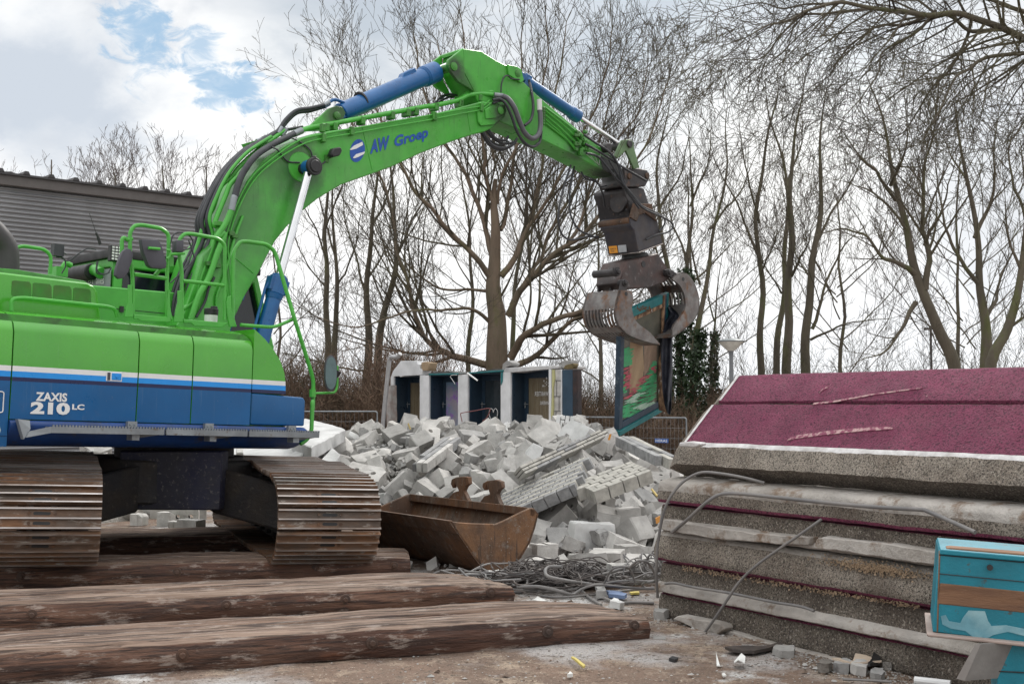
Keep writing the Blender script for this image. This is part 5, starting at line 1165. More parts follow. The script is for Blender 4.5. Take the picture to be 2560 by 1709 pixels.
    # tilted purple unit: face at 45 degrees in two courses, each a thick panel
    s45 = V((back.x, back.y, 1)).normalized(); out45 = (outw + V((0, 0, 1))).normalized()
    base = V((A.x, A.y, 0))
    def tilted(t0, t1, thick, a0, first, name, label, seed, edgeL):
        mb = MB(); rings = []; nA = int((L - a0) / .05)
        # profile in (distance up the slope t, outward normal o) with front bevel on the first one
        o0 = V((0, 0, 1.30)) + outw * (-.15)
        if first:
            pr = [(t0 - .02, -.0, 4), (t0 + .022, .0, 3), (t1 - .012, .0, 3), (t1, -.018, 1), (t1, -thick, 1), (t0 + .10, -thick, 1), (t0 + .03, -thick - .02, 1), (t0 - .09, -.27, 1), (t0 - .155, -.055, 0)]
        else:
            pr = [(t0, -.018, 3), (t0 + .012, .0, 3), (t1 - .03, .0, 3), (t1, -.02, 1), (t1, -thick, 1), (t0, -thick, 1)]
        for i in range(nA + 1):
            a = a0 + (L - a0) * i / nA; rg = []
            for t, o, _ in pr:
                q = base + d * a + o0 + s45 * t + out45 * o
                am = .004 if o > -.03 and t > t0 else .009
                q += noise.noise_vector(V((a * 4, t * 9 + seed, o * 9))) * am + noise.noise_vector(V((a * 16, t * 20 + seed, o * 20))) * am * .6
                rg.append(q)
            rings.append(rg)
        mb.loft(rings, mi=[p[2] for p in pr]); mb.m[-2] = 0; mb.m[-1] = 0
        o = mb.build(name, [AGG, AGGD, CONC, PURP, WEDGE], smooth=45)
        mb = MB(); cen = sum(rings[0], V()) / len(rings[0]); r2 = []
        for k_, (p_, (t_, o_, _)) in enumerate(zip(rings[0], pr)): r2.append(p_ - d * .12 - (out45 * .055 if o_ > -.1 else out45 * 0) - (s45 * .03 if t_ > t1 - .05 else s45 * 0))
        mid_ = [a_.lerp(b_, .5) + noise.noise_vector(a_ * 9) * .008 for a_, b_ in zip(rings[0], r2)]
        mb.loft([[q_ - d * .001 for q_ in rings[0]], mid_, r2]); mb.build('end_bevel', AGG, o, rough=.006)
        tag(o, label, 'wall panel', 'purple concrete wall panels leaning on top of the stack')
        mb = MB(); w = .05
        mb.prism([base + d * (a0 - .002) + o0 + s45 * (t0 + .02) + out45 * .001, base + d * (a0 + .022) + o0 + s45 * (t0 + .02) + out45 * .001, base + d * (a0 + .022) + o0 + s45 * (t1 - .02) + out45 * .001, base + d * (a0 - .002) + o0 + s45 * (t1 - .02) + out45 * .001], out45 * .003)
        mb.build('white_edge', WEDGE, o)
        return o, o0
    t_mid = .44; t_top = .765
    o1, o0 = tilted(0, t_mid - .006, .16, .13, True, 'wall_panel', 'lower purple roughcast panel with white line and thick speckled concrete edge', 11, True)
    o2, _ = tilted(t_mid + .006, t_top, .16, .17, False, 'wall_panel', 'topmost purple roughcast panel with scratch marks, leaning against the sky', 12, True)
    # scratches rubbed through the paint
    SCR = mat('scratched paint', (.42, .27, .27), .9, c2=(.2, .05, .09), s1=30, lo=.45, hi=.55, bump=.5)
    def slope_pt(px, py, o=.006):
        n_ = out45; p0 = base + o0 + n_ * o; r = ray(px, py); t = (p0 - EYE).dot(n_) / r.dot(n_); return EYE + r * t
    def scratch(pts, ws, par):
        mb = MB(); q = [slope_pt(*z9(*p)) for p in pts]; up_, dn = [], []
        for i, (p, w_) in enumerate(zip(q, ws)): up_.append(p + s45 * w_); dn.append(p - s45 * w_)
        for i in range(len(q) - 1): mb.prism([dn[i], dn[i + 1], up_[i + 1], up_[i]], -out45 * .005)
        mb.build('scratch', SCR, par, smooth=None)
    scratch([(1060, 388), (1200, 372), (1400, 335), (1560, 312), (1730, 290)], [.010, .009, .007, .006, .004], o2)
    scratch([(1100, 315), (1125, 295), (1150, 285)], [.012, .022, .010], o2)
    scratch([(905, 605), (960, 590), (1150, 565), (1350, 545), (1480, 538), (1550, 538)], [.010, .016, .018, .016, .014, .006], o1)
    # plaster lump at the corner
    mb = MB(); q = [P(*z9(*p), .04) for p in ((235, 625), (300, 618), (370, 625), (375, 640), (330, 655), (235, 652))]; mb.prism(q, V((.05, .03, 0))); mb.build('plaster_lump', WEDGE, o1, bevel=.008, rough=.004)
    # broken ledges along the stack
    def ledge(pts, w, dep, label, m=CONC):
        q = [P(*z10(*p), w) for p in pts]; mb = MB(); mb.prism(q, -P.n * dep if w > 0 else P.n * -dep)
        return mb
    sgn = 1 if P.n.dot(outw) > 0 else -1
    def piece(pts, w, dep, label, name='concrete_fragment', m=CONC, cat='fragment'):
        q = [P(*z10(*p), sgn * w) for p in pts]; mb = MB(); mb.prism(q, outw * -dep); o = mb.build(name, m, bevel=.006, rough=.009, sub=.09); return tag(o, label, cat)
    piece([(1055, 420), (1075, 360), (1110, 348), (1350, 372), (1600, 400), (1830, 440), (1815, 515), (1640, 500), (1480, 470), (1200, 430)], .06, .12, 'long pale broken ledge resting on the slab stack beside the blue box')
    piece([(130, 245), (160, 240), (700, 325), (1040, 352), (1030, 400), (860, 395), (400, 350), (130, 300)], .045, .10, 'thin pale broken ledge on the left half of the slab stack')
    piece([(195, 845), (230, 825), (500, 880), (515, 905), (470, 950), (390, 935), (360, 915)], .12, .10, 'pale broken slab corner lying at the foot of the stack')
    piece([(500, 905), (860, 1010), (1180, 1090), (1280, 1115), (1180, 1125), (820, 1060), (490, 945)], .05, .12, 'low pale skirting strip at the base of the slab stack')
    # yellow crumbs
    rs = random.Random(5); mb = MB()
    for k in range(2200):
        u_ = rs.random()
        if rs.random() < .6: px, py = 1190 + rs.gauss(240, 140), 0; py = 500 + (px - 1200) * .15 + rs.gauss(0, 18); w_ = .03
        else: px = 260 + rs.random() * 1450; py = 535 + (px - 260) * .165 + rs.gauss(0, 9); w_ = .01
        q = P(*z10(px, py), sgn * w_); s = rs.uniform(.001, .0032)
        mb.box(q, V((s, rs.uniform(-s, s), 0)), V((0, s, rs.uniform(-s, s))), V((rs.uniform(-s, s), 0, s)))
    tag(mb.build('crumbs', mat('yellow crumbs', (.33, .24, .16), .95, bump=0), smooth=None), 'yellow sawdust crumbs on the stack', None, None, 'stuff')
    # conduits over the stack
    def cond(pts, ws, r, label):
        mb = MB(); mb.tube(crom([P(*z10(*p), sgn * w_) for p, w_ in zip(pts, ws)], 7), r, 8); o = mb.build('cable', CABLE, smooth=60); tag(o, label, 'cable', 'stiff grey cables draped over the slab stack')
    cond([(108, 715), (100, 560), (110, 380), (150, 180), (215, 60), (290, -10), (380, -48), (500, -40), (640, -15), (760, 15)], [.12, .2, .22, .22, .18, .12, .08, .04, -.02, -.1], .0105, 'grey cable arching from the ground to below the purple panel')
    cond([(195, 318), (290, 240), (400, 140), (480, 90), (580, 80), (800, 100), (1060, 128), (1400, 160), (1700, 178), (1760, 190), (1900, 250), (2050, 318)], [.05, .1, .12, .08, .05, .03, .03, .03, .03, .05, .10, .14], .0125, 'long grey cable lying along the upper edge of the stack')
    cond([(385, 945), (460, 840), (540, 720), (600, 630), (700, 530), (850, 420), (980, 330), (1110, 238)], [.14, .16, .16, .14, .12, .1, .08, .02], .0095, 'straight grey cable slanting from the ground to the upper slabs')
    cond([(155, 632), (210, 628), (340, 655), (560, 690), (800, 740), (980, 770), (1065, 798)], [.05] * 7, .010, 'grey cable lying on the pale lip low on the stack')
    return A, d, outw
SA, SDIR, SOUT = build_slabs()

# ================================================================ BLUE BOX AND BOARD
def build_box():
    Y = 5.6; root0 = at(*z10(1820, 930), Y)
    TEAL = mat('turquoise paint', (0.004, 0.165, 0.225), 0.5, c2=(.005, .19, .26), s1=2, c3=(0.05, 0.075, 0.075), s3=16, lo3=.60, hi3=.66, bump=.3, var=.2)
    PALE = mat('pale worn patch', (0.12, 0.28, 0.34), 0.7, c2=(.24, .40, .44), s1=6, bump=.15)
    BRN = mat('bare brown wood', (0.22, 0.115, 0.060), 0.75, c2=(.13, .065, .038), s1=3, stretch=(.4, 1, 3), bump=.4, c3=(.30, .19, .12), s3=4, var=.2)
    yaw = R(-18); P = Plane((root0.x, root0.y), yaw); w = P.n
    rt = empty('wooden_box', (root0.x, root0.y, 0), 'turquoise painted wooden box with bare brown band at the right edge', 'box')
    x1 = 3400
    def pr(pts, m, name, par, ww=0, dep=.5, bevel=.004):
        mb = MB(); mb.prism([P(*z10(*p), ww) for p in pts], -w * dep); return mb.build(name, m, par, bevel=bevel)
    ex = lambda y0, sl: y0 + (x1 - 1820) * sl
    bx = pr([(1828, 430), (x1, ex(430, .085)), (x1, ex(935, .125)), (1790, 925)], TEAL, 'box_body', rt)
    pr([(1835, 422), (x1, ex(422, .085)), (x1, ex(455, .085)), (1832, 452)], TEAL, 'top_rail', bx, .012, .52)
    pr([(1835, 628), (x1, ex(628, .10)), (x1, ex(760, .10)), (1818, 755)], BRN, 'bare_band', bx, .004, .01)
    for y0, sl in ((570, .095), (455, .088)):
        mb = MB(); mb.tube([P(*z10(1830, y0), .004), P(*z10(x1, ex(y0, sl)), .004)], .0022, 5); mb.build('seam', BLACK, bx)
    pr([(1828, 430), (1838, 430), (1824, 930), (1815, 930)], BRN, 'corner_edge', bx, .005, .02)
    pr([(1840, 830), (1870, 822), (1890, 860), (1960, 872), (1975, 840), (2010, 795), (2110, 800), (2130, 860), (2150, 890), (2240, 885), (2340, 905), (2420, 930), (2420, 968), (2250, 925), (2160, 945), (2120, 968), (2040, 960), (1990, 920), (1900, 905), (1850, 880)], PALE, 'worn_patch', bx, .003, .006, 0)
    mb = MB(); c = P(*z10(2140, 532), .012); mb.cyl(c, c + w * .008, .014, 10); mb.build('nail', BLACK, bx)
    pr([(1870, 415), (1900, 412), (x1, ex(400, .085)), (x1, ex(425, .085)), (1880, 425)], BRN, 'inner_board', bx, -.03, .1)
    # base
    mb = MB(); q = [P(*z10(2180, 1010), -.02), P(*z10(x1, 1050), -.02)]
    b0, b1 = q; mb.prism([V((b0.x, b0.y, 0)), V((b1.x, b1.y, 0)), V((b1.x, b1.y, b0.z + .05)), V((b0.x, b0.y, b0.z + .05))], -w * .42); mb.build('box_base', TEAL, rt, bevel=.004)
    mb = MB(); mb.tube([P(*z10(2180, 1165), -.015), P(*z10(x1, 1230), -.015)], .003, 5); mb.build('seam', BLACK, rt)
    # board the box stands on
    mb = MB(); mb.prism([P(*z10(1752, 937), .05), P(*z10(x1, ex(937, .105)), .05), P(*z10(x1, ex(962, .105)), .05), P(*z10(1758, 955), .05)], -w * .6)
    tag(mb.build('board', mat('pale dusty board', (.36, .29, .26), .8, c2=(.28, .2, .17), s1=3, bump=.2), bevel=.004), 'thin pale dusty board under the turquoise box', 'board')
    # leaning grey panel
    a, b_, c, e = (P(*z10(*p), .10) for p in ((2052, 998), (2085, 1000), (1985, 1225), (1935, 1212)))
    mb = MB(); mb.prism([a, b_, c, e], V((.9, .35, -.02)) * .5)
    tag(mb.build('metal_sheet', mat('grey lean sheet', (.30, .285, .27), .6, .2, c2=(.22, .2, .19), bump=.2)), 'grey sheet metal panel leaning below the board beside the box base', 'panel')
build_box()

# ================================================================ WINDOW FRAME HELD BY THE GRAPPLE
def build_window():
    Y = B(*z6(905, 1450), .3).y + .12
    o = at(*z7(535, 1395), Y + .12)
    e2 = V((.62, .70, .30)).normalized(); e1 = V((-.02, -.40, .92)); e1 = (e1 - e2 * e1.dot(e2)).normalized(); nn = e1.cross(e2).normalized()
    if nn.y > 0: nn = -nn
    def pl(zx, zy, off=0): r = ray(*z7(zx, zy)); t = (o + nn * off - EYE).dot(nn) / r.dot(nn); return EYE + r * t
    root = empty('window_frame', o, 'broken dark blue window frame with green, red and white daubed paint, gripped by the grapple', 'window frame')
    BR = (945, 1205); TR_ = (905, 205); BL = (535, 1390); TL_ = (548, 420)
    wE, hE = (pl(*BR) - pl(*BL)), (pl(*TL_) - pl(*BL))
    W_, H_ = (pl(*BR) - pl(*BL)).dot(e2), (pl(*TR_) - pl(*BR)).dot(e1)
    c = lambda a, b_, off=0: o + e2 * (a * W_) + e1 * (b_ * H_) + nn * off
    def bar(a0, b0, a1, b1, m, name, o0=.03, dep=.09):
        mb = MB(); mb.prism([c(a0, b0, o0), c(a1, b0, o0), c(a1, b1, o0), c(a0, b1, o0)], -nn * dep); return mb.build(name, m, root, bevel=.004)
    FR = mat('dark frame paint', (.022, .045, .075), .45, c2=(.03, .06, .10), c3=(.10, .13, .15), s3=6, bump=.1)
    SPL = mat('splintered wood', (.34, .215, .13), .9, c2=(.10, .05, .03), s1=10, lo=.42, hi=.58, c3=(.55, .53, .5), s3=14, bump=.8, stretch=(1, 1, .5))
    bar(0, 0, .075, 1, FR, 'stile'); bar(.93, 0, 1, 1, FR, 'stile'); bar(.075, 0, .93, .055, FR, 'bottom_rail'); bar(.075, .93, .93, 1, TEALW, 'top_rail'); bar(.075, .895, .93, .927, SPL, 'inner_rail')
    bar(-.01, -.05, 1.0, -.004, TEALW, 'sill', .05, .14)
    bar(.90, .0, .945, 1.0, SPL, 'splintered_edge', .045, .03)
    bar(.965, .55, 1.06, 1.0, TEALW, 'teal_batten', .02, .06)
    GL = mat('painted pane', (.10, .11, .10), .15, c2=(.16, .15, .12), s1=2, bump=0)
    pane = bar(.075, .055, .93, .895, GL, 'pane', .0, .012)
    def patch(m, name, pts, off=.004):
        mb = MB(); mb.prism([pl(x, y, off) for x, y in pts], -nn * .003); return mb.build(name, m, pane, smooth=None)
    WDL = mat('pale plywood', (.36, .26, .165), .75, c2=(.28, .18, .11), s1=3, stretch=(1, 1, .15), bump=.2); WDD = mat('brown plywood', (.22, .155, .11), .75, c2=(.28, .2, .15), s1=4, stretch=(3, 3, .3), bump=.2)
    patch(WDL, 'boarding', [(655, 560), (700, 545), (770, 560), (785, 820), (770, 930), (740, 1000), (650, 1050), (648, 800)], .003)
    patch(WDD, 'boarding', [(785, 560), (905, 590), (902, 740), (860, 800), (800, 870), (785, 900)], .0035)
    GP, RP, WP = mat('green daub', (.05, .42, .17), .6, c2=(.09, .30, .16), s1=14, bump=.2), mat('red daub', (.48, .075, .12), .6, c2=(.36, .14, .14), s1=14, bump=.2), mat('white daub', (.45, .58, .50), .6, c2=(.3, .5, .38), s1=14, bump=.2)
    rs = random.Random(4)
    def strokes(m, name, area, n, wl, off):
        mb = MB()
        for k in range(n):
            i = rs.randrange(len(area) - 1) ; (x0, y0, hw0), (x1, y1, hw1) = area[i], area[i + 1]; t = rs.random(); x, y, hw = x0 + (x1 - x0) * t, y0 + (y1 - y0) * t, hw0 + (hw1 - hw0) * t
            x += rs.uniform(-1, 1) * hw; l = wl * rs.uniform(.6, 1.2); l = min(l, max(12, hw * 1.6)); sl = rs.uniform(-.55, -.2); th = rs.uniform(3.5, 7)
            x = max(570 + l / 2, min(900 - l / 2, x))
            o_ = off + rs.random() * .003
            mb.add([pl(x - l / 2, y - sl * l / 2 - th * .3, o_), pl(x, y - th, o_), pl(x + l / 2, y + sl * l / 2 - th * .4, o_), pl(x + l / 2 + 3, y + sl * l / 2 + th * .4, o_), pl(x, y + th, o_), pl(x - l / 2, y - sl * l / 2 + th * .5, o_)], [(0, 1, 2, 3, 4, 5)])
        return mb.build(name, m, pane, smooth=None)
    strokes(GP, 'green_paint', [(615, 640, 45), (610, 800, 40)], 110, 70, .005)
    strokes(GP, 'green_paint', [(600, 850, 25), (590, 1060, 25)], 30, 45, .005)
    strokes(GP, 'green_paint', [(640, 1270, 60), (700, 1180, 120), (780, 1080, 110), (850, 950, 55), (870, 850, 30), (885, 750, 14)], 290, 75, .005)
    strokes(RP, 'red_paint', [(630, 810, 26), (630, 1010, 26)], 45, 45, .008)
    strokes(RP, 'red_paint', [(600, 1110, 20), (680, 1050, 30), (770, 940, 38), (830, 880, 20)], 50, 48, .008)
    strokes(RP, 'red_paint', [(865, 790, 22), (885, 860, 12)], 20, 35, .008)
    strokes(WP, 'white_paint', [(650, 1140, 40), (760, 1050, 34)], 26, 70, .012)
    strokes(WP, 'white_paint', [(740, 1190, 50), (830, 1150, 50), (790, 1210, 50)], 70, 75, .012)
    # dark crumpled sheeting hanging along the right side
    MEM = mat('dark membrane', (.018, .020, .032), .55, c2=(.03, .034, .05), s1=5, bump=.5, bs=18, bd=.03)
    mb = MB(); rings = []
    L_ = [(975, 250), (985, 330), (950, 430), (935, 600), (945, 800), (955, 1000), (965, 1100), (980, 1180), (1005, 1250)]
    R_ = [(1040, 250), (1110, 330), (1060, 430), (1048, 600), (1050, 800), (1045, 950), (1040, 1080), (1040, 1170), (1030, 1250)]
    LL_, RR_ = crom([V((x, y, 0)) for x, y in L_], 4), crom([V((x, y, 0)) for x, y in R_], 4)
    yb = pl(940, 700).y
    for i, (p, q) in enumerate(zip(LL_, RR_)):
        rg = []
        for k in range(12):
            t = k / 11; x = p.x + (q.x - p.x) * t; y = p.y + (q.y - p.y) * t
            w_ = -.20 + math.sin(t * 9 + i * .25) * .05 + noise.noise(V((t * 3, i * .3, 0))) * .05; rg.append(at(*z7(x, y), yb + .02 + w_))
        for k in range(11, -1, -1): rg.append(rg[k] + V((.006, .03, 0)))
        rings.append(rg)
    mb.loft(rings); o2 = mb.build('plastic_sheet', MEM, smooth=60); tag(o2, 'dark crumpled plastic sheet hanging beside the gripped window frame', 'plastic sheet')
    mb = MB(); bmx = bmesh.new()
    q0, q1, q2, q3 = [at(*z7(*p), yb - .02) for p in ((915, 640), (950, 640), (1000, 1240), (925, 1210))]
    mb.prism([q0, q1, q2, q3], V((0, .05, 0))); mb.build('splinters', SPL, root, bevel=.004, rough=.01, sub=.08)
    # torn bits on the top
    mb = MB()
    for k in range(40):
        p = pl(700 + rs.random() * 150, 250 + rs.random() * 40, .02 + rs.random() * .05); s = rs.uniform(.01, .035)
        mb.add([p, p + V((s, 0, s * rs.uniform(-1, 1))), p + V((s * .5, 0, s))], [(0, 1, 2)])
    mb.build('torn_bits', mat('torn brown felt', (.13, .06, .03), .9, bump=0), root, smooth=None)
build_window()

# ================================================================ RUINED FACADE
def build_facade():
    A = at(*z8(310, 800), 28); Bq = at(*z8(2120, 800), 24.3); d = V((Bq.x - A.x, Bq.y - A.y, 0)); yaw = math.atan2(d.y, d.x); P = Plane(A, yaw); d.normalize()
    nrm = P.n if P.n.y < 0 else -P.n; sg = 1 if P.n.y < 0 else -1
    root = empty('ruined_wall', (A.x, A.y, -.4), 'remaining white plastered wall with four dark blue door openings behind the rubble', 'ruined wall')
    PL = mat('white plaster', (.70, .71, .73), .85, c2=(.60, .61, .62), s1=1.5, bump=.15, c3=(.36, .36, .36), s3=6, lo3=.66, hi3=.74)
    Q = lambda x, y, w=0: P(*z8(x, y), sg * w)
    def pil(x0, x1, yt0, yt1, w=0.0, dep=.32, name='pillar', m=PL):
        a, b_ = Q(x0, 800, w), Q(x1, 800, w); za, zb = Q(x0, yt0, w).z, Q(x1, yt1, w).z
        mb = MB(); mb.prism([V((a.x, a.y, -.5)), V((b_.x, b_.y, -.5)), V((b_.x, b_.y, zb)), V((a.x, a.y, za))], -nrm * dep); return mb.build(name, m, root, bevel=.006)
    pil(296, 326, 318, 316); pil(582, 672, 306, 303); pil(957, 1053, 296, 292); pil(1375, 1472, 272, 270); pil(1846, 1870, 246, 246)
    # brick core seen at the broken right pillar
    pb = pil(1870, 1976, 246, 246, -.02, .28, 'pillar', BLOCK)
    mb = MB()
    for y in (355, 510, 655): mb.tube([Q(1880, y, -.015), Q(1972, y, -.015)], .008, 4)
    for x, y0, y1 in ((1925, 360, 505), (1948, 515, 650), (1918, 660, 760)): mb.tube([Q(x, y0, -.015), Q(x, y1, -.015)], .008, 4)
    mb.build('mortar_joint', MORTAR, pb); 
    mb = MB(); mb.prism([Q(1880, 250, .01), Q(1900, 250, .01), Q(1905, 330, .01), Q(1890, 430, .01), Q(1893, 620, .01), Q(1880, 760, .01), Q(1868, 700, .01), Q(1880, 500, .01)], -nrm * .03); mb.build('insulation_strip', mat('yellow foam', (.45, .44, .22), .9, bump=.4), pb, rough=.006)
    mb = MB(); a, b_ = Q(1966, 800, .0), Q(1978, 800, .0); zt = Q(1970, 246).z; mb.prism([V((a.x, a.y, -.5)), V((b_.x, b_.y, -.5)), V((b_.x, b_.y, zt)), V((a.x, a.y, zt))], -nrm * .1); mb.build('plaster_edge', PL, pb)
    # door bays: boxed dark blue reveals and doors, recessed
    rec = -1.05
    def bay(x0, x1, yt, kind):
        D_ = root
        a, b_ = Q(x0, 800), Q(x1, 800); zt = Q((x0 + x1) / 2, yt).z + .02
        a0, b0 = V((a.x, a.y, 0)), V((b_.x, b_.y, 0)); Z = lambda v, z: V((v.x, v.y, z))
        dep = .42
        mb = MB(); mb.prism([Z(a0, -.5) - nrm * .05, Z(a0, zt) - nrm * .05, Z(a0, zt) - nrm * (dep + .1), Z(a0, -.5) - nrm * (dep + .1)], d * .03)
        mb.prism([Z(b0, -.5) - nrm * .05, Z(b0, zt) - nrm * .05, Z(b0, zt) - nrm * (dep + .1), Z(b0, -.5) - nrm * (dep + .1)], d * -.03)
        mb.prism([Z(a0, zt) - nrm * .05, Z(b0, zt) - nrm * .05, Z(b0, zt) - nrm * (dep + .1), Z(a0, zt) - nrm * (dep + .1)], V((0, 0, -.03)))
        fr = mb.build('door_frame', DOORBL, root, smooth=None)
        aa, bb = a0 - nrm * dep, b0 - nrm * dep; w = (bb - aa).length
        pt = lambda t, z: aa + d * (w * t) + V((0, 0, z))
        mb = MB()
        for t0, t1, za, zb in ((.0, .13, -.5, zt - .02), (.87, 1, -.5, zt - .02), (.13, .87, zt - .16, zt - .02), (.13, .87, -.5, .3)):
            mb.prism([pt(t0, za), pt(t1, za), pt(t1, zb), pt(t0, zb)], -nrm * .05)
        dr = mb.build('door', DOORBL, fr, smooth=None)
        gm = {'wood': mat('boarded glass', (.20, .165, .11), .3, c2=(.15, .12, .08), s1=4, stretch=(3, 3, .2), bump=.05), 'dark': mat('dark door glass', (.022, .032, .040), .12, c2=(.04, .05, .06), s1=2, bump=0),
              'art': mat('faded door film', (.33, .30, .36), .4, c2=(.16, .26, .38), s1=2.2, c3=(.28, .13, .46), s3=2.6, lo3=.52, hi3=.60, bump=0)}[kind]
        mb = MB(); mb.prism([pt(.13, .3), pt(.87, .3), pt(.87, zt - .16), pt(.13, zt - .16)], -nrm * .02); mb.v = [v - nrm * .015 for v in mb.v]
        g_ = mb.build('door_glass', gm, fr, smooth=None)
        mb = MB(); h0 = pt(.07, 1.6) + nrm * .03; mb.tube([h0, h0 + nrm * .03, h0 + nrm * .03 + d * .11], .011, 6); mb.tube([h0 + V((0, 0, -.08)), h0 + V((0, 0, .05))], .012, 6); mb.build('handle', GALV, fr)
        return g_, pt, zt, fr
    bay(326, 582, 316, 'wood'); g2_, pt2, zt2, f2 = bay(672, 957, 306, 'art'); g3, pt3, zt3, f3 = bay(1053, 1375, 290, 'dark'); g4, pt4, zt4, f4 = bay(1472, 1846, 262, 'wood')
    # mirrored lettering on the glass of the right door, seen from inside
    w4 = (pt4(1, 0) - pt4(0, 0)).length
    zl = at(*z8(1740, 520), 25.2).z
    text('IJNSKWARTIER', pt4(.30, zl) + nrm * .004, d, V((0, 0, 1)), w4 * .57, .125, WHITEP, 'lettering', g4, bold=.006, mirror=True)
    text('GERENWERK', pt4(.44, zl - .155) + nrm * .004, d, V((0, 0, 1)), w4 * .43, .075, WHITEP, 'lettering', g4, bold=.004, mirror=True)
    mb = MB(); cx = .62; cz = zl + .27
    for (x, z, s) in ((0, .135, .03), (-.075, .08, .028), (.075, .08, .028), (0, .055, .024), (-.04, .03, .016), (.04, .03, .016), (-.10, -.025, .03), (.10, -.025, .03), (0, -.0, .022), (-.05, -.03, .018), (.05, -.03, .018)):
        p = pt4(cx, cz + z) + d * x + nrm * .004
        mb.prism([p + d * s * .7, p + V((0, 0, s)), p - d * s * .7, p - V((0, 0, s))], nrm * .002)
    mb.build('diamond_emblem', WHITEP, g4, smooth=None)
    # heart drawn on the dark door
    w3 = (pt3(1, 0) - pt3(0, 0)).length; ht = []
    for k in range(30):
        t = k / 29 * 2 * math.pi; x = 16 * math.sin(t) ** 3; y = 13 * math.cos(t) - 5 * math.cos(2 * t) - 2 * math.cos(3 * t) - math.cos(4 * t)
        ht.append(pt3(.40, at(*z8(1210, 700), 25.9).z) + d * (x * .008) + V((0, 0, y * .013)) + nrm * .01)
    mb = MB(); mb.tube(ht, .010, 5); mb.build('heart_drawing', WHITEP, g3)
    mb = MB(); mb.prism([pt3(.80, 1.9) + nrm * .006, pt3(.86, 1.92) + nrm * .006, pt3(.86, 2.05) + nrm * .006, pt3(.83, 2.0) + nrm * .006], nrm * .002)
    mb.prism([pt3(.80, 1.72) + nrm * .006, pt3(.87, 1.74) + nrm * .006, pt3(.85, 1.6) + nrm * .006], nrm * .002); mb.build('pink_marks', mat('pale pink', (.4, .3, .33), .6, bump=0), g3)
    # parapet remains
    mb = MB(); mb.prism([Q(*p) for p in ((300, 320), (322, 262), (392, 172), (400, 165), (560, 163), (562, 190), (590, 196), (585, 240), (612, 252), (606, 302), (420, 312), (398, 324), (380, 312))], -nrm * .28); mb.build('parapet', PL, root, bevel=.008)
    mb = MB(); mb.prism([Q(1392, 272), Q(1420, 232), Q(1890, 206), Q(1945, 210), Q(1940, 238), Q(1850, 246), Q(1400, 285)], -nrm * .9); mb.build('roof_slab', mat('pale roof slab', (.42, .42, .43), .85, c2=(.55, .55, .55), bump=.4), root, bevel=.01)
    mb = MB()
    for x0, x1, y0, y1 in ((672, 957, 303, 298), (1053, 1400, 290, 268)): mb.prism([Q(x0, y0, .03), Q(x1, y1, .03), Q(x1, y1 - 16, .03), Q(x0, y0 - 14, .03)], -nrm * .5)
    mb.build('lintel', TEALW, root, bevel=.005)
    mb = MB(); mb.prism([Q(*p) for p in ((640, 296), (700, 275), (860, 262), (960, 285), (1050, 285), (1200, 255), (1390, 235), (1395, 262), (1200, 280), (1050, 296), (640, 300))], -nrm * .4); mb.build('roofing_felt', mat('torn felt', (.07, .07, .07), .9, c2=(.15, .14, .13), s1=8, bump=.6), root, rough=.012, sub=.12)
    mb = MB(); mb.prism([Q(1378, 275, .02), Q(1395, 272, .02), Q(1393, 360, .02), Q(1378, 400, .02)], -nrm * .05); mb.build('teal_strip', TEALW, root)
    # end jamb on the right
    mb = MB(); a, b_ = Q(1980, 800), Q(2082, 800); zt = Q(2030, 250).z
    mb.prism([V((a.x, a.y, -.5)), V((b_.x, b_.y, -.5)), V((b_.x, b_.y, zt)), V((a.x, a.y, zt))], -nrm * .06); mb.build('blue_panel', mat('petrol blue panel', (.025, .055, .09), .5, c2=(.03, .065, .105), bump=.1), root)
    mb = MB(); a, b_ = Q(2084, 800), Q(2134, 800); mb.prism([V((a.x, a.y, -.5)), V((b_.x, b_.y, -.5)), V((b_.x, b_.y, zt)), V((a.x, a.y, zt))], -nrm * .12); mb.build('end_post', mat('dark charred post', (.02, .018, .022), .7, c2=(.06, .03, .025), bump=.4), root)
    # loose pieces lying on the top
    def lump(name, pts, m, label, cat='brick', w=0, dep=.25):
        mb = MB(); mb.prism([Q(x, y, w) for x, y in pts], -nrm * dep); o = mb.build(name, m, bevel=.006, rough=.006, sub=.1); tag(o, label, cat)
    lump('wood_block', [(598, 182), (625, 172), (682, 182), (660, 262), (612, 258), (600, 230)], mat('tan wood', (.34, .25, .16), .85, bump=.3), 'tan timber block standing on top of the ruined wall', 'wood block')
    lump('rubble_chunk', [(1392, 250), (1395, 195), (1440, 158), (1490, 182), (1485, 205), (1420, 232), (1400, 262)], BLOCKG, 'grey pointed rubble chunk on the wall beside the roof slab', 'chunk')
    lump('broken_masonry', [(1935, 185), (2000, 158), (2062, 160), (2068, 200), (2040, 240), (1960, 232)], BLOCKG, 'broken grey masonry lying on the right end of the wall', 'masonry', -.1)
    lump('dry_tuft', [(1990, 235), (2010, 205), (2085, 185), (2095, 200), (2080, 240), (2030, 244)], mat('dry moss', (.17, .13, .06), .95, c2=(.1, .08, .04), s1=20, bump=1), 'dry brown tuft of moss on the wall end', 'moss', .0, .15)
    # grey duct at the left
    mb = MB(); mb.tube(crom([Q(222, 860, .5), Q(232, 700, .5), Q(262, 400, .5), Q(284, 190, .5), Q(290, 150, .5), Q(310, 125, .5), Q(345, 128, .5), Q(372, 120, .5), Q(395, 92, .5)], 5), .05, 14)
    tag(mb.build('vent_pipe', DUCT, smooth=60), 'grey vent pipe with a bent top leaning left of the ruined wall', 'pipe')
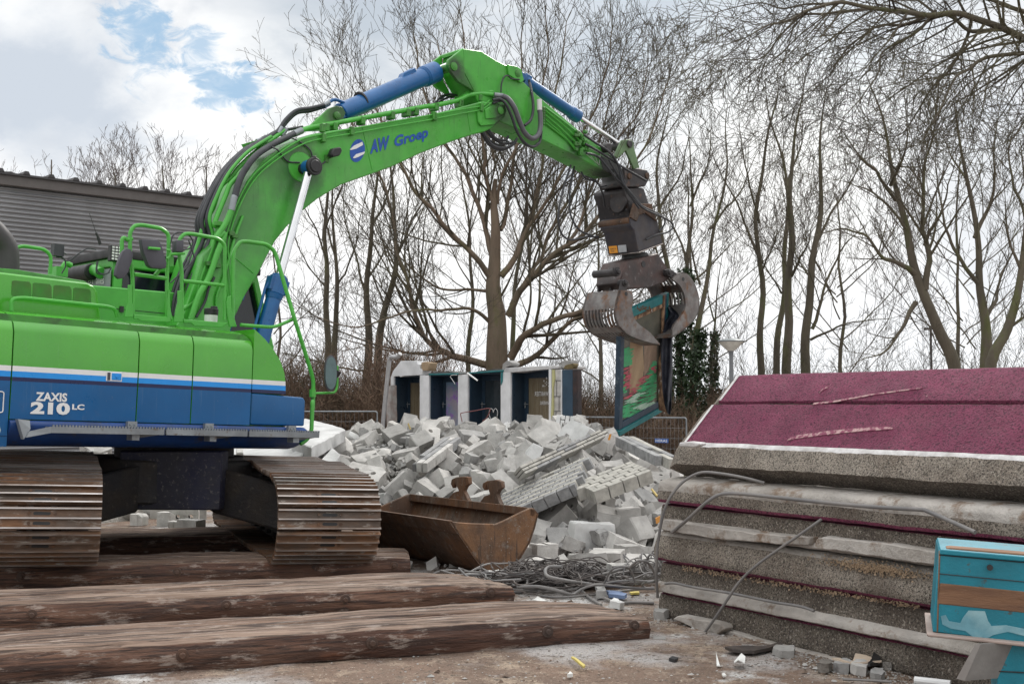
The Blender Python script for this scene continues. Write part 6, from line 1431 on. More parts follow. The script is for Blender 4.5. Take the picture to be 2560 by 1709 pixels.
    mb = MB(); mb.prism([Q(268, 430, .2), Q(296, 400, .2), Q(300, 760, .2), Q(262, 800, .2), Q(255, 600, .2)], -nrm * .2); tag(mb.build('masonry_remnant', mat('pinkish masonry', (.33, .27, .25), .9, c2=(.42, .41, .40), s1=5, bump=.5), rough=.01, sub=.12), 'narrow pinkish masonry remnant between vent pipe and white wall', 'masonry')
    # dangling wires
    RW = mat('red wire', (.22, .07, .07), .6, bump=0); WW = mat('white wire', (.5, .5, .5), .6, bump=0)
    mb = MB(); mb.tube(crom([Q(x, y, .15) for x, y in ((1000, 760), (985, 685), (1010, 670), (1130, 650), (1255, 628), (1272, 650), (1240, 720), (1200, 750))], 5), .010, 5); tag(mb.build('wire', RW), 'thin red wire hanging in front of the dark door', 'wire')
    mb = MB(); mb.tube([Q(1050, 282, .25), Q(1150, 356, .25)], .018, 6); tag(mb.build('conduit', WHITEP), 'short white conduit dangling from the wall top', 'conduit')
    mb = MB(); mb.tube(crom([Q(x, y, .15) for x, y in ((930, 390), (905, 350), (885, 320), (895, 305), (950, 300))], 5), .008, 5); tag(mb.build('wire', WW), 'white wire loop at the top of the second door', 'wire')
build_facade()
# ================================================================ RUBBLE HEAP
def interp(x, tab):
    if x <= tab[0][0]: return tab[0][1]
    for (a, b), (c, d) in zip(tab, tab[1:]):
        if x <= c: return b + (d - b) * (x - a) / (c - a)
    return tab[-1][1]
CREST = [(-4.2, .15), (-3.4, .75), (-2.8, 1.02), (-2.4, 1.13), (-1.93, 1.25), (-1.34, 1.32), (-.76, 1.30), (-.17, 1.27), (.3, 1.30), (.75, 1.42), (1.1, 1.28), (1.46, 1.08), (1.87, .90), (2.2, .60), (2.8, .25), (3.6, 0)]
TOE = [(-3.5, 14.2), (-2, 13.7), (-.9, 13.1), (-.2, 12.6), (.05, 12.15), (.3, 12.0), (1.2, 11.9), (2, 11.9), (3, 12.5)]
YC = 17.4
def heap(x, y):
    toe = interp(x, TOE); zc = interp(x, CREST)
    if y <= toe: h = 0
    elif y < YC: t = (y - toe) / (YC - toe); h = zc * (1 - (1 - t) ** 1.55)
    else: t = min(1, (y - YC) / 4.2); h = zc * (1 - t * t * (3 - 2 * t))
    d = math.hypot((x + 6.1) / 1.3, (y - 17.2) / 1.3)
    if d < 1: h = max(h, .75 * (1 - d * d))
    return h
def build_core():
    vs, fs = [], []; nx, ny = 120, 100
    for j in range(ny):
        for i in range(nx):
            x = -8 + 12 * i / (nx - 1); y = 11.6 + 10.4 * j / (ny - 1); h = heap(x, y)
            z = (h - .26 + noise.noise(V((x * 2.4, y * 2.4, 1))) * .09 + noise.noise(V((x * 7, y * 7, 4))) * .05) if h > .06 else -.05
            vs.append(V((x, y, z)))
    for j in range(ny - 1):
        for i in range(nx - 1): fs.append((j * nx + i, j * nx + i + 1, (j + 1) * nx + i + 1, (j + 1) * nx + i))
    mb = MB(); mb.add(vs, fs); o = mb.build('rubble_core', GRIT, smooth=30)
    tag(o, 'fine grey grit and crushed mortar filling the rubble heap', None, None, 'stuff')
build_core()
def block_mesh(kind, seed):
    rs = random.Random(seed)
    w, h, d = {'holed': (.36, .22, .18), 'plain': (.32, .20, .16), 'half': (.20, .20, .17), 'chunk': (.30, .24, .20), 'slabby': (.36, .28, .10), 'grey': (.26, .20, .15)}[kind]
    w *= rs.uniform(.85, 1.12); h *= rs.uniform(.9, 1.12); d *= rs.uniform(.9, 1.15)
    # irregular outline, chipped corners and edges
    pts = []
    cs = [(-w / 2, -h / 2), (w / 2, -h / 2), (w / 2, h / 2), (-w / 2, h / 2)]
    for k in range(4):
        a, b = V((*cs[k], 0)), V((*cs[(k + 1) % 4], 0)); chip = rs.random() < {'holed': .35, 'plain': .3, 'half': .4, 'chunk': .8, 'slabby': .5, 'grey': .5}[kind]
        c = rs.uniform(.04, .11) if chip else rs.uniform(.006, .012); L = (b - a).length; u_ = (b - a) / L
        pts.append(a + u_ * c)
        for t in (.33, .66): pts.append(a + u_ * (L * t) + V((-u_.y, u_.x, 0)) * rs.uniform(-.003, .008 if kind != 'chunk' else .02))
        pts.append(b - u_ * (rs.uniform(.03, .09) if rs.random() < .25 else rs.uniform(.006, .012)))
    holes = []
    if kind == 'holed':
        r = .025
        for cx in (-w * .23, w * .23): holes.append([V((cx + r * math.cos(q * math.pi / 5), r * math.sin(q * math.pi / 5), 0)) for q in range(10)])
    polys = [pts] + holes; flat = [p for pl in polys for p in pl]; tris = tessellate_polygon([[V(p) for p in pl] for pl in polys])
    bm = bmesh.new(); top = [bm.verts.new((p.x, p.y, d / 2)) for p in flat]; bot = [bm.verts.new((p.x, p.y, -d / 2)) for p in flat]
    for t in tris:
        bm.faces.new([top[i] for i in t]); bm.faces.new([bot[i] for i in reversed(t)])
    o0 = 0
    for pl in polys:
        n = len(pl)
        for i in range(n): j = (i + 1) % n; bm.faces.new([top[o0 + i], top[o0 + j], bot[o0 + j], bot[o0 + i]])
        o0 += n
    bmesh.ops.recalc_face_normals(bm, faces=bm.faces)
    # break pieces off
    ncut = {'holed': 1 if rs.random() < .5 else 0, 'plain': rs.choice((0, 1)), 'half': 1, 'chunk': 3, 'slabby': 1, 'grey': 2}[kind]
    if not holes or True:
        for c in range(ncut):
            nrm = V((rs.uniform(-1, 1), rs.uniform(-1, 1), rs.uniform(-1, 1))).normalized(); ext = abs(nrm.x) * w / 2 + abs(nrm.y) * h / 2 + abs(nrm.z) * d / 2
            co = nrm * ext * rs.uniform(.62, .82)
            r = bmesh.ops.bisect_plane(bm, geom=bm.verts[:] + bm.edges[:] + bm.faces[:], plane_co=co, plane_no=nrm, clear_outer=True)
            es = [e for e in r['geom_cut'] if isinstance(e, bmesh.types.BMEdge)]
            bmesh.ops.holes_fill(bm, edges=es, sides=0)
    bmesh.ops.triangulate(bm, faces=[f for f in bm.faces if len(f.verts) > 4])
    if not holes:
        bmesh.ops.remove_doubles(bm, verts=bm.verts, dist=.002)
        es = [e for e in bm.edges if len(e.link_faces) == 2 and e.calc_face_angle(0) > .5]
        bmesh.ops.bevel(bm, geom=es, offset=.007, segments=1, affect='EDGES', clamp_overlap=True)
    for _ in range(3):
        es = [e for e in bm.edges if e.calc_length() > .08]
        if es: bmesh.ops.subdivide_edges(bm, edges=es, cuts=1, use_grid_fill=False); bmesh.ops.triangulate(bm, faces=[f for f in bm.faces if len(f.verts) > 3])
    off = rs.random() * 99; am = .007 if kind in ('chunk', 'grey') else .0035
    for v in bm.verts: v.co += noise.noise_vector(V(v.co) * 9 + V((off, 0, 0))) * am * 1.6 + noise.noise_vector(V(v.co) * 30 + V((off, 0, 0))) * am
    me = bpy.data.meshes.new('rubble_block'); bm.to_mesh(me); bm.free()
    m = {'grey': BLOCKG, 'slabby': BLOCKW}.get(kind, BLOCK); me.materials.append(m)
    me.polygons.foreach_set('use_smooth', [True] * len(me.polygons)); me.set_sharp_from_angle(angle=R(32)); return me
KINDS = {k: [block_mesh(k, s * 7 + i * 100) for s in range(n)] for i, (k, n) in enumerate((('holed', 5), ('plain', 7), ('half', 5), ('chunk', 6), ('slabby', 4), ('grey', 4)))}
# a second, white-faced copy of some
KDESC = {'holed': 'block with round holes', 'plain': 'pale oblong block', 'half': 'short half block', 'chunk': 'jagged pale chunk', 'slabby': 'flat white piece', 'grey': 'rough grey lump'}
HX = ((860, 'far left end'), (960, 'left of the vent pipe'), (1055, 'below the first door'), (1150, 'below the second door'), (1255, 'below the dark door'), (1370, 'below the lettered door'), (1450, 'below the wall end'), (1530, 'left of the gripped frame'), (1600, 'under the gripped frame'), (9999, 'beside the slab stack'))
def zone(x, y, z):
    px = CX + x / y * FP; h = next(s for l, s in HX if px < l)
    v = 'on the crest' if y > 16.2 else 'on the upper slope' if y > 14.8 else 'midway up' if y > 13.4 else 'low on the heap'
    return v + ', ' + h
NB = 0
def put_block(kind, p, rot, sc=1.0, zn=None, white=False):
    global NB
    me = random.choice(KINDS[kind]); o = bpy.data.objects.new('rubble_block', me); COL.objects.link(o)
    o.location = p; o.rotation_euler = rot; o.scale = (sc,) * 3
    z_ = zn or zone(p[0], p[1], p[2])
    ez = abs((o.rotation_euler.to_matrix() @ V((0, 0, 1))).z); pose = 'lying ' if ez > .8 else 'tilted ' if ez > .45 else 'upright '
    size = 'largest ' if sc > 1.33 else 'large ' if sc > 1.2 else 'tiny ' if sc < .55 else 'small ' if sc < .7 else 'medium ' if sc < 1.05 else ''
    lab = size + pose + KDESC[kind] + ' ' + z_; tag(o, lab, 'rubble block', 'rubble blocks: ' + lab); NB += 1; return o
random.seed(21)
# keep-out ellipses under the big brick pieces are not needed: blocks bed against them
def fragments():
    rs = random.Random(31)
    for name, m, n, lab in (('rubble_fragments', BLOCK, 2600, 'small broken pale fragments filling gaps in the rubble heap'), ('mortar_fragments', BLOCKG, 2200, 'small grey mortar fragments filling gaps in the rubble heap')):
        mb = MB()
        for k in range(n):
            x = rs.uniform(-3.6, 2.6); y = rs.uniform(11.7, 18.2); h = heap(x, y)
            if h < .02 and rs.random() < .8: continue
            s = .012 + .045 * rs.random() ** 2.5; z = h - .16 + rs.uniform(-.04, .10) if h > .1 else s * .4
            a = rv_(rs); b_ = a.cross(rv_(rs)).normalized(); c_ = a.cross(b_)
            mb.box((x, y, z), a * s * rs.uniform(.8, 1.7), (b_ + a * rs.uniform(-.4, .4)) * s, c_ * s * rs.uniform(.4, 1))
        tag(mb.build(name, m, smooth=None), lab, None, None, 'stuff')
def rv_(rs): return V((rs.gauss(0, 1), rs.gauss(0, 1), rs.gauss(0, 1))).normalized()
fragments()
placed = []
def inpoly(p, pl):
    c = False; j = len(pl) - 1
    for i in range(len(pl)):
        (x0, y0), (x1, y1) = pl[i], pl[j]
        if (y0 > p[1]) != (y1 > p[1]) and p[0] < (x1 - x0) * (p[1] - y0) / (y1 - y0) + x0: c = not c
        j = i
    return c
KEEP = [([z4(*p) for p in pts], d0) for pts, d0 in (([(1345, 500), (1375, 380), (1850, 160), (1880, 230)], 15), ([(1080, 700), (1340, 480), (1730, 350), (1740, 440), (1650, 580), (1430, 740), (1090, 760)], 14.2), ([(1700, 510), (2080, 300), (2180, 450), (1790, 630)], 13.4), ([(580, 420), (815, 225), (850, 330), (660, 470)], 15.5), ([(1915, 225), (2010, 205), (2210, 350), (2190, 400)], 15.3), ([(1510, 290), (1530, 80), (1650, 90), (1650, 290)], 17))]
cand = []
for ps_, (tries, dmin0, lim, s0, s1, zo) in enumerate(((9000, .31, 172, .92, 1.42, (-.13, -.03)), (9000, .20, 290, .42, .78, (-.07, .05)))):
    for _ in range(tries):
        x = random.uniform(-3.7, 2.5); y = random.uniform(11.9, 18.0)
        h = heap(x, y)
        if h < .05 and not (x > -.1 and y > 11.95): continue
        if x < -.25 and y < 13.4 and h < .35: continue
        pxx = CX + x / y * FP
        if pxx > 1700 or pxx < 690: continue
        pz = 1010 - (h - 1.6) / y * FP
        if any(inpoly((pxx, pz), pl) and (d0 is None or y < d0) for pl, d0 in KEEP): continue
        dm = dmin0 * (.86 if y < 13.8 and x > 0 else 1.0)
        if any((x - a) ** 2 + (y - b) ** 2 + (h - c) ** 2 < dm * dm for a, b, c in placed): continue
        placed.append((x, y, h)); u_ = random.random()
        kind = 'holed' if u_ < .36 else 'plain' if u_ < .68 else 'half' if u_ < .80 else 'chunk' if u_ < .88 else 'slabby' if u_ < .92 else 'grey'
        if ps_: kind = random.choice(('chunk', 'half', 'grey', 'plain', 'chunk'))
        tilt = .75 if random.random() < .7 else 1.4
        rot = (random.uniform(-tilt, tilt) + (R(90) if random.random() < .45 else 0), random.uniform(-tilt, tilt), random.uniform(0, 6.28))
        put_block(kind, (x, y, h + random.uniform(*zo)), rot, random.uniform(s0, s1))
        if len(placed) >= lim - 21: break
# a row of whole blocks at the very front
for px, py, kd, sc, rz, rx in ((1322, 1400, 'plain', 1.05, .2, 0), (1360, 1402, 'half', 1.1, .5, 1.57), (1432, 1380, 'half', 1.3, .1, 0.1), (1472, 1425, 'holed', 1.0, .3, 1.45), (1520, 1418, 'plain', 1.1, -.3, .1), (1575, 1405, 'half', 1.2, .4, 0), (1625, 1440, 'holed', 1.1, -.2, .2), (1350, 1425, 'chunk', .8, 1, 0), (1565, 1450, 'plain', 1.0, .2, 0)):
    q = gz(px, py + 12, .0); put_block(kd, (q.x, q.y + .1, .09 * sc), (rx, 0, rz), sc)
# loose blocks on the ground behind the undercarriage
for gi, (px, py, kd, sc) in enumerate(((262, 1285, 'half', 1), (310, 1282, 'plain', 1.1), (322, 1292, 'half', .9), (368, 1284, 'plain', 1.15), (408, 1286, 'plain', 1.2), (348, 1304, 'half', .9), (415, 1306, 'half', 1.05), (462, 1300, 'holed', 1.15), (446, 1320, 'chunk', .7), (478, 1326, 'plain', 1.05), (395, 1340, 'chunk', .5), (500, 1290, 'half', .9))):
    q = gz(px, py + 8, 0); put_block(kd, (q.x, q.y, .085 * sc), (1.57 if kd == 'holed' else 0, 0, random.uniform(-.4, .4)), sc, ['beside the left track', 'behind the undercarriage plate, far left', 'just under the first oblong one', 'left of centre between the tracks', 'rear centre between the tracks', 'in front of the rear row', 'centre, in front of the rear blocks', 'right of centre between the tracks', 'nearest the right of the gap', 'next to the right track, front', 'lone crumb near the timber mat', 'rear, next to the right track'][gi])
for pi_, (px, py) in enumerate(((215, 1140), (232, 1165), (250, 1158), (205, 1160), (240, 1130))):
    q = at(px, py, 16.9); put_block(random.choice(['plain', 'chunk', 'slabby']), q, (random.uniform(-.5, .5), random.uniform(-.5, .5), random.random() * 3), 1.2, ['upper left of', 'bottom middle of', 'rightmost of', 'leftmost of', 'topmost of'][pi_] + ' the low pile behind the left track')
# ---- large masonry pieces
def piece3(p0, p1, p3, thick, name='masonry_slab'):
    o = at(*p0[:2], p0[2]); a = at(*p1[:2], p1[2]) - o; b = at(*p3[:2], p3[2]) - o
    ua = a.normalized(); ub = (b - ua * b.dot(ua)).normalized(); n_ = ua.cross(ub)
    if n_.dot(EYE - o) < 0: n_ = -n_
    return o, ua, ub, n_, a.length, b.dot(ub)
def zz(c, x, y, Z): p = c(x, y); return (p[0], p[1], Z)
def bricks(p0, p1, p3, rows, cols, thick, label, mats, ragged=True, seed=1, two=False):
    rs = random.Random(seed); o, ua, ub, n_, W, H = piece3(p0, p1, p3, thick); bw_, bh = W / cols, H / rows; g = .006
    mb = MB(); mb.box(o + ua * W * .5 + ub * H * .5 - n_ * (thick * .5 + .012), ua * (W / 2 - .02), ub * (H / 2 - .02), n_ * (thick / 2 - .012), 0)
    mt = mb.build('masonry_slab', [mats[0]], bevel=.01); tag(mt, label, 'masonry slab', None)
    for vi, mv in enumerate(mats[1:]):
        mb = MB(); rs = random.Random(seed)
        for r in range(rows):
            sh = (r % 2) * .5
            for c in range(-1, cols + 1):
                x0 = (c + sh) * bw_; x1 = x0 + bw_; pick = (r % 2 if two else rs.random() < .3); end = x0 < 0 or x1 > W
                if end and (rs.random() < .55): x0, x1 = max(0, x0), min(W, x1)
                if x1 - x0 < .03 or x1 < .0 or x0 > W or x0 < -bw_ * .6 or x1 > W + bw_ * .6: continue
                j = rs.uniform(-.003, .003); skip = rs.random() < .02
                if (1 if pick else 0) != vi or skip: continue
                mb.box(o + ua * (x0 + x1) / 2 + ub * ((r + .5) * bh) - n_ * (thick / 2 - j), ua * ((x1 - x0) / 2 - g), ub * (bh / 2 - g * .8), n_ * thick / 2)
        if mb.v: mb.build('bricks', mv, mt, bevel=.004, rough=.0025)
bricks(zz(z4, 1345, 482, 13.5), zz(z4, 1868, 235, 15.1), zz(z4, 1378, 392, 13.75), 3, 7, .14, 'long narrow brick slab with dark grey top course, slanting up across the heap', [MORTAR, BRICKL, BRICKG], seed=3)
bricks(zz(z4, 1120, 690, 12.75), zz(z4, 1440, 725, 12.45), zz(z4, 1350, 480, 14.0), 1, 1, .12, 'x', [MORTAR, BRICKG]) if False else None
bricks(zz(z4, 1155, 700, 12.9), zz(z4, 1500, 560, 13.15), zz(z4, 1350, 520, 13.9), 1, 1, .1, 'x', [MORTAR, BRICKG]) if False else None
bricks(zz(z4, 1190, 605, 13.9), zz(z4, 1725, 368, 13.6), zz(z4, 1010, 830, 13.1), 12, 7, .13, 'big slab of alternating light and dark grey bricks lying behind the bucket', [MORTAR, BRICKL, BRICKG], seed=5, two=True)
bricks(zz(z4, 1785, 600, 12.55), zz(z4, 2165, 455, 12.75), zz(z4, 1725, 508, 13.05), 6, 4, .14, 'pale yellow brick slab with ragged ends near the purple slabs', [MORTAR, BRICKL, BRICKL], seed=8)
bricks(zz(z4, 585, 405, 14.6), zz(z4, 815, 238, 15.9), zz(z4, 655, 445, 14.3), 3, 4, .12, 'narrow grey masonry strip leaning in the left part of the heap', [MORTAR, BRICKG, BLOCK], seed=9)
bricks(zz(z4, 1925, 235, 15.4), zz(z4, 2190, 365, 14.0), zz(z4, 2010, 215, 15.7), 3, 4, .12, 'grey brick slab sloping down to the right end of the heap', [MORTAR, BRICKG, BRICKL], seed=10)
bricks(zz(z4, 1520, 275, 16.9), zz(z4, 1545, 90, 17.1), zz(z4, 1640, 270, 16.9), 4, 3, .16, 'upright cluster of white bricks at the peak of the heap', [MORTAR, BLOCKW, BLOCKW], seed=11)
bricks(zz(z4, 505, 230, 16.2), zz(z4, 660, 262, 16.0), zz(z4, 505, 190, 16.6), 2, 3, .1, 'dark grey masonry lump with loose wires on the left of the heap', [MORTAR, BLOCKG, BLOCKG], seed=12)
def plate(pts, Zs, thick, label, m, cv=z16, rough=.012):
    q = [at(*cv(*p), Z) for p, Z in zip(pts, Zs)]; n_ = (q[1] - q[0]).cross(q[-1] - q[0]).normalized()
    if n_.z < 0: n_ = -n_
    mb = MB(); mb.prism(q, -n_ * thick); o = mb.build('plaster_slab', m, bevel=.012, rough=rough, sub=.16); tag(o, label, 'concrete slab')
SLABW = mat('white plaster slab', (.56, .56, .56), .85, c2=(.44, .44, .44), s1=2.5, c3=(.34, .33, .32), s3=5, lo3=.64, hi3=.74, bump=.4, bs=30)
plate([(815, 360), (1128, 198), (1000, 150), (760, 92), (560, 170), (640, 300)], [14.3, 16.0, 16.6, 17.2, 16.3, 14.9], .17, 'large white plastered slab tipped up behind the excavator front', SLABW)
plate([(840, 200), (955, 222), (1000, 190), (880, 172)], [16.0, 15.9, 16.3, 16.4], .05, 'small white piece lying on the large tilted slab', SLABW, rough=.004)
plate([(20, 462), (590, 470), (700, 395), (800, 335), (790, 300), (640, 330), (420, 350), (40, 372)], [15.0, 14.7, 14.9, 15.0, 15.5, 15.8, 15.9, 15.9], .10, 'flat white slab under the excavator nose behind the track', SLABW)
plate([(590, 470), (720, 440), (820, 350), (760, 345), (640, 410)], [14.5, 14.5, 14.8, 15, 14.8], .07, 'narrow white splinter slab beside the tipped slab', SLABW)
plate([(110, 412), (180, 410), (178, 372), (115, 370)], [14.9, 14.9, 15.2, 15.2], .10, 'short pale block on the white slab under the excavator', BLOCK, rough=.004)
plate([(885, 500), (1050, 498), (1085, 420), (1010, 362)], [14.0, 14.0, 14.2, 14.6], .12, 'smooth white triangular slab piece right of the tipped slab', SLABW, rough=.005)
# small coloured bits
mb = MB(); q = at(*z4(1890, 240), 13.9); mb.box(q, V((.012, 0, .0)), V((0, .01, 0)), V((0.01, 0, .035))); tag(mb.build('plug', mat('orange plug', (.6, .25, .03), .5, bump=0)), 'small orange plug stuck in a white block', 'plug')
for p0, p1, lab in (((2165, 580), (2200, 625), 'yellow wooden stick between blocks beside the slab stack'), ((575, 150), (590, 190), 'pale stick standing on the dark masonry lump')):
    mb = MB(); mb.tube([at(*z4(*p0), 12.4 if p0[0] > 1000 else 16), at(*z4(*p1), 12.3 if p0[0] > 1000 else 16)], .012, 6); tag(mb.build('stick', mat('yellow stick', (.5, .38, .14), .7, bump=0)), lab, 'stick')
mb = MB(); mb.prism([at(*z4(*p), 12.0) for p in ((2190, 770), (2220, 755), (2215, 800), (2195, 805))], V((0, .04, 0))); tag(mb.build('orange_scrap', mat('orange scrap', (.6, .27, .06), .6, bump=0)), 'small orange scrap among blocks beside the slab stack', 'scrap')
# ---------------------------------------------------------------- cables
def cable_heap():
    rs = random.Random(12); c = gz(*z4(1560, 1215)); c.z = 0
    def loop(cx, cy, rx, ry, hz, r, n=26, turns=1.0, jit=.10):
        ph = rs.random() * 6.28; pts = []; rot = rs.uniform(-.5, .5); sx, sy = rs.random() * 50, rs.random() * 50
        for i in range(int(n * turns)):
            q = ph + 2 * math.pi * i / n; x, y = rx * math.cos(q), ry * math.sin(q)
            x += noise.noise(V((q * .9, sx, 0))) * jit * 2.4; y += noise.noise(V((q * .9, sy, 3))) * jit * 2.4
            z = hz * (.55 + .6 * noise.noise(V((q * 1.3, sx, sy)))) * max(0.1, 1 - (abs(x) + abs(y)) * .35)
            pts.append(V((cx + x * math.cos(rot) - y * math.sin(rot), cy + x * math.sin(rot) + y * math.cos(rot), max(r, z))))
        return crom(pts, 2)
    o = None; root = empty('cable_tangle', c, 'tangled heap of grey and brown electric cables on the ground before the rubble', 'cables')
    mb = MB()
    for k in range(60): mb.tube(loop(c.x + rs.gauss(0, .20), c.y + rs.gauss(0, .14), rs.uniform(.15, .48), rs.uniform(.12, .32), rs.uniform(.05, .30), rs.uniform(.0045, .0075), turns=rs.uniform(.8, 2.2)), .006, 5)
    mb.build('thin_cables', CABLED, root, smooth=60)
    mb = MB()
    for k in range(26): mb.tube(loop(c.x + rs.gauss(0.15, .5), c.y + rs.gauss(0, .22), rs.uniform(.25, .8), rs.uniform(.15, .35), rs.uniform(.03, .26), .01, turns=rs.uniform(.5, 1.3), jit=.16), rs.choice((.0085, .010, .012)), 6)
    for k in range(8): mb.tube(loop(c.x + .95 + rs.gauss(0, .12), c.y + .1 + rs.gauss(0, .1), rs.uniform(.12, .3), rs.uniform(.1, .2), rs.uniform(.2, .42), .007, turns=1), .007, 6)
    # named runs
    def run(pts, r):
        q = [gz(*z4(x, y), z) for x, y, z in pts]; mb.tube(crom(q, 6), r, 7)
    run([(1580, 1085, .25), (1500, 1085, .24), (1470, 1110, .22), (1490, 1150, .2), (1600, 1175, .16), (1700, 1190, .1), (1800, 1205, .06), (1900, 1215, .03)], .015)
    run([(1600, 1225, .03), (1700, 1240, .02), (1760, 1290, .015), (1835, 1335, .012)], .012)
    run([(1850, 1290, .02), (1950, 1320, .012), (2060, 1318, .012), (2180, 1322, .012)], .013)
    run([(1280, 1220, .03), (1320, 1245, .01), (1290, 1255, .01), (1200, 1240, .012)], .012)
    run([(1850, 1200, .10), (1900, 1110, .30), (1960, 1085, .34), (2020, 1100, .32), (2060, 1200, .1)], .009)
    run([(2020, 1090, .36), (2080, 1045, .42), (2150, 1070, .38), (2190, 1170, .15), (2120, 1190, .1), (2105, 1210, .05), (2160, 1230, .02), (2230, 1200, .05)], .010)
    run([(1440, 1275, .012), (1560, 1285, .012), (1750, 1270, .02), (2000, 1240, .03), (2230, 1215, .03)], .010)
    run([(1130, 1180, .01), (1170, 1140, .1), (1260, 1125, .14), (1400, 1130, .18)], .008)
    mb.build('thick_cables', CABLE, root, smooth=60)
cable_heap()
# ---------------------------------------------------------------- litter
def scrap(pts, cv, z, m, label, cat, name, th=.006, bend=0.0, lift=.0):
    q = [gz(*cv(*p), z) for p in pts]; c = sum(q, V()) / len(q)
    q = [p + V((0, 0, lift * (((p - c).length / max(.001, max((s - c).length for s in q))) ** 2) + bend * (p.x - c.x))) for p in q]
    mb = MB(); mb.prism(q, V((0, 0, th))); o = mb.build(name, m, bevel=0, rough=th * .4, sub=.03 if th > .01 else 0); tag(o, label, cat)
WS = mat('white scrap', (.68, .68, .66), .6, bump=.05); CREAM = mat('cream scrap', (.52, .42, .33), .6, bump=.05); YS = mat('yellow plastic', (.55, .45, .12), .5, bump=0)
scrap([(1640, 770), (1650, 764), (1733, 826), (1722, 834)], z12, .02, YS, 'yellow plastic strip on the dust right of the front mat', 'strip', 'plastic_strip', .012)
scrap([(1075, 250), (1100, 232), (1160, 228), (1175, 262), (1100, 270)], z12, .03, WS, 'white scrap at the tip of the rusty bucket', 'scrap', 'white_scrap', .05)
scrap([(1390, 400), (1420, 380), (1475, 402), (1430, 408)], z12, .01, WS, 'small white flake between the mats and the cables', 'scrap', 'white_scrap', .02)
scrap([(1610, 896), (1632, 874), (1648, 892)], z12, .0, WS, 'tiny white triangular flake near the bottom of the photo', 'scrap', 'white_scrap', .02)
scrap([(1885, 440), (1920, 410), (1990, 440), (1960, 455)], z12, .01, BLOCKW, 'pale grey stone in front of the cables', 'stone', 'stone', .05)
scrap([(1240 + 630, 350), (1880 + 60, 352), (2000, 372), (1990, 382), (1880, 372)], z12, .02, mat('blue scrap', (.14, .20, .34), .6, bump=.1), 'dull blue plastic scrap beside the cables', 'scrap', 'blue_scrap', .03)
scrap([(1795, 335), (1850, 328), (1862, 372), (1800, 372)], z12, .02, BLOCKG, 'grey stone between the cables', 'stone', 'stone', .06)
scrap([(2020, 345), (2080, 340), (2085, 352), (2030, 354)], z12, .01, YS, 'yellow shred behind the cables', 'scrap', 'yellow_scrap', .015)
scrap([(465, 1098), (480, 1135), (505, 1138), (490, 1145), (468, 1140)], z10, .0, WS, 'curled white plastic shard left of two shards', 'scrap', 'white_shard', .006, lift=.05)
scrap([(575, 1130), (620, 1120), (645, 1125), (640, 1150), (600, 1155), (580, 1148)], z10, .0, WS, 'broken white cup shaped shard on the dust', 'scrap', 'white_shard', .006, lift=.06)
scrap([(500, 1190), (515, 1185), (530, 1200), (510, 1204)], z10, .0, WS, 'tiny white shard nearest the bottom edge', 'scrap', 'white_shard', .01)
scrap([(1178, 1135), (1230, 1115), (1300, 1118), (1320, 1100), (1400, 1110), (1450, 1150), (1480, 1165), (1300, 1160)], z10, .02, CREAM, 'curled cream coloured scrap in front of the slab stack', 'scrap', 'cream_scrap', .012, lift=.05)
scrap([(1395, 1160), (1440, 1090), (1475, 1100), (1465, 1130), (1410, 1165)], z10, .04, BLACK, 'black scrap beside the cream one', 'scrap', 'black_scrap', .02, lift=.03)
scrap([(812, 1070), (840, 1045), (945, 1055), (940, 1085), (870, 1092)], z10, .0, BLOCK, 'pale flat tile piece before the slab stack', 'tile', 'tile_piece', .045)
scrap([(520, 1045), (640, 1030), (760, 1035), (860, 1020), (872, 1032), (700, 1072), (560, 1065)], z10, .01, mat('torn black film', (.03, .026, .025), .6, c2=(.08, .06, .05), bump=.5), 'torn dark film lying along the foot of the slab stack', 'film', 'torn_film', .02, lift=.02)
scrap([(175, 1100), (200, 1088), (238, 1098), (215, 1110)], z10, .0, BLACK, 'small black rubber bit right of the mats', 'scrap', 'black_scrap', .02)
scrap([(80, 965), (160, 962), (155, 985), (82, 982)], z10, .0, BLOCK, 'small flat pale chip beside the rounded mat end', 'chip', 'tile_piece', .015)
for i, (x, y, s, lab) in enumerate(((1240, 1160, 60, 'grey rock by the cream scrap'), (1350, 1180, 55, 'dark grey rock right of the cream scrap'), (1130, 1165, 45, 'low brown grey stone left of the cream scrap'), (1450, 1215, 45, 'pale stone at the lower edge, near the leaning panel'), (130, 840, 45, 'stone at the lower left corner of the slab stack'), (1520, 1150, 40, 'small stone between cream scrap and leaning panel'))):
    scrap([(x - s, y + 8), (x - s * .4, y - s * .35), (x + s * .5, y - s * .4), (x + s, y + 2), (x + s * .5, y + s * .4), (x - s * .5, y + s * .35)], z10, .0, [BLOCKG, BLOCK, GRIT][i % 3], lab, 'stone', 'stone', .055)
mb = MB(); q = [gz(*z10(x, y), .02) for x, y in ((1240, 1215), (1400, 1222), (1540, 1230))]; mb.tube(q, .008, 6); tag(mb.build('thin_rod', CABLE), 'thin grey rod on the ground at the bottom edge', 'rod')
mb = MB(); q = [gz(*z10(x, y), .03) for x, y in ((1680, 1220), (1900, 1245))]; mb.tube(q, .022, 10); tag(mb.build('white_pipe', WHITEP), 'short white pipe at the bottom edge by the leaning panel', 'pipe')
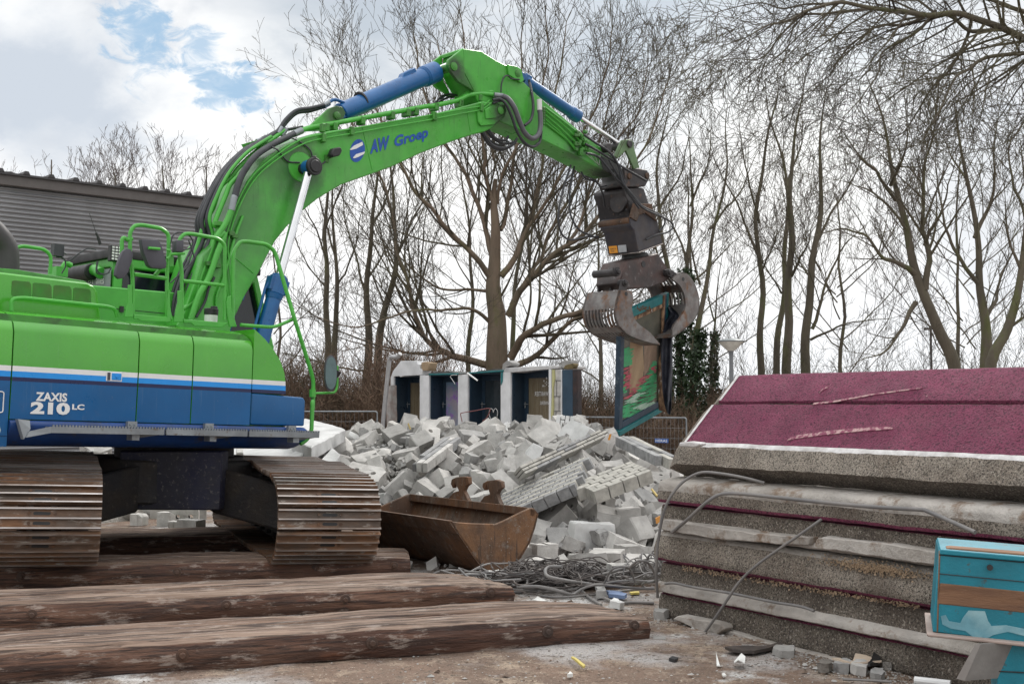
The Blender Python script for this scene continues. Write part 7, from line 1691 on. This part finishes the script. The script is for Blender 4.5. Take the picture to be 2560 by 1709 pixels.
# scattered small debris: one countless mass
def debris():
    rs = random.Random(99); groups = {'pale_debris': [], 'brown_debris': []}
    for name, m, n, lab in (('pale_debris', BLOCK, 3600, 'small pale crumbs and chips scattered over the ground'), ('brown_debris', mat('dirt crumbs', (.12, .085, .065), .95, c2=(.22, .16, .12), s1=5, bump=0), 4200, 'dark dirt crumbs and splinters scattered over the ground')):
        mb = MB()
        for k in range(n):
            u_ = rs.random()
            if u_ < .45: x = rs.uniform(-2.5, 3); y = rs.uniform(6.2, 9.6)
            elif u_ < .75: x = rs.uniform(-.6, 2.4); y = rs.uniform(8.5, 12.2)
            elif u_ < .9: x = rs.uniform(-5, -1.5); y = rs.uniform(13.6, 17.5)
            else: x = rs.uniform(-2, .3); y = rs.uniform(10.5, 13)
            if rs.random() < .35: a_ = rs.random(); e = SA + SDIR * (a_ * 2.6) + SOUT * abs(rs.gauss(.12, .16)); x, y = e.x, e.y
            s = rs.uniform(.003, .008) * (2.4 if rs.random() < .06 else 1); b = len(mb.v); nn = rs.choice((4, 5)); h = s * rs.uniform(.5, 1.1); ph = rs.random() * 6
            mb.v += [V((x + s * rs.uniform(.7, 1.9) * math.cos(ph + q * 6.28 / nn), y + s * rs.uniform(.7, 1.6) * math.sin(ph + q * 6.28 / nn), 0)) for q in range(nn)] + [V((x + rs.uniform(-.4, .4) * s, y + rs.uniform(-.4, .4) * s, h)), V((x + s * rs.uniform(.2, .9), y, h * .8))]
            mb.f += [(b + q, b + (q + 1) % nn, b + nn + (1 if q < nn / 2 else 0)) for q in range(nn)] + [(b, b + nn, b + nn + 1)]; mb.m += [0] * (nn + 1)
        tag(mb.build(name, m, smooth=None), lab, None, None, 'stuff')
debris()
# ================================================================ VEGETATION
class TreeMesh:
    def __init__(s): s.v = []; s.f = []
    def tube(s, pts, rs, n):
        b = len(s.v); L = len(pts); t = pts[1] - pts[0]; a = t.orthogonal().normalized()
        cs = [(math.cos(2 * math.pi * j / n), math.sin(2 * math.pi * j / n)) for j in range(n)]
        for i in range(L):
            t = (pts[min(i + 1, L - 1)] - pts[max(i - 1, 0)])
            if t.length_squared < 1e-12: t = V((0, 0, 1))
            t.normalize(); a = a - t * a.dot(t)
            if a.length_squared < 1e-9: a = t.orthogonal()
            a.normalize(); c = t.cross(a); r = rs[i]; p = pts[i]
            for x, y in cs: s.v.append((p.x + (a.x * x + c.x * y) * r, p.y + (a.y * x + c.y * y) * r, p.z + (a.z * x + c.z * y) * r))
        for i in range(L - 1):
            o = b + i * n
            for j in range(n): k = (j + 1) % n; s.f.append((o + j, o + k, o + n + k, o + n + j))
    def build(s, name, m, parent=None, smooth=True):
        me = bpy.data.meshes.new(name); org = V((0, 0, 0)) if parent is None else wloc(parent)
        me.from_pydata([(x - org.x, y - org.y, z - org.z) for x, y, z in s.v], [], s.f); me.materials.append(m)
        if smooth: me.polygons.foreach_set('use_smooth', [True] * len(me.polygons))
        o = bpy.data.objects.new(name, me); COL.objects.link(o); o.parent = parent; return o
def rv(rs): return V((rs.gauss(0, 1), rs.gauss(0, 1), rs.gauss(0, 1))).normalized()
def limb(path, r0, r1, n=5):
    q = crom(path, n); L = len(q); return q, [r0 + (r1 - r0) * (i / (L - 1)) ** .8 for i in range(L)]
def sprout(tm, rs, q, rad, lvl, maxl, dens, ratio, up, spread, rmin, start=.2, step=.35, wob=.15):
    L = sum((q[i + 1] - q[i]).length for i in range(len(q) - 1)); n = max(2, int(L * dens[min(lvl, len(dens) - 1)] * rs.uniform(.8, 1.2)))
    for k in range(n):
        t = start + (1 - start) * (k + rs.random()) / n; f = t * (len(q) - 1); i = min(len(q) - 2, int(f)); p = q[i].lerp(q[i + 1], f - i)
        tan = (q[i + 1] - q[i]).normalized(); r = rad[i] * rs.uniform(.42, .62); r = max(r, rmin)
        side = rv(rs); side = (side - tan * side.dot(tan)).normalized()
        d = (tan * rs.uniform(.5, 1.0) + side * spread * rs.uniform(.6, 1.2) + V((0, 0, up * .6))).normalized()
        ln = L * ratio * rs.uniform(.6, 1.25) * (1.15 - .40 * t)
        if ln < .25: ln = rs.uniform(.2, .35)
        m = max(3, min(9, int(ln / (step * .85)))); pts = [p]; dd = d; st = ln / m
        for j in range(m):
            dd = (dd + rv(rs) * wob + V((0, 0, up * .16))).normalized(); pts.append(pts[-1] + dd * st)
        rr = [max(rmin, r * (1 - .75 * j / m)) for j in range(m + 1)]
        tm.tube(pts, rr, 3 if r < .03 else 5)
        if lvl + 1 < maxl: sprout(tm, rs, pts, rr, lvl + 1, maxl, dens, ratio, up, spread, rmin, .15, step, wob)
def tree(name, label, trunk, limbs, seed, maxl=4, dens=(1.0, 2.0, 3.0, 4.5), ratio=.42, up=.5, spread=.75, rmin=.006, bark=BARK, twig=TWIG, group=None, start=.25, cat='tree'):
    """trunk: (path, r0, r1); limbs: list of the same, each rooted on the trunk or another limb"""
    rs = random.Random(seed); base = V(trunk[0][0]); root = empty(name, base, label, cat, group)
    tk, cr = TreeMesh(), TreeMesh(); q, rad = limb(*trunk); q = [p + V((noise.noise(V((p.z * .45, seed, 0))) * .22, 0, 0)) * min(1, i / 8) for i, p in enumerate(q)]; rad = [r * (1 + .5 * max(0, 1 - i / 3)) if i < 3 else r for i, r in enumerate(rad)]
    rad = [r * .9 for r in rad]; tk.tube(q, rad, 12); sprout(cr, rs, q, [r * .35 for r in rad], 0, maxl, dens, ratio * .40, up, spread, rmin, .30)
    for L in limbs:
        q, rad = limb(*L); 
        q = [p + noise.noise_vector(p * .9) * .13 + noise.noise_vector(p * 2.5) * .04 for p in q]; rad = [r * .76 for r in rad]; tk.tube(q, rad, 8)
        for _ in range(3):                      # the tip splits into several twigs
            d_ = ((q[-1] - q[-4]).normalized() + rv(rs) * .45 + V((0, 0, up * .3))).normalized(); ps = [q[-1]]
            for j_ in range(5): d_ = (d_ + rv(rs) * .2).normalized(); ps.append(ps[-1] + d_ * rs.uniform(.2, .4))
            rr_ = [max(rmin, rad[-1] * (1 - .16 * j_)) for j_ in range(6)]; cr.tube(ps, rr_, 4); sprout(cr, rs, ps, rr_, 1, maxl, dens, ratio, up, spread, rmin, .1); sprout(cr, rs, q, rad, 0, maxl, dens, ratio, up, spread, rmin, start)
    tk.build('trunk', bark, root); cr.build('crown', twig, root, smooth=False)
    return root
def zpath(cv, pts, Y, dy=0.0, base=None):
    n = len(pts); out_ = [at(*cv(*p), Y + dy * i / max(1, n - 1)) for i, p in enumerate(pts)]
    if base is not None: out_[0].z = base
    return out_
def shiftP(dx): return lambda x, y: (x + dx, y)
ID = lambda x, y: (x, y)
# ---- the large central tree
Y0 = 36.0
tr = ([at(1243, 1010, Y0) + V((0, 0, -1.6))] + zpath(z17, [(948, 1560), (945, 1400), (935, 1270), (945, 1150), (938, 1000), (935, 880), (945, 780)], Y0), .46, .07)
S_ = [([(930, 1240), (860, 1130), (790, 1060), (700, 960), (600, 840), (540, 740), (470, 600), (400, 450), (330, 330)], .13, -2.5), ([(940, 1150), (900, 1000), (850, 880), (790, 740), (700, 600), (640, 450), (600, 300), (590, 150)], .12, 1.5),
      ([(935, 1000), (915, 850), (900, 700), (860, 560), (840, 400), (800, 200), (780, 50)], .10, -1), ([(960, 1200), (1040, 1100), (1080, 980), (1120, 850), (1140, 700), (1180, 500), (1220, 300), (1250, 100)], .14, 1.2),
      ([(985, 1370), (1060, 1250), (1150, 1150), (1260, 1060), (1360, 980), (1450, 860), (1560, 700), (1640, 520), (1700, 330)], .15, -2), ([(990, 1560), (1080, 1450), (1200, 1385), (1330, 1340), (1430, 1260), (1550, 1200), (1650, 1130)], .17, -3.5),
      ([(1000, 1600), (1120, 1540), (1230, 1440), (1330, 1390), (1400, 1400), (1520, 1330)], .14, -1.0), ([(905, 1400), (840, 1350), (740, 1340), (600, 1350), (450, 1400), (300, 1420), (160, 1380)], .08, -2.5),
      ([(960, 1600), (780, 1560), (700, 1530), (640, 1480), (590, 1350), (540, 1180), (500, 1000), (450, 800), (350, 620), (260, 430)], .16, 1.5), ([(900, 1270), (830, 1255), (700, 1250), (600, 1200), (500, 1100), (380, 1040)], .07, 2),
      ([(960, 1000), (1000, 850), (1020, 700), (1040, 500), (1050, 300), (1060, 100)], .10, 2), ([(1000, 1330), (1080, 1200), (1140, 1120), (1200, 950), (1300, 800), (1390, 600), (1450, 400), (1500, 200)], .11, 2.5),
      ([(945, 880), (990, 720), (1100, 500), (1160, 300), (1160, 60)], .07, -2), ([(940, 700), (860, 520), (740, 350), (690, 180)], .06, 2), ([(1080, 980), (1200, 800), (1330, 560), (1420, 330), (1440, 120)], .08, -1.5), ([(1260, 1060), (1330, 900), (1420, 700), (1560, 480), (1600, 280)], .08, 1)]
tree('large_bare_tree', 'largest bare tree, wide spreading crown from a smooth brown trunk behind the ruined wall', tr, [(zpath(z17, p, Y0, dy), r, .018) for p, r, dy in S_], 5, maxl=4, dens=(1.1, 1.6, 2.5, 3.3), ratio=.42, up=.38, spread=.75, rmin=.0058, start=.12, bark=BARKB)
# ---- other specific trees
def simple(label, cv, trunk, limbs, Y, r0, seed, name='bare_tree', group='bare trees behind the demolition site', **kw):
    b = at(*cv(*trunk[0]), Y); tp_ = [V((b.x, b.y, -.9))] + zpath(cv, trunk, Y)
    dy = random.Random(seed)
    return tree(name, label, (tp_, r0, .01), [(zpath(cv, p, Y, dy.uniform(-2, 2)), r, .009) for p, r in limbs], seed, group=group, **kw)
G1 = 'slim trees left of the large tree'
kw = dict(maxl=4, dens=(.62, 1.0, 1.8, 2.5), ratio=.42, up=.45, spread=.8, rmin=.0055, start=.1)
simple('straight slim trunk, first of the pair left of the large tree', z17, [(203, 1568), (200, 1200), (200, 950), (215, 700), (210, 500)], [([(202, 1150), (150, 1000), (90, 850), (60, 700)], .05), ([(200, 1000), (260, 850), (300, 700), (310, 560)], .05), ([(201, 1250), (120, 1150), (60, 1020), (40, 950)], .04)], 40, .17, 31, **kw)
simple('slim trunk forking low, second of the pair left of the large tree', z17, [(240, 1568), (245, 1300), (240, 1050), (228, 850), (250, 640)], [([(243, 1250), (320, 1100), (350, 950), (400, 780)], .05), ([(240, 1100), (180, 900), (150, 740), (160, 600)], .05)], 41, .16, 32, **kw)
simple('mossy trunk third from the left before the large tree', z17, [(378, 1568), (385, 1300), (400, 1000), (425, 760), (420, 560)], [([(385, 1300), (320, 1100), (280, 900), (290, 720)], .06), ([(400, 1000), (480, 820), (500, 650), (540, 500)], .06), ([(390, 1200), (460, 1080), (560, 1000)], .05)], 39, .20, 33, **kw)
simple('mossy trunk leaning right, next to the large tree', z17, [(425, 1568), (455, 1350), (500, 1130), (505, 900), (480, 700), (500, 500)], [([(460, 1330), (400, 1200), (330, 1120)], .05), ([(505, 1100), (590, 940), (640, 800), (680, 640)], .06), ([(503, 950), (440, 800), (420, 620)], .05)], 38, .19, 34, **kw)
simple('thin trunk close on the left of the large tree', z17, [(825, 1568), (835, 1300), (818, 1000), (800, 780), (790, 600)], [([(830, 1250), (760, 1100), (700, 1000)], .04), ([(820, 1050), (870, 900), (880, 700)], .04)], 43, .13, 35, **kw)
simple('thin trunk close on the right of the large tree', z17, [(1010, 1568), (1030, 1250), (1050, 1000), (1100, 780), (1120, 560)], [([(1030, 1250), (1100, 1050), (1200, 900)], .05), ([(1045, 1050), (980, 850), (990, 700)], .04)], 44, .15, 36, **kw)
simple('dark trunk just left of the ivy covered trunks', z17, [(1700, 1568), (1690, 1200), (1650, 900), (1660, 650), (1700, 400)], [([(1690, 1200), (1600, 1000), (1540, 850), (1500, 700)], .06), ([(1660, 900), (1760, 700), (1800, 500)], .06)], 42, .18, 37, **kw)
ivy1 = simple('trunk wrapped in dark ivy right of the gripped window frame', z17, [(1745, 1650), (1760, 1350), (1780, 1100), (1790, 800), (1780, 550)], [([(1775, 1150), (1700, 950), (1690, 750)], .06), ([(1785, 900), (1860, 720), (1880, 500)], .06), ([(1765, 1250), (1900, 1130), (2030, 1020)], .06)], 37, .17, 38, **kw)
ivy2 = simple('second ivy clad trunk, nearer the park lamp', z17, [(1800, 1650), (1830, 1400), (1850, 1200), (1900, 950), (1950, 700), (1960, 450)], [([(1840, 1250), (1780, 1050), (1830, 850)], .05), ([(1880, 1000), (2000, 850), (2080, 650)], .06)], 36, .15, 39, **kw)
simple('upright trunk right of the park lamp, leftmost of a close group', z18, [(245, 1568), (240, 1250), (230, 950), (250, 700), (295, 450), (300, 300)], [([(238, 1100), (150, 900), (80, 750), (30, 600)], .07), ([(232, 950), (170, 700), (150, 500)], .06), ([(240, 1180), (300, 1000), (290, 800)], .05)], 40, .17, 41, **kw)
simple('trunk second from the left in the close group right of the lamp', z18, [(308, 1568), (330, 1300), (345, 1000), (352, 750), (290, 540), (260, 350)], [([(350, 800), (410, 600), (420, 400)], .06), ([(335, 1250), (260, 1120), (230, 1000)], .05)], 41, .17, 42, **kw)
simple('thick trunk in the middle of the close group right of the lamp', z18, [(352, 1568), (368, 1250), (375, 950), (370, 720), (400, 500), (430, 300)], [([(370, 1180), (440, 1050), (480, 900)], .07), ([(372, 900), (330, 700), (340, 500)], .05)], 39, .22, 43, **kw)
simple('forked trunk, rightmost of the close group right of the lamp', z18, [(435, 1568), (450, 1250), (478, 1000), (495, 780), (500, 560), (520, 350)], [([(450, 1400), (520, 1200), (600, 1050), (700, 950)], .08), ([(470, 1050), (560, 880), (640, 740), (700, 560)], .07), ([(455, 1200), (400, 1100), (380, 900)], .05), ([(445, 1450), (560, 1390), (700, 1370), (830, 1350)], .06)], 38, .22, 44, **kw)
simple('big leaning tree with trunk tilted left above the purple panels', z18, [(1075, 1620), (980, 1400), (920, 1200), (880, 1000), (830, 850), (790, 700), (760, 500), (700, 300)], [([(905, 1180), (820, 1120), (740, 1090), (690, 1010), (560, 980), (430, 1010)], .10), ([(940, 1240), (945, 1050), (930, 920), (935, 740), (970, 560), (980, 400)], .12), ([(935, 1050), (990, 940), (1030, 820), (1080, 640)], .07), ([(910, 1290), (850, 1400), (760, 1500), (640, 1560)], .09), ([(830, 850), (740, 740), (640, 640), (560, 520)], .07), ([(810, 780), (860, 640), (860, 450)], .07), ([(880, 1000), (780, 860), (680, 800), (560, 760)], .06)], 30, .22, 45, group=None, maxl=4, dens=(1.1, 1.6, 2.5, 3.2), ratio=.42, up=.3, spread=.72, rmin=.0045, start=.12)
simple('bare tree with V shaped fork at the right edge', z18, [(1200, 1600), (1198, 1400), (1175, 1230), (1165, 1050), (1130, 800), (1090, 600), (1060, 400)], [([(1195, 1370), (1235, 1250), (1300, 1100), (1330, 950)], .08), ([(1165, 1210), (1090, 1080), (1030, 960), (1000, 780), (990, 600)], .08), ([(1160, 1020), (1220, 850), (1230, 650), (1260, 450)], .08), ([(1130, 820), (1060, 700), (1000, 520)], .05)], 29, .20, 46, group=None, maxl=4, dens=(1.1, 1.6, 2.5, 3.2), ratio=.42, up=.35, spread=.72, rmin=.0045, start=.12)
simple('tree cut by the right edge of the photo, bending right', z18, [(1215, 1610), (1300, 1400), (1345, 1200), (1365, 1000), (1370, 800), (1350, 600)], [([(1345, 1150), (1300, 980), (1280, 800)], .06), ([(1300, 1400), (1380, 1350), (1450, 1340)], .06), ([(1365, 950), (1300, 700), (1320, 500)], .06)], 28, .20, 47, group=None, maxl=4, dens=(1.1, 1.6, 2.5, 3.2), ratio=.42, up=.35, spread=.72, rmin=.0045, start=.12)
# ---- overhanging tree at the upper right (trunk outside the picture)
Yh = 15.0
def ov(pts, dy=0): return zpath(z18, pts, Yh, dy)
bx_ = at(*z18(1750, 300), Yh)
tree('overhanging_tree', 'overhanging branches with drooping twigs entering at the upper right corner', ([V((bx_.x, bx_.y, -.1)), V((bx_.x - .05, bx_.y, 2.5)), bx_, at(*z18(1740, 0), Yh), at(*z18(1650, -400), Yh)], .26, .08),
     [(ov([(1752, 330), (1560, 220), (1400, 165), (1300, 125), (1150, 80), (1000, 60), (850, 40), (740, 22), (600, 0), (480, 30), (400, 75), (280, 110), (170, 160)], -1), .085, .008),
      (ov([(1300, 125), (1180, 150), (1090, 100), (980, 75), (850, 92), (740, 100), (640, 170), (580, 240), (530, 340), (440, 380), (340, 470)], .8), .04, .006),
      (ov([(1752, 300), (1500, 215), (1363, 210), (1200, 250), (1110, 300), (1040, 330), (1000, 420), (960, 560), (900, 640)], -1.2), .05, .006),
      (ov([(1180, 85), (1150, 180), (1060, 300), (960, 370), (880, 480), (780, 560), (620, 555)], 1.0), .035, .006),
      (ov([(1000, 60), (900, 150), (790, 200), (720, 330), (640, 420), (560, 520)], -.8), .03, .005),
      (ov([(740, 22), (560, 40), (430, 60), (330, 140), (240, 240), (120, 260), (30, 280)], 0), .028, .005),
      (ov([(600, 0), (480, 10), (330, 40), (220, 20), (100, 60), (10, 110)], .6), .025, .005),
      (ov([(1400, 60), (1250, 10), (1100, -20), (960, -10), (850, -30)], .4), .045, .01),
      (ov([(1600, 250), (1480, 420), (1380, 480), (1300, 600), (1230, 640)], -.5), .035, .006)],
     51, maxl=4, dens=(3.3, 3.6, 4.2, 4.4), ratio=.33, up=-.12, spread=.85, rmin=.0032, start=.12, group=None)
# ---- far trees over the shed, and fillers
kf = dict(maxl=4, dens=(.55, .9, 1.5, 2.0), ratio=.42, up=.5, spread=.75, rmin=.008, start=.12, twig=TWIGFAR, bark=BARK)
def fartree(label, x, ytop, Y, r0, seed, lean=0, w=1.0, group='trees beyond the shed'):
    b = at(x, 1010, Y); zt = at(x, ytop, Y).z; rs = random.Random(seed); H = zt + .5
    P_ = lambda dx, t: V((b.x + dx, b.y + rs.uniform(-1, 1), -.5 + H * t))
    lm = []
    for k in range(9):
        s = (-1, 1)[k % 2]; t0 = rs.uniform(.22, .6); sp = rs.uniform(.10, .34) * H * s * w
        lm.append(([P_(lean * t0, t0), P_(lean * t0 + sp * .45, t0 + .12), P_(lean * .7 + sp * .85, t0 + .26), P_(lean + sp * 1.1, min(.95, t0 + .40))], .09 * r0 / .3, .012))
    return tree('bare_tree', label, ([V((b.x, b.y, -.6)), P_(lean * .3, .3), P_(lean * .6, .6), P_(lean, .93)], r0, .03), lm, seed, group=group, **kf)
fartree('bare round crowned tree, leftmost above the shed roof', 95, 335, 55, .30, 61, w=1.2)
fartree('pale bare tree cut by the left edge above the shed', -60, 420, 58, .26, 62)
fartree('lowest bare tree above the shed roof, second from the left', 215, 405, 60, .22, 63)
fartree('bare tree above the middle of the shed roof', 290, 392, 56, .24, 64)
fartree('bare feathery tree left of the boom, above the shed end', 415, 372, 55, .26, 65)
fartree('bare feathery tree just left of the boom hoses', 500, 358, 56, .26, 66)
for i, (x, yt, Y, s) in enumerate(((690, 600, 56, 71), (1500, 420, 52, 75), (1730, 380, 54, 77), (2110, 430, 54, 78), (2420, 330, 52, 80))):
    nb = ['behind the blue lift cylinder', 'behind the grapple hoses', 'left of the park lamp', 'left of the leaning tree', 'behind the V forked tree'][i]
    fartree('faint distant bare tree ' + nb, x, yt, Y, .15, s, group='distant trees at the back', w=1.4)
# ---- ivy
def ivy(root, pts, Y, n, seed, rad):
    rs = random.Random(seed); me_v, me_f = [], []
    for k in range(n):
        t = rs.random() ** 1.2; f = t * (len(pts) - 1); i = min(len(pts) - 2, int(f)); x = pts[i][0] + (pts[i + 1][0] - pts[i][0]) * (f - i); y = pts[i][1] + (pts[i + 1][1] - pts[i][1]) * (f - i)
        c = at(*z17(x, y), Y); rr = rad * (1 - .5 * t) * rs.random() ** .6 * (1 + .6 * noise.noise(V((x * .03, y * .03, seed))))
        q = rs.random() * 6.28; c = c + V((rr * math.cos(q), rr * math.sin(q), rs.uniform(-.1, .1)))
        a = rv(rs) * rs.uniform(.04, .08); b = a.cross(rv(rs)).normalized() * rs.uniform(.03, .06); bi = len(me_v)
        me_v += [tuple(c - a), tuple(c + b), tuple(c + a), tuple(c - b)]; me_f.append((bi, bi + 1, bi + 2, bi + 3))
    tm = TreeMesh(); tm.v, tm.f = me_v, me_f; tm.build('ivy', LEAFD, root, smooth=False)
ivy(ivy1, [(1745, 1880), (1745, 1650), (1760, 1400), (1772, 1180)], 36.8, 3000, 1, .50)
ivy(ivy2, [(1805, 1880), (1810, 1650), (1835, 1440)], 35.8, 1900, 2, .42)
ivy3 = simple('ivy trunk closest to the purple panels', z17, [(1880, 1700), (1890, 1500), (1900, 1350), (1930, 1100)], [([(1895, 1400), (1850, 1250), (1870, 1100)], .04)], 38, .10, 48, **kw)
ivy(ivy3, [(1880, 1880), (1885, 1700), (1895, 1450)], 37.8, 1500, 3, .32)
# ---- brown thicket along the back
def shrub_proto(seed, H, W, n, leaves, m):
    rs = random.Random(seed); root = empty('shrub', (0, 0, 0)); tm = TreeMesh(); lv = TreeMesh()
    for k in range(n):
        a = rs.random() * 6.28; p = V((rs.gauss(0, W * .32), rs.gauss(0, .35), 0)); d = V((math.cos(a) * .35, math.sin(a) * .35, 1)).normalized(); h = H * rs.uniform(.55, 1.1); m_ = 5; pts = [p]
        for j in range(m_): d = (d + rv(rs) * .16).normalized(); pts.append(pts[-1] + d * (h / m_))
        rr = [.014 * (1 - .7 * j / m_) for j in range(m_ + 1)]; tm.tube(pts, rr, 3)
        sprout(tm, rs, pts, rr, 0, 2, (5.5, 5), .34, .35, .8, .0045, .12, .2, .25)
        for j in range(leaves):
            t = rs.random(); c = pts[0].lerp(pts[-1], t) + rv(rs) * .28; b = len(lv.v); a_ = rv(rs) * .035; b_ = a_.cross(rv(rs)).normalized() * .022
            lv.v += [tuple(c - a_), tuple(c + b_), tuple(c + a_), tuple(c - b_)]; lv.f.append((b, b + 1, b + 2, b + 3))
    tm.build('stems', m, root, smooth=False)
    if lv.v: lv.build('leaves', LEAFB, root, smooth=False)
    return root
protos = [shrub_proto(1, 2.5, 1.6, 74, 14, TWIGB), shrub_proto(2, 2.0, 1.8, 80, 9, TWIGB), shrub_proto(3, 3.1, 1.4, 60, 22, TWIGB)]
sap = shrub_proto(9, 4.2, .9, 6, 0, TWIG)
srs = random.Random(8)
for i_, (px_, Y_, w_) in enumerate(((705, 35.5, 'behind the ladder rail'), (770, 37, 'behind the front mirror'), (860, 35, 'left of the vent pipe'), (1010, 37, 'behind the first door'), (1120, 35.4, 'behind the second door'), (1330, 36, 'behind the lettered door'), (1400, 34.8, 'behind the end of the wall'), (1480, 36, 'between wall and gripped frame'), (1560, 34.6, 'behind the gripped frame'), (1760, 37, 'left of the park lamp'), (1890, 35, 'right of the park lamp'), (1990, 37, 'among the close trunk group'), (2090, 35, 'right of the close trunk group'), (2180, 36.5, 'left of the leaning tree'), (2290, 35, 'beneath the leaning tree'), (2420, 34, 'left of the V forked tree'), (2520, 36, 'at the right border'))):
    o = copy_tree(sap) if i_ else sap
    o.location = ((px_ - CX) / FP * Y_, Y_, -.1); s_ = srs.uniform(.8, 1.25); o.scale = (s_, s_, s_); o.rotation_euler = (0, 0, srs.random() * 6); tag(o, 'thin bare sapling cluster ' + w_, 'sapling', 'bare saplings behind the site')
used_p = set(); rs = random.Random(77); k = 0
spots = []
x = -17.0
while x < 13.5:
    for row, (yy, dz) in enumerate(((34.6, -.35), (36.2, .05), (38.2, .2))):
        px = CX + (x / yy) * FP
        spots.append((x + rs.uniform(-.3, .3) + row * .4, yy + rs.uniform(-.4, .4), dz))
    x += 1.15
desc = {0: 'tall reddish brown', 1: 'low dense brown', 2: 'tall open twiggy'}
def where(px):
    for lim, s in ((300, 'behind the left track'), (620, 'seen under the excavator body'), (760, 'beside the ladder rail'), (860, 'behind the front mirror'), (990, 'by the vent pipe'), (1120, 'behind the first doors'), (1240, 'behind the middle doors'), (1340, 'behind the lettered door'), (1450, 'at the right end of the ruined wall'), (1560, 'left of the gripped frame'), (1680, 'below the ivy trunks'), (1900, 'behind the park lamp'), (2200, 'behind the purple panels'), (9999, 'behind the right side of the panels')):
        if px < lim: return s
for (x, y, dz) in spots:
    px = CX + x / y * FP
    if px < -150 or px > 2700: continue
    i = (2 if px < 1000 and px > 640 and rs.random() < .55 else rs.choice((0, 1)))
    if i in used_p: o = copy_tree(protos[i])
    else: o = protos[i]; used_p.add(i)
    s = rs.uniform(.8, 1.05) * (1.12 if 660 < px < 1000 else .95 if px < 1500 else .85)
    o.location = (x, y, dz + ground_z(0, y) * .3); o.rotation_euler = (0, 0, rs.random() * 6.28); o.scale = (s, s, s)
    rw = 'front' if y < 35.4 else 'middle' if y < 37.2 else 'rear'
    tag(o, desc[i] + ' leafless shrub, ' + rw + ' row, ' + where(px), 'shrub', desc[i] + ' leafless shrubs, ' + rw + ' row, ' + where(px))
for i in range(3):
    if i not in used_p: tag(protos[i], 'leafless brown shrub', 'shrub'); protos[i].location = (-18, 37, 0)
# dead grass and weeds on the bank: countless
def weeds():
    rs = random.Random(3); tm = TreeMesh()
    for k in range(16000):
        x = rs.uniform(-17, 12); y = rs.uniform(31.5, 35.5); z = -.5 + (.95 * (min(1, max(0, (y - 33.5) / 4.2))) ** 2 if y > 33.5 else 0); h = rs.uniform(.15, .55); w = .012
        a = rs.uniform(-.3, .3); b = len(tm.v); tm.v += [(x - w, y, z), (x + w, y, z), (x + a * h, y + rs.uniform(-.1, .1), z + h)]; tm.f.append((b, b + 1, b + 2))
    o = tm.build('dead_grass', mat('dry bank grass', (.10, .085, .045), .95, c2=(.05, .065, .022), s1=.6, bump=0, var=.3), smooth=False); tag(o, 'dry grass and weeds growing along the foot of the hedge', None, None, 'stuff')
weeds()
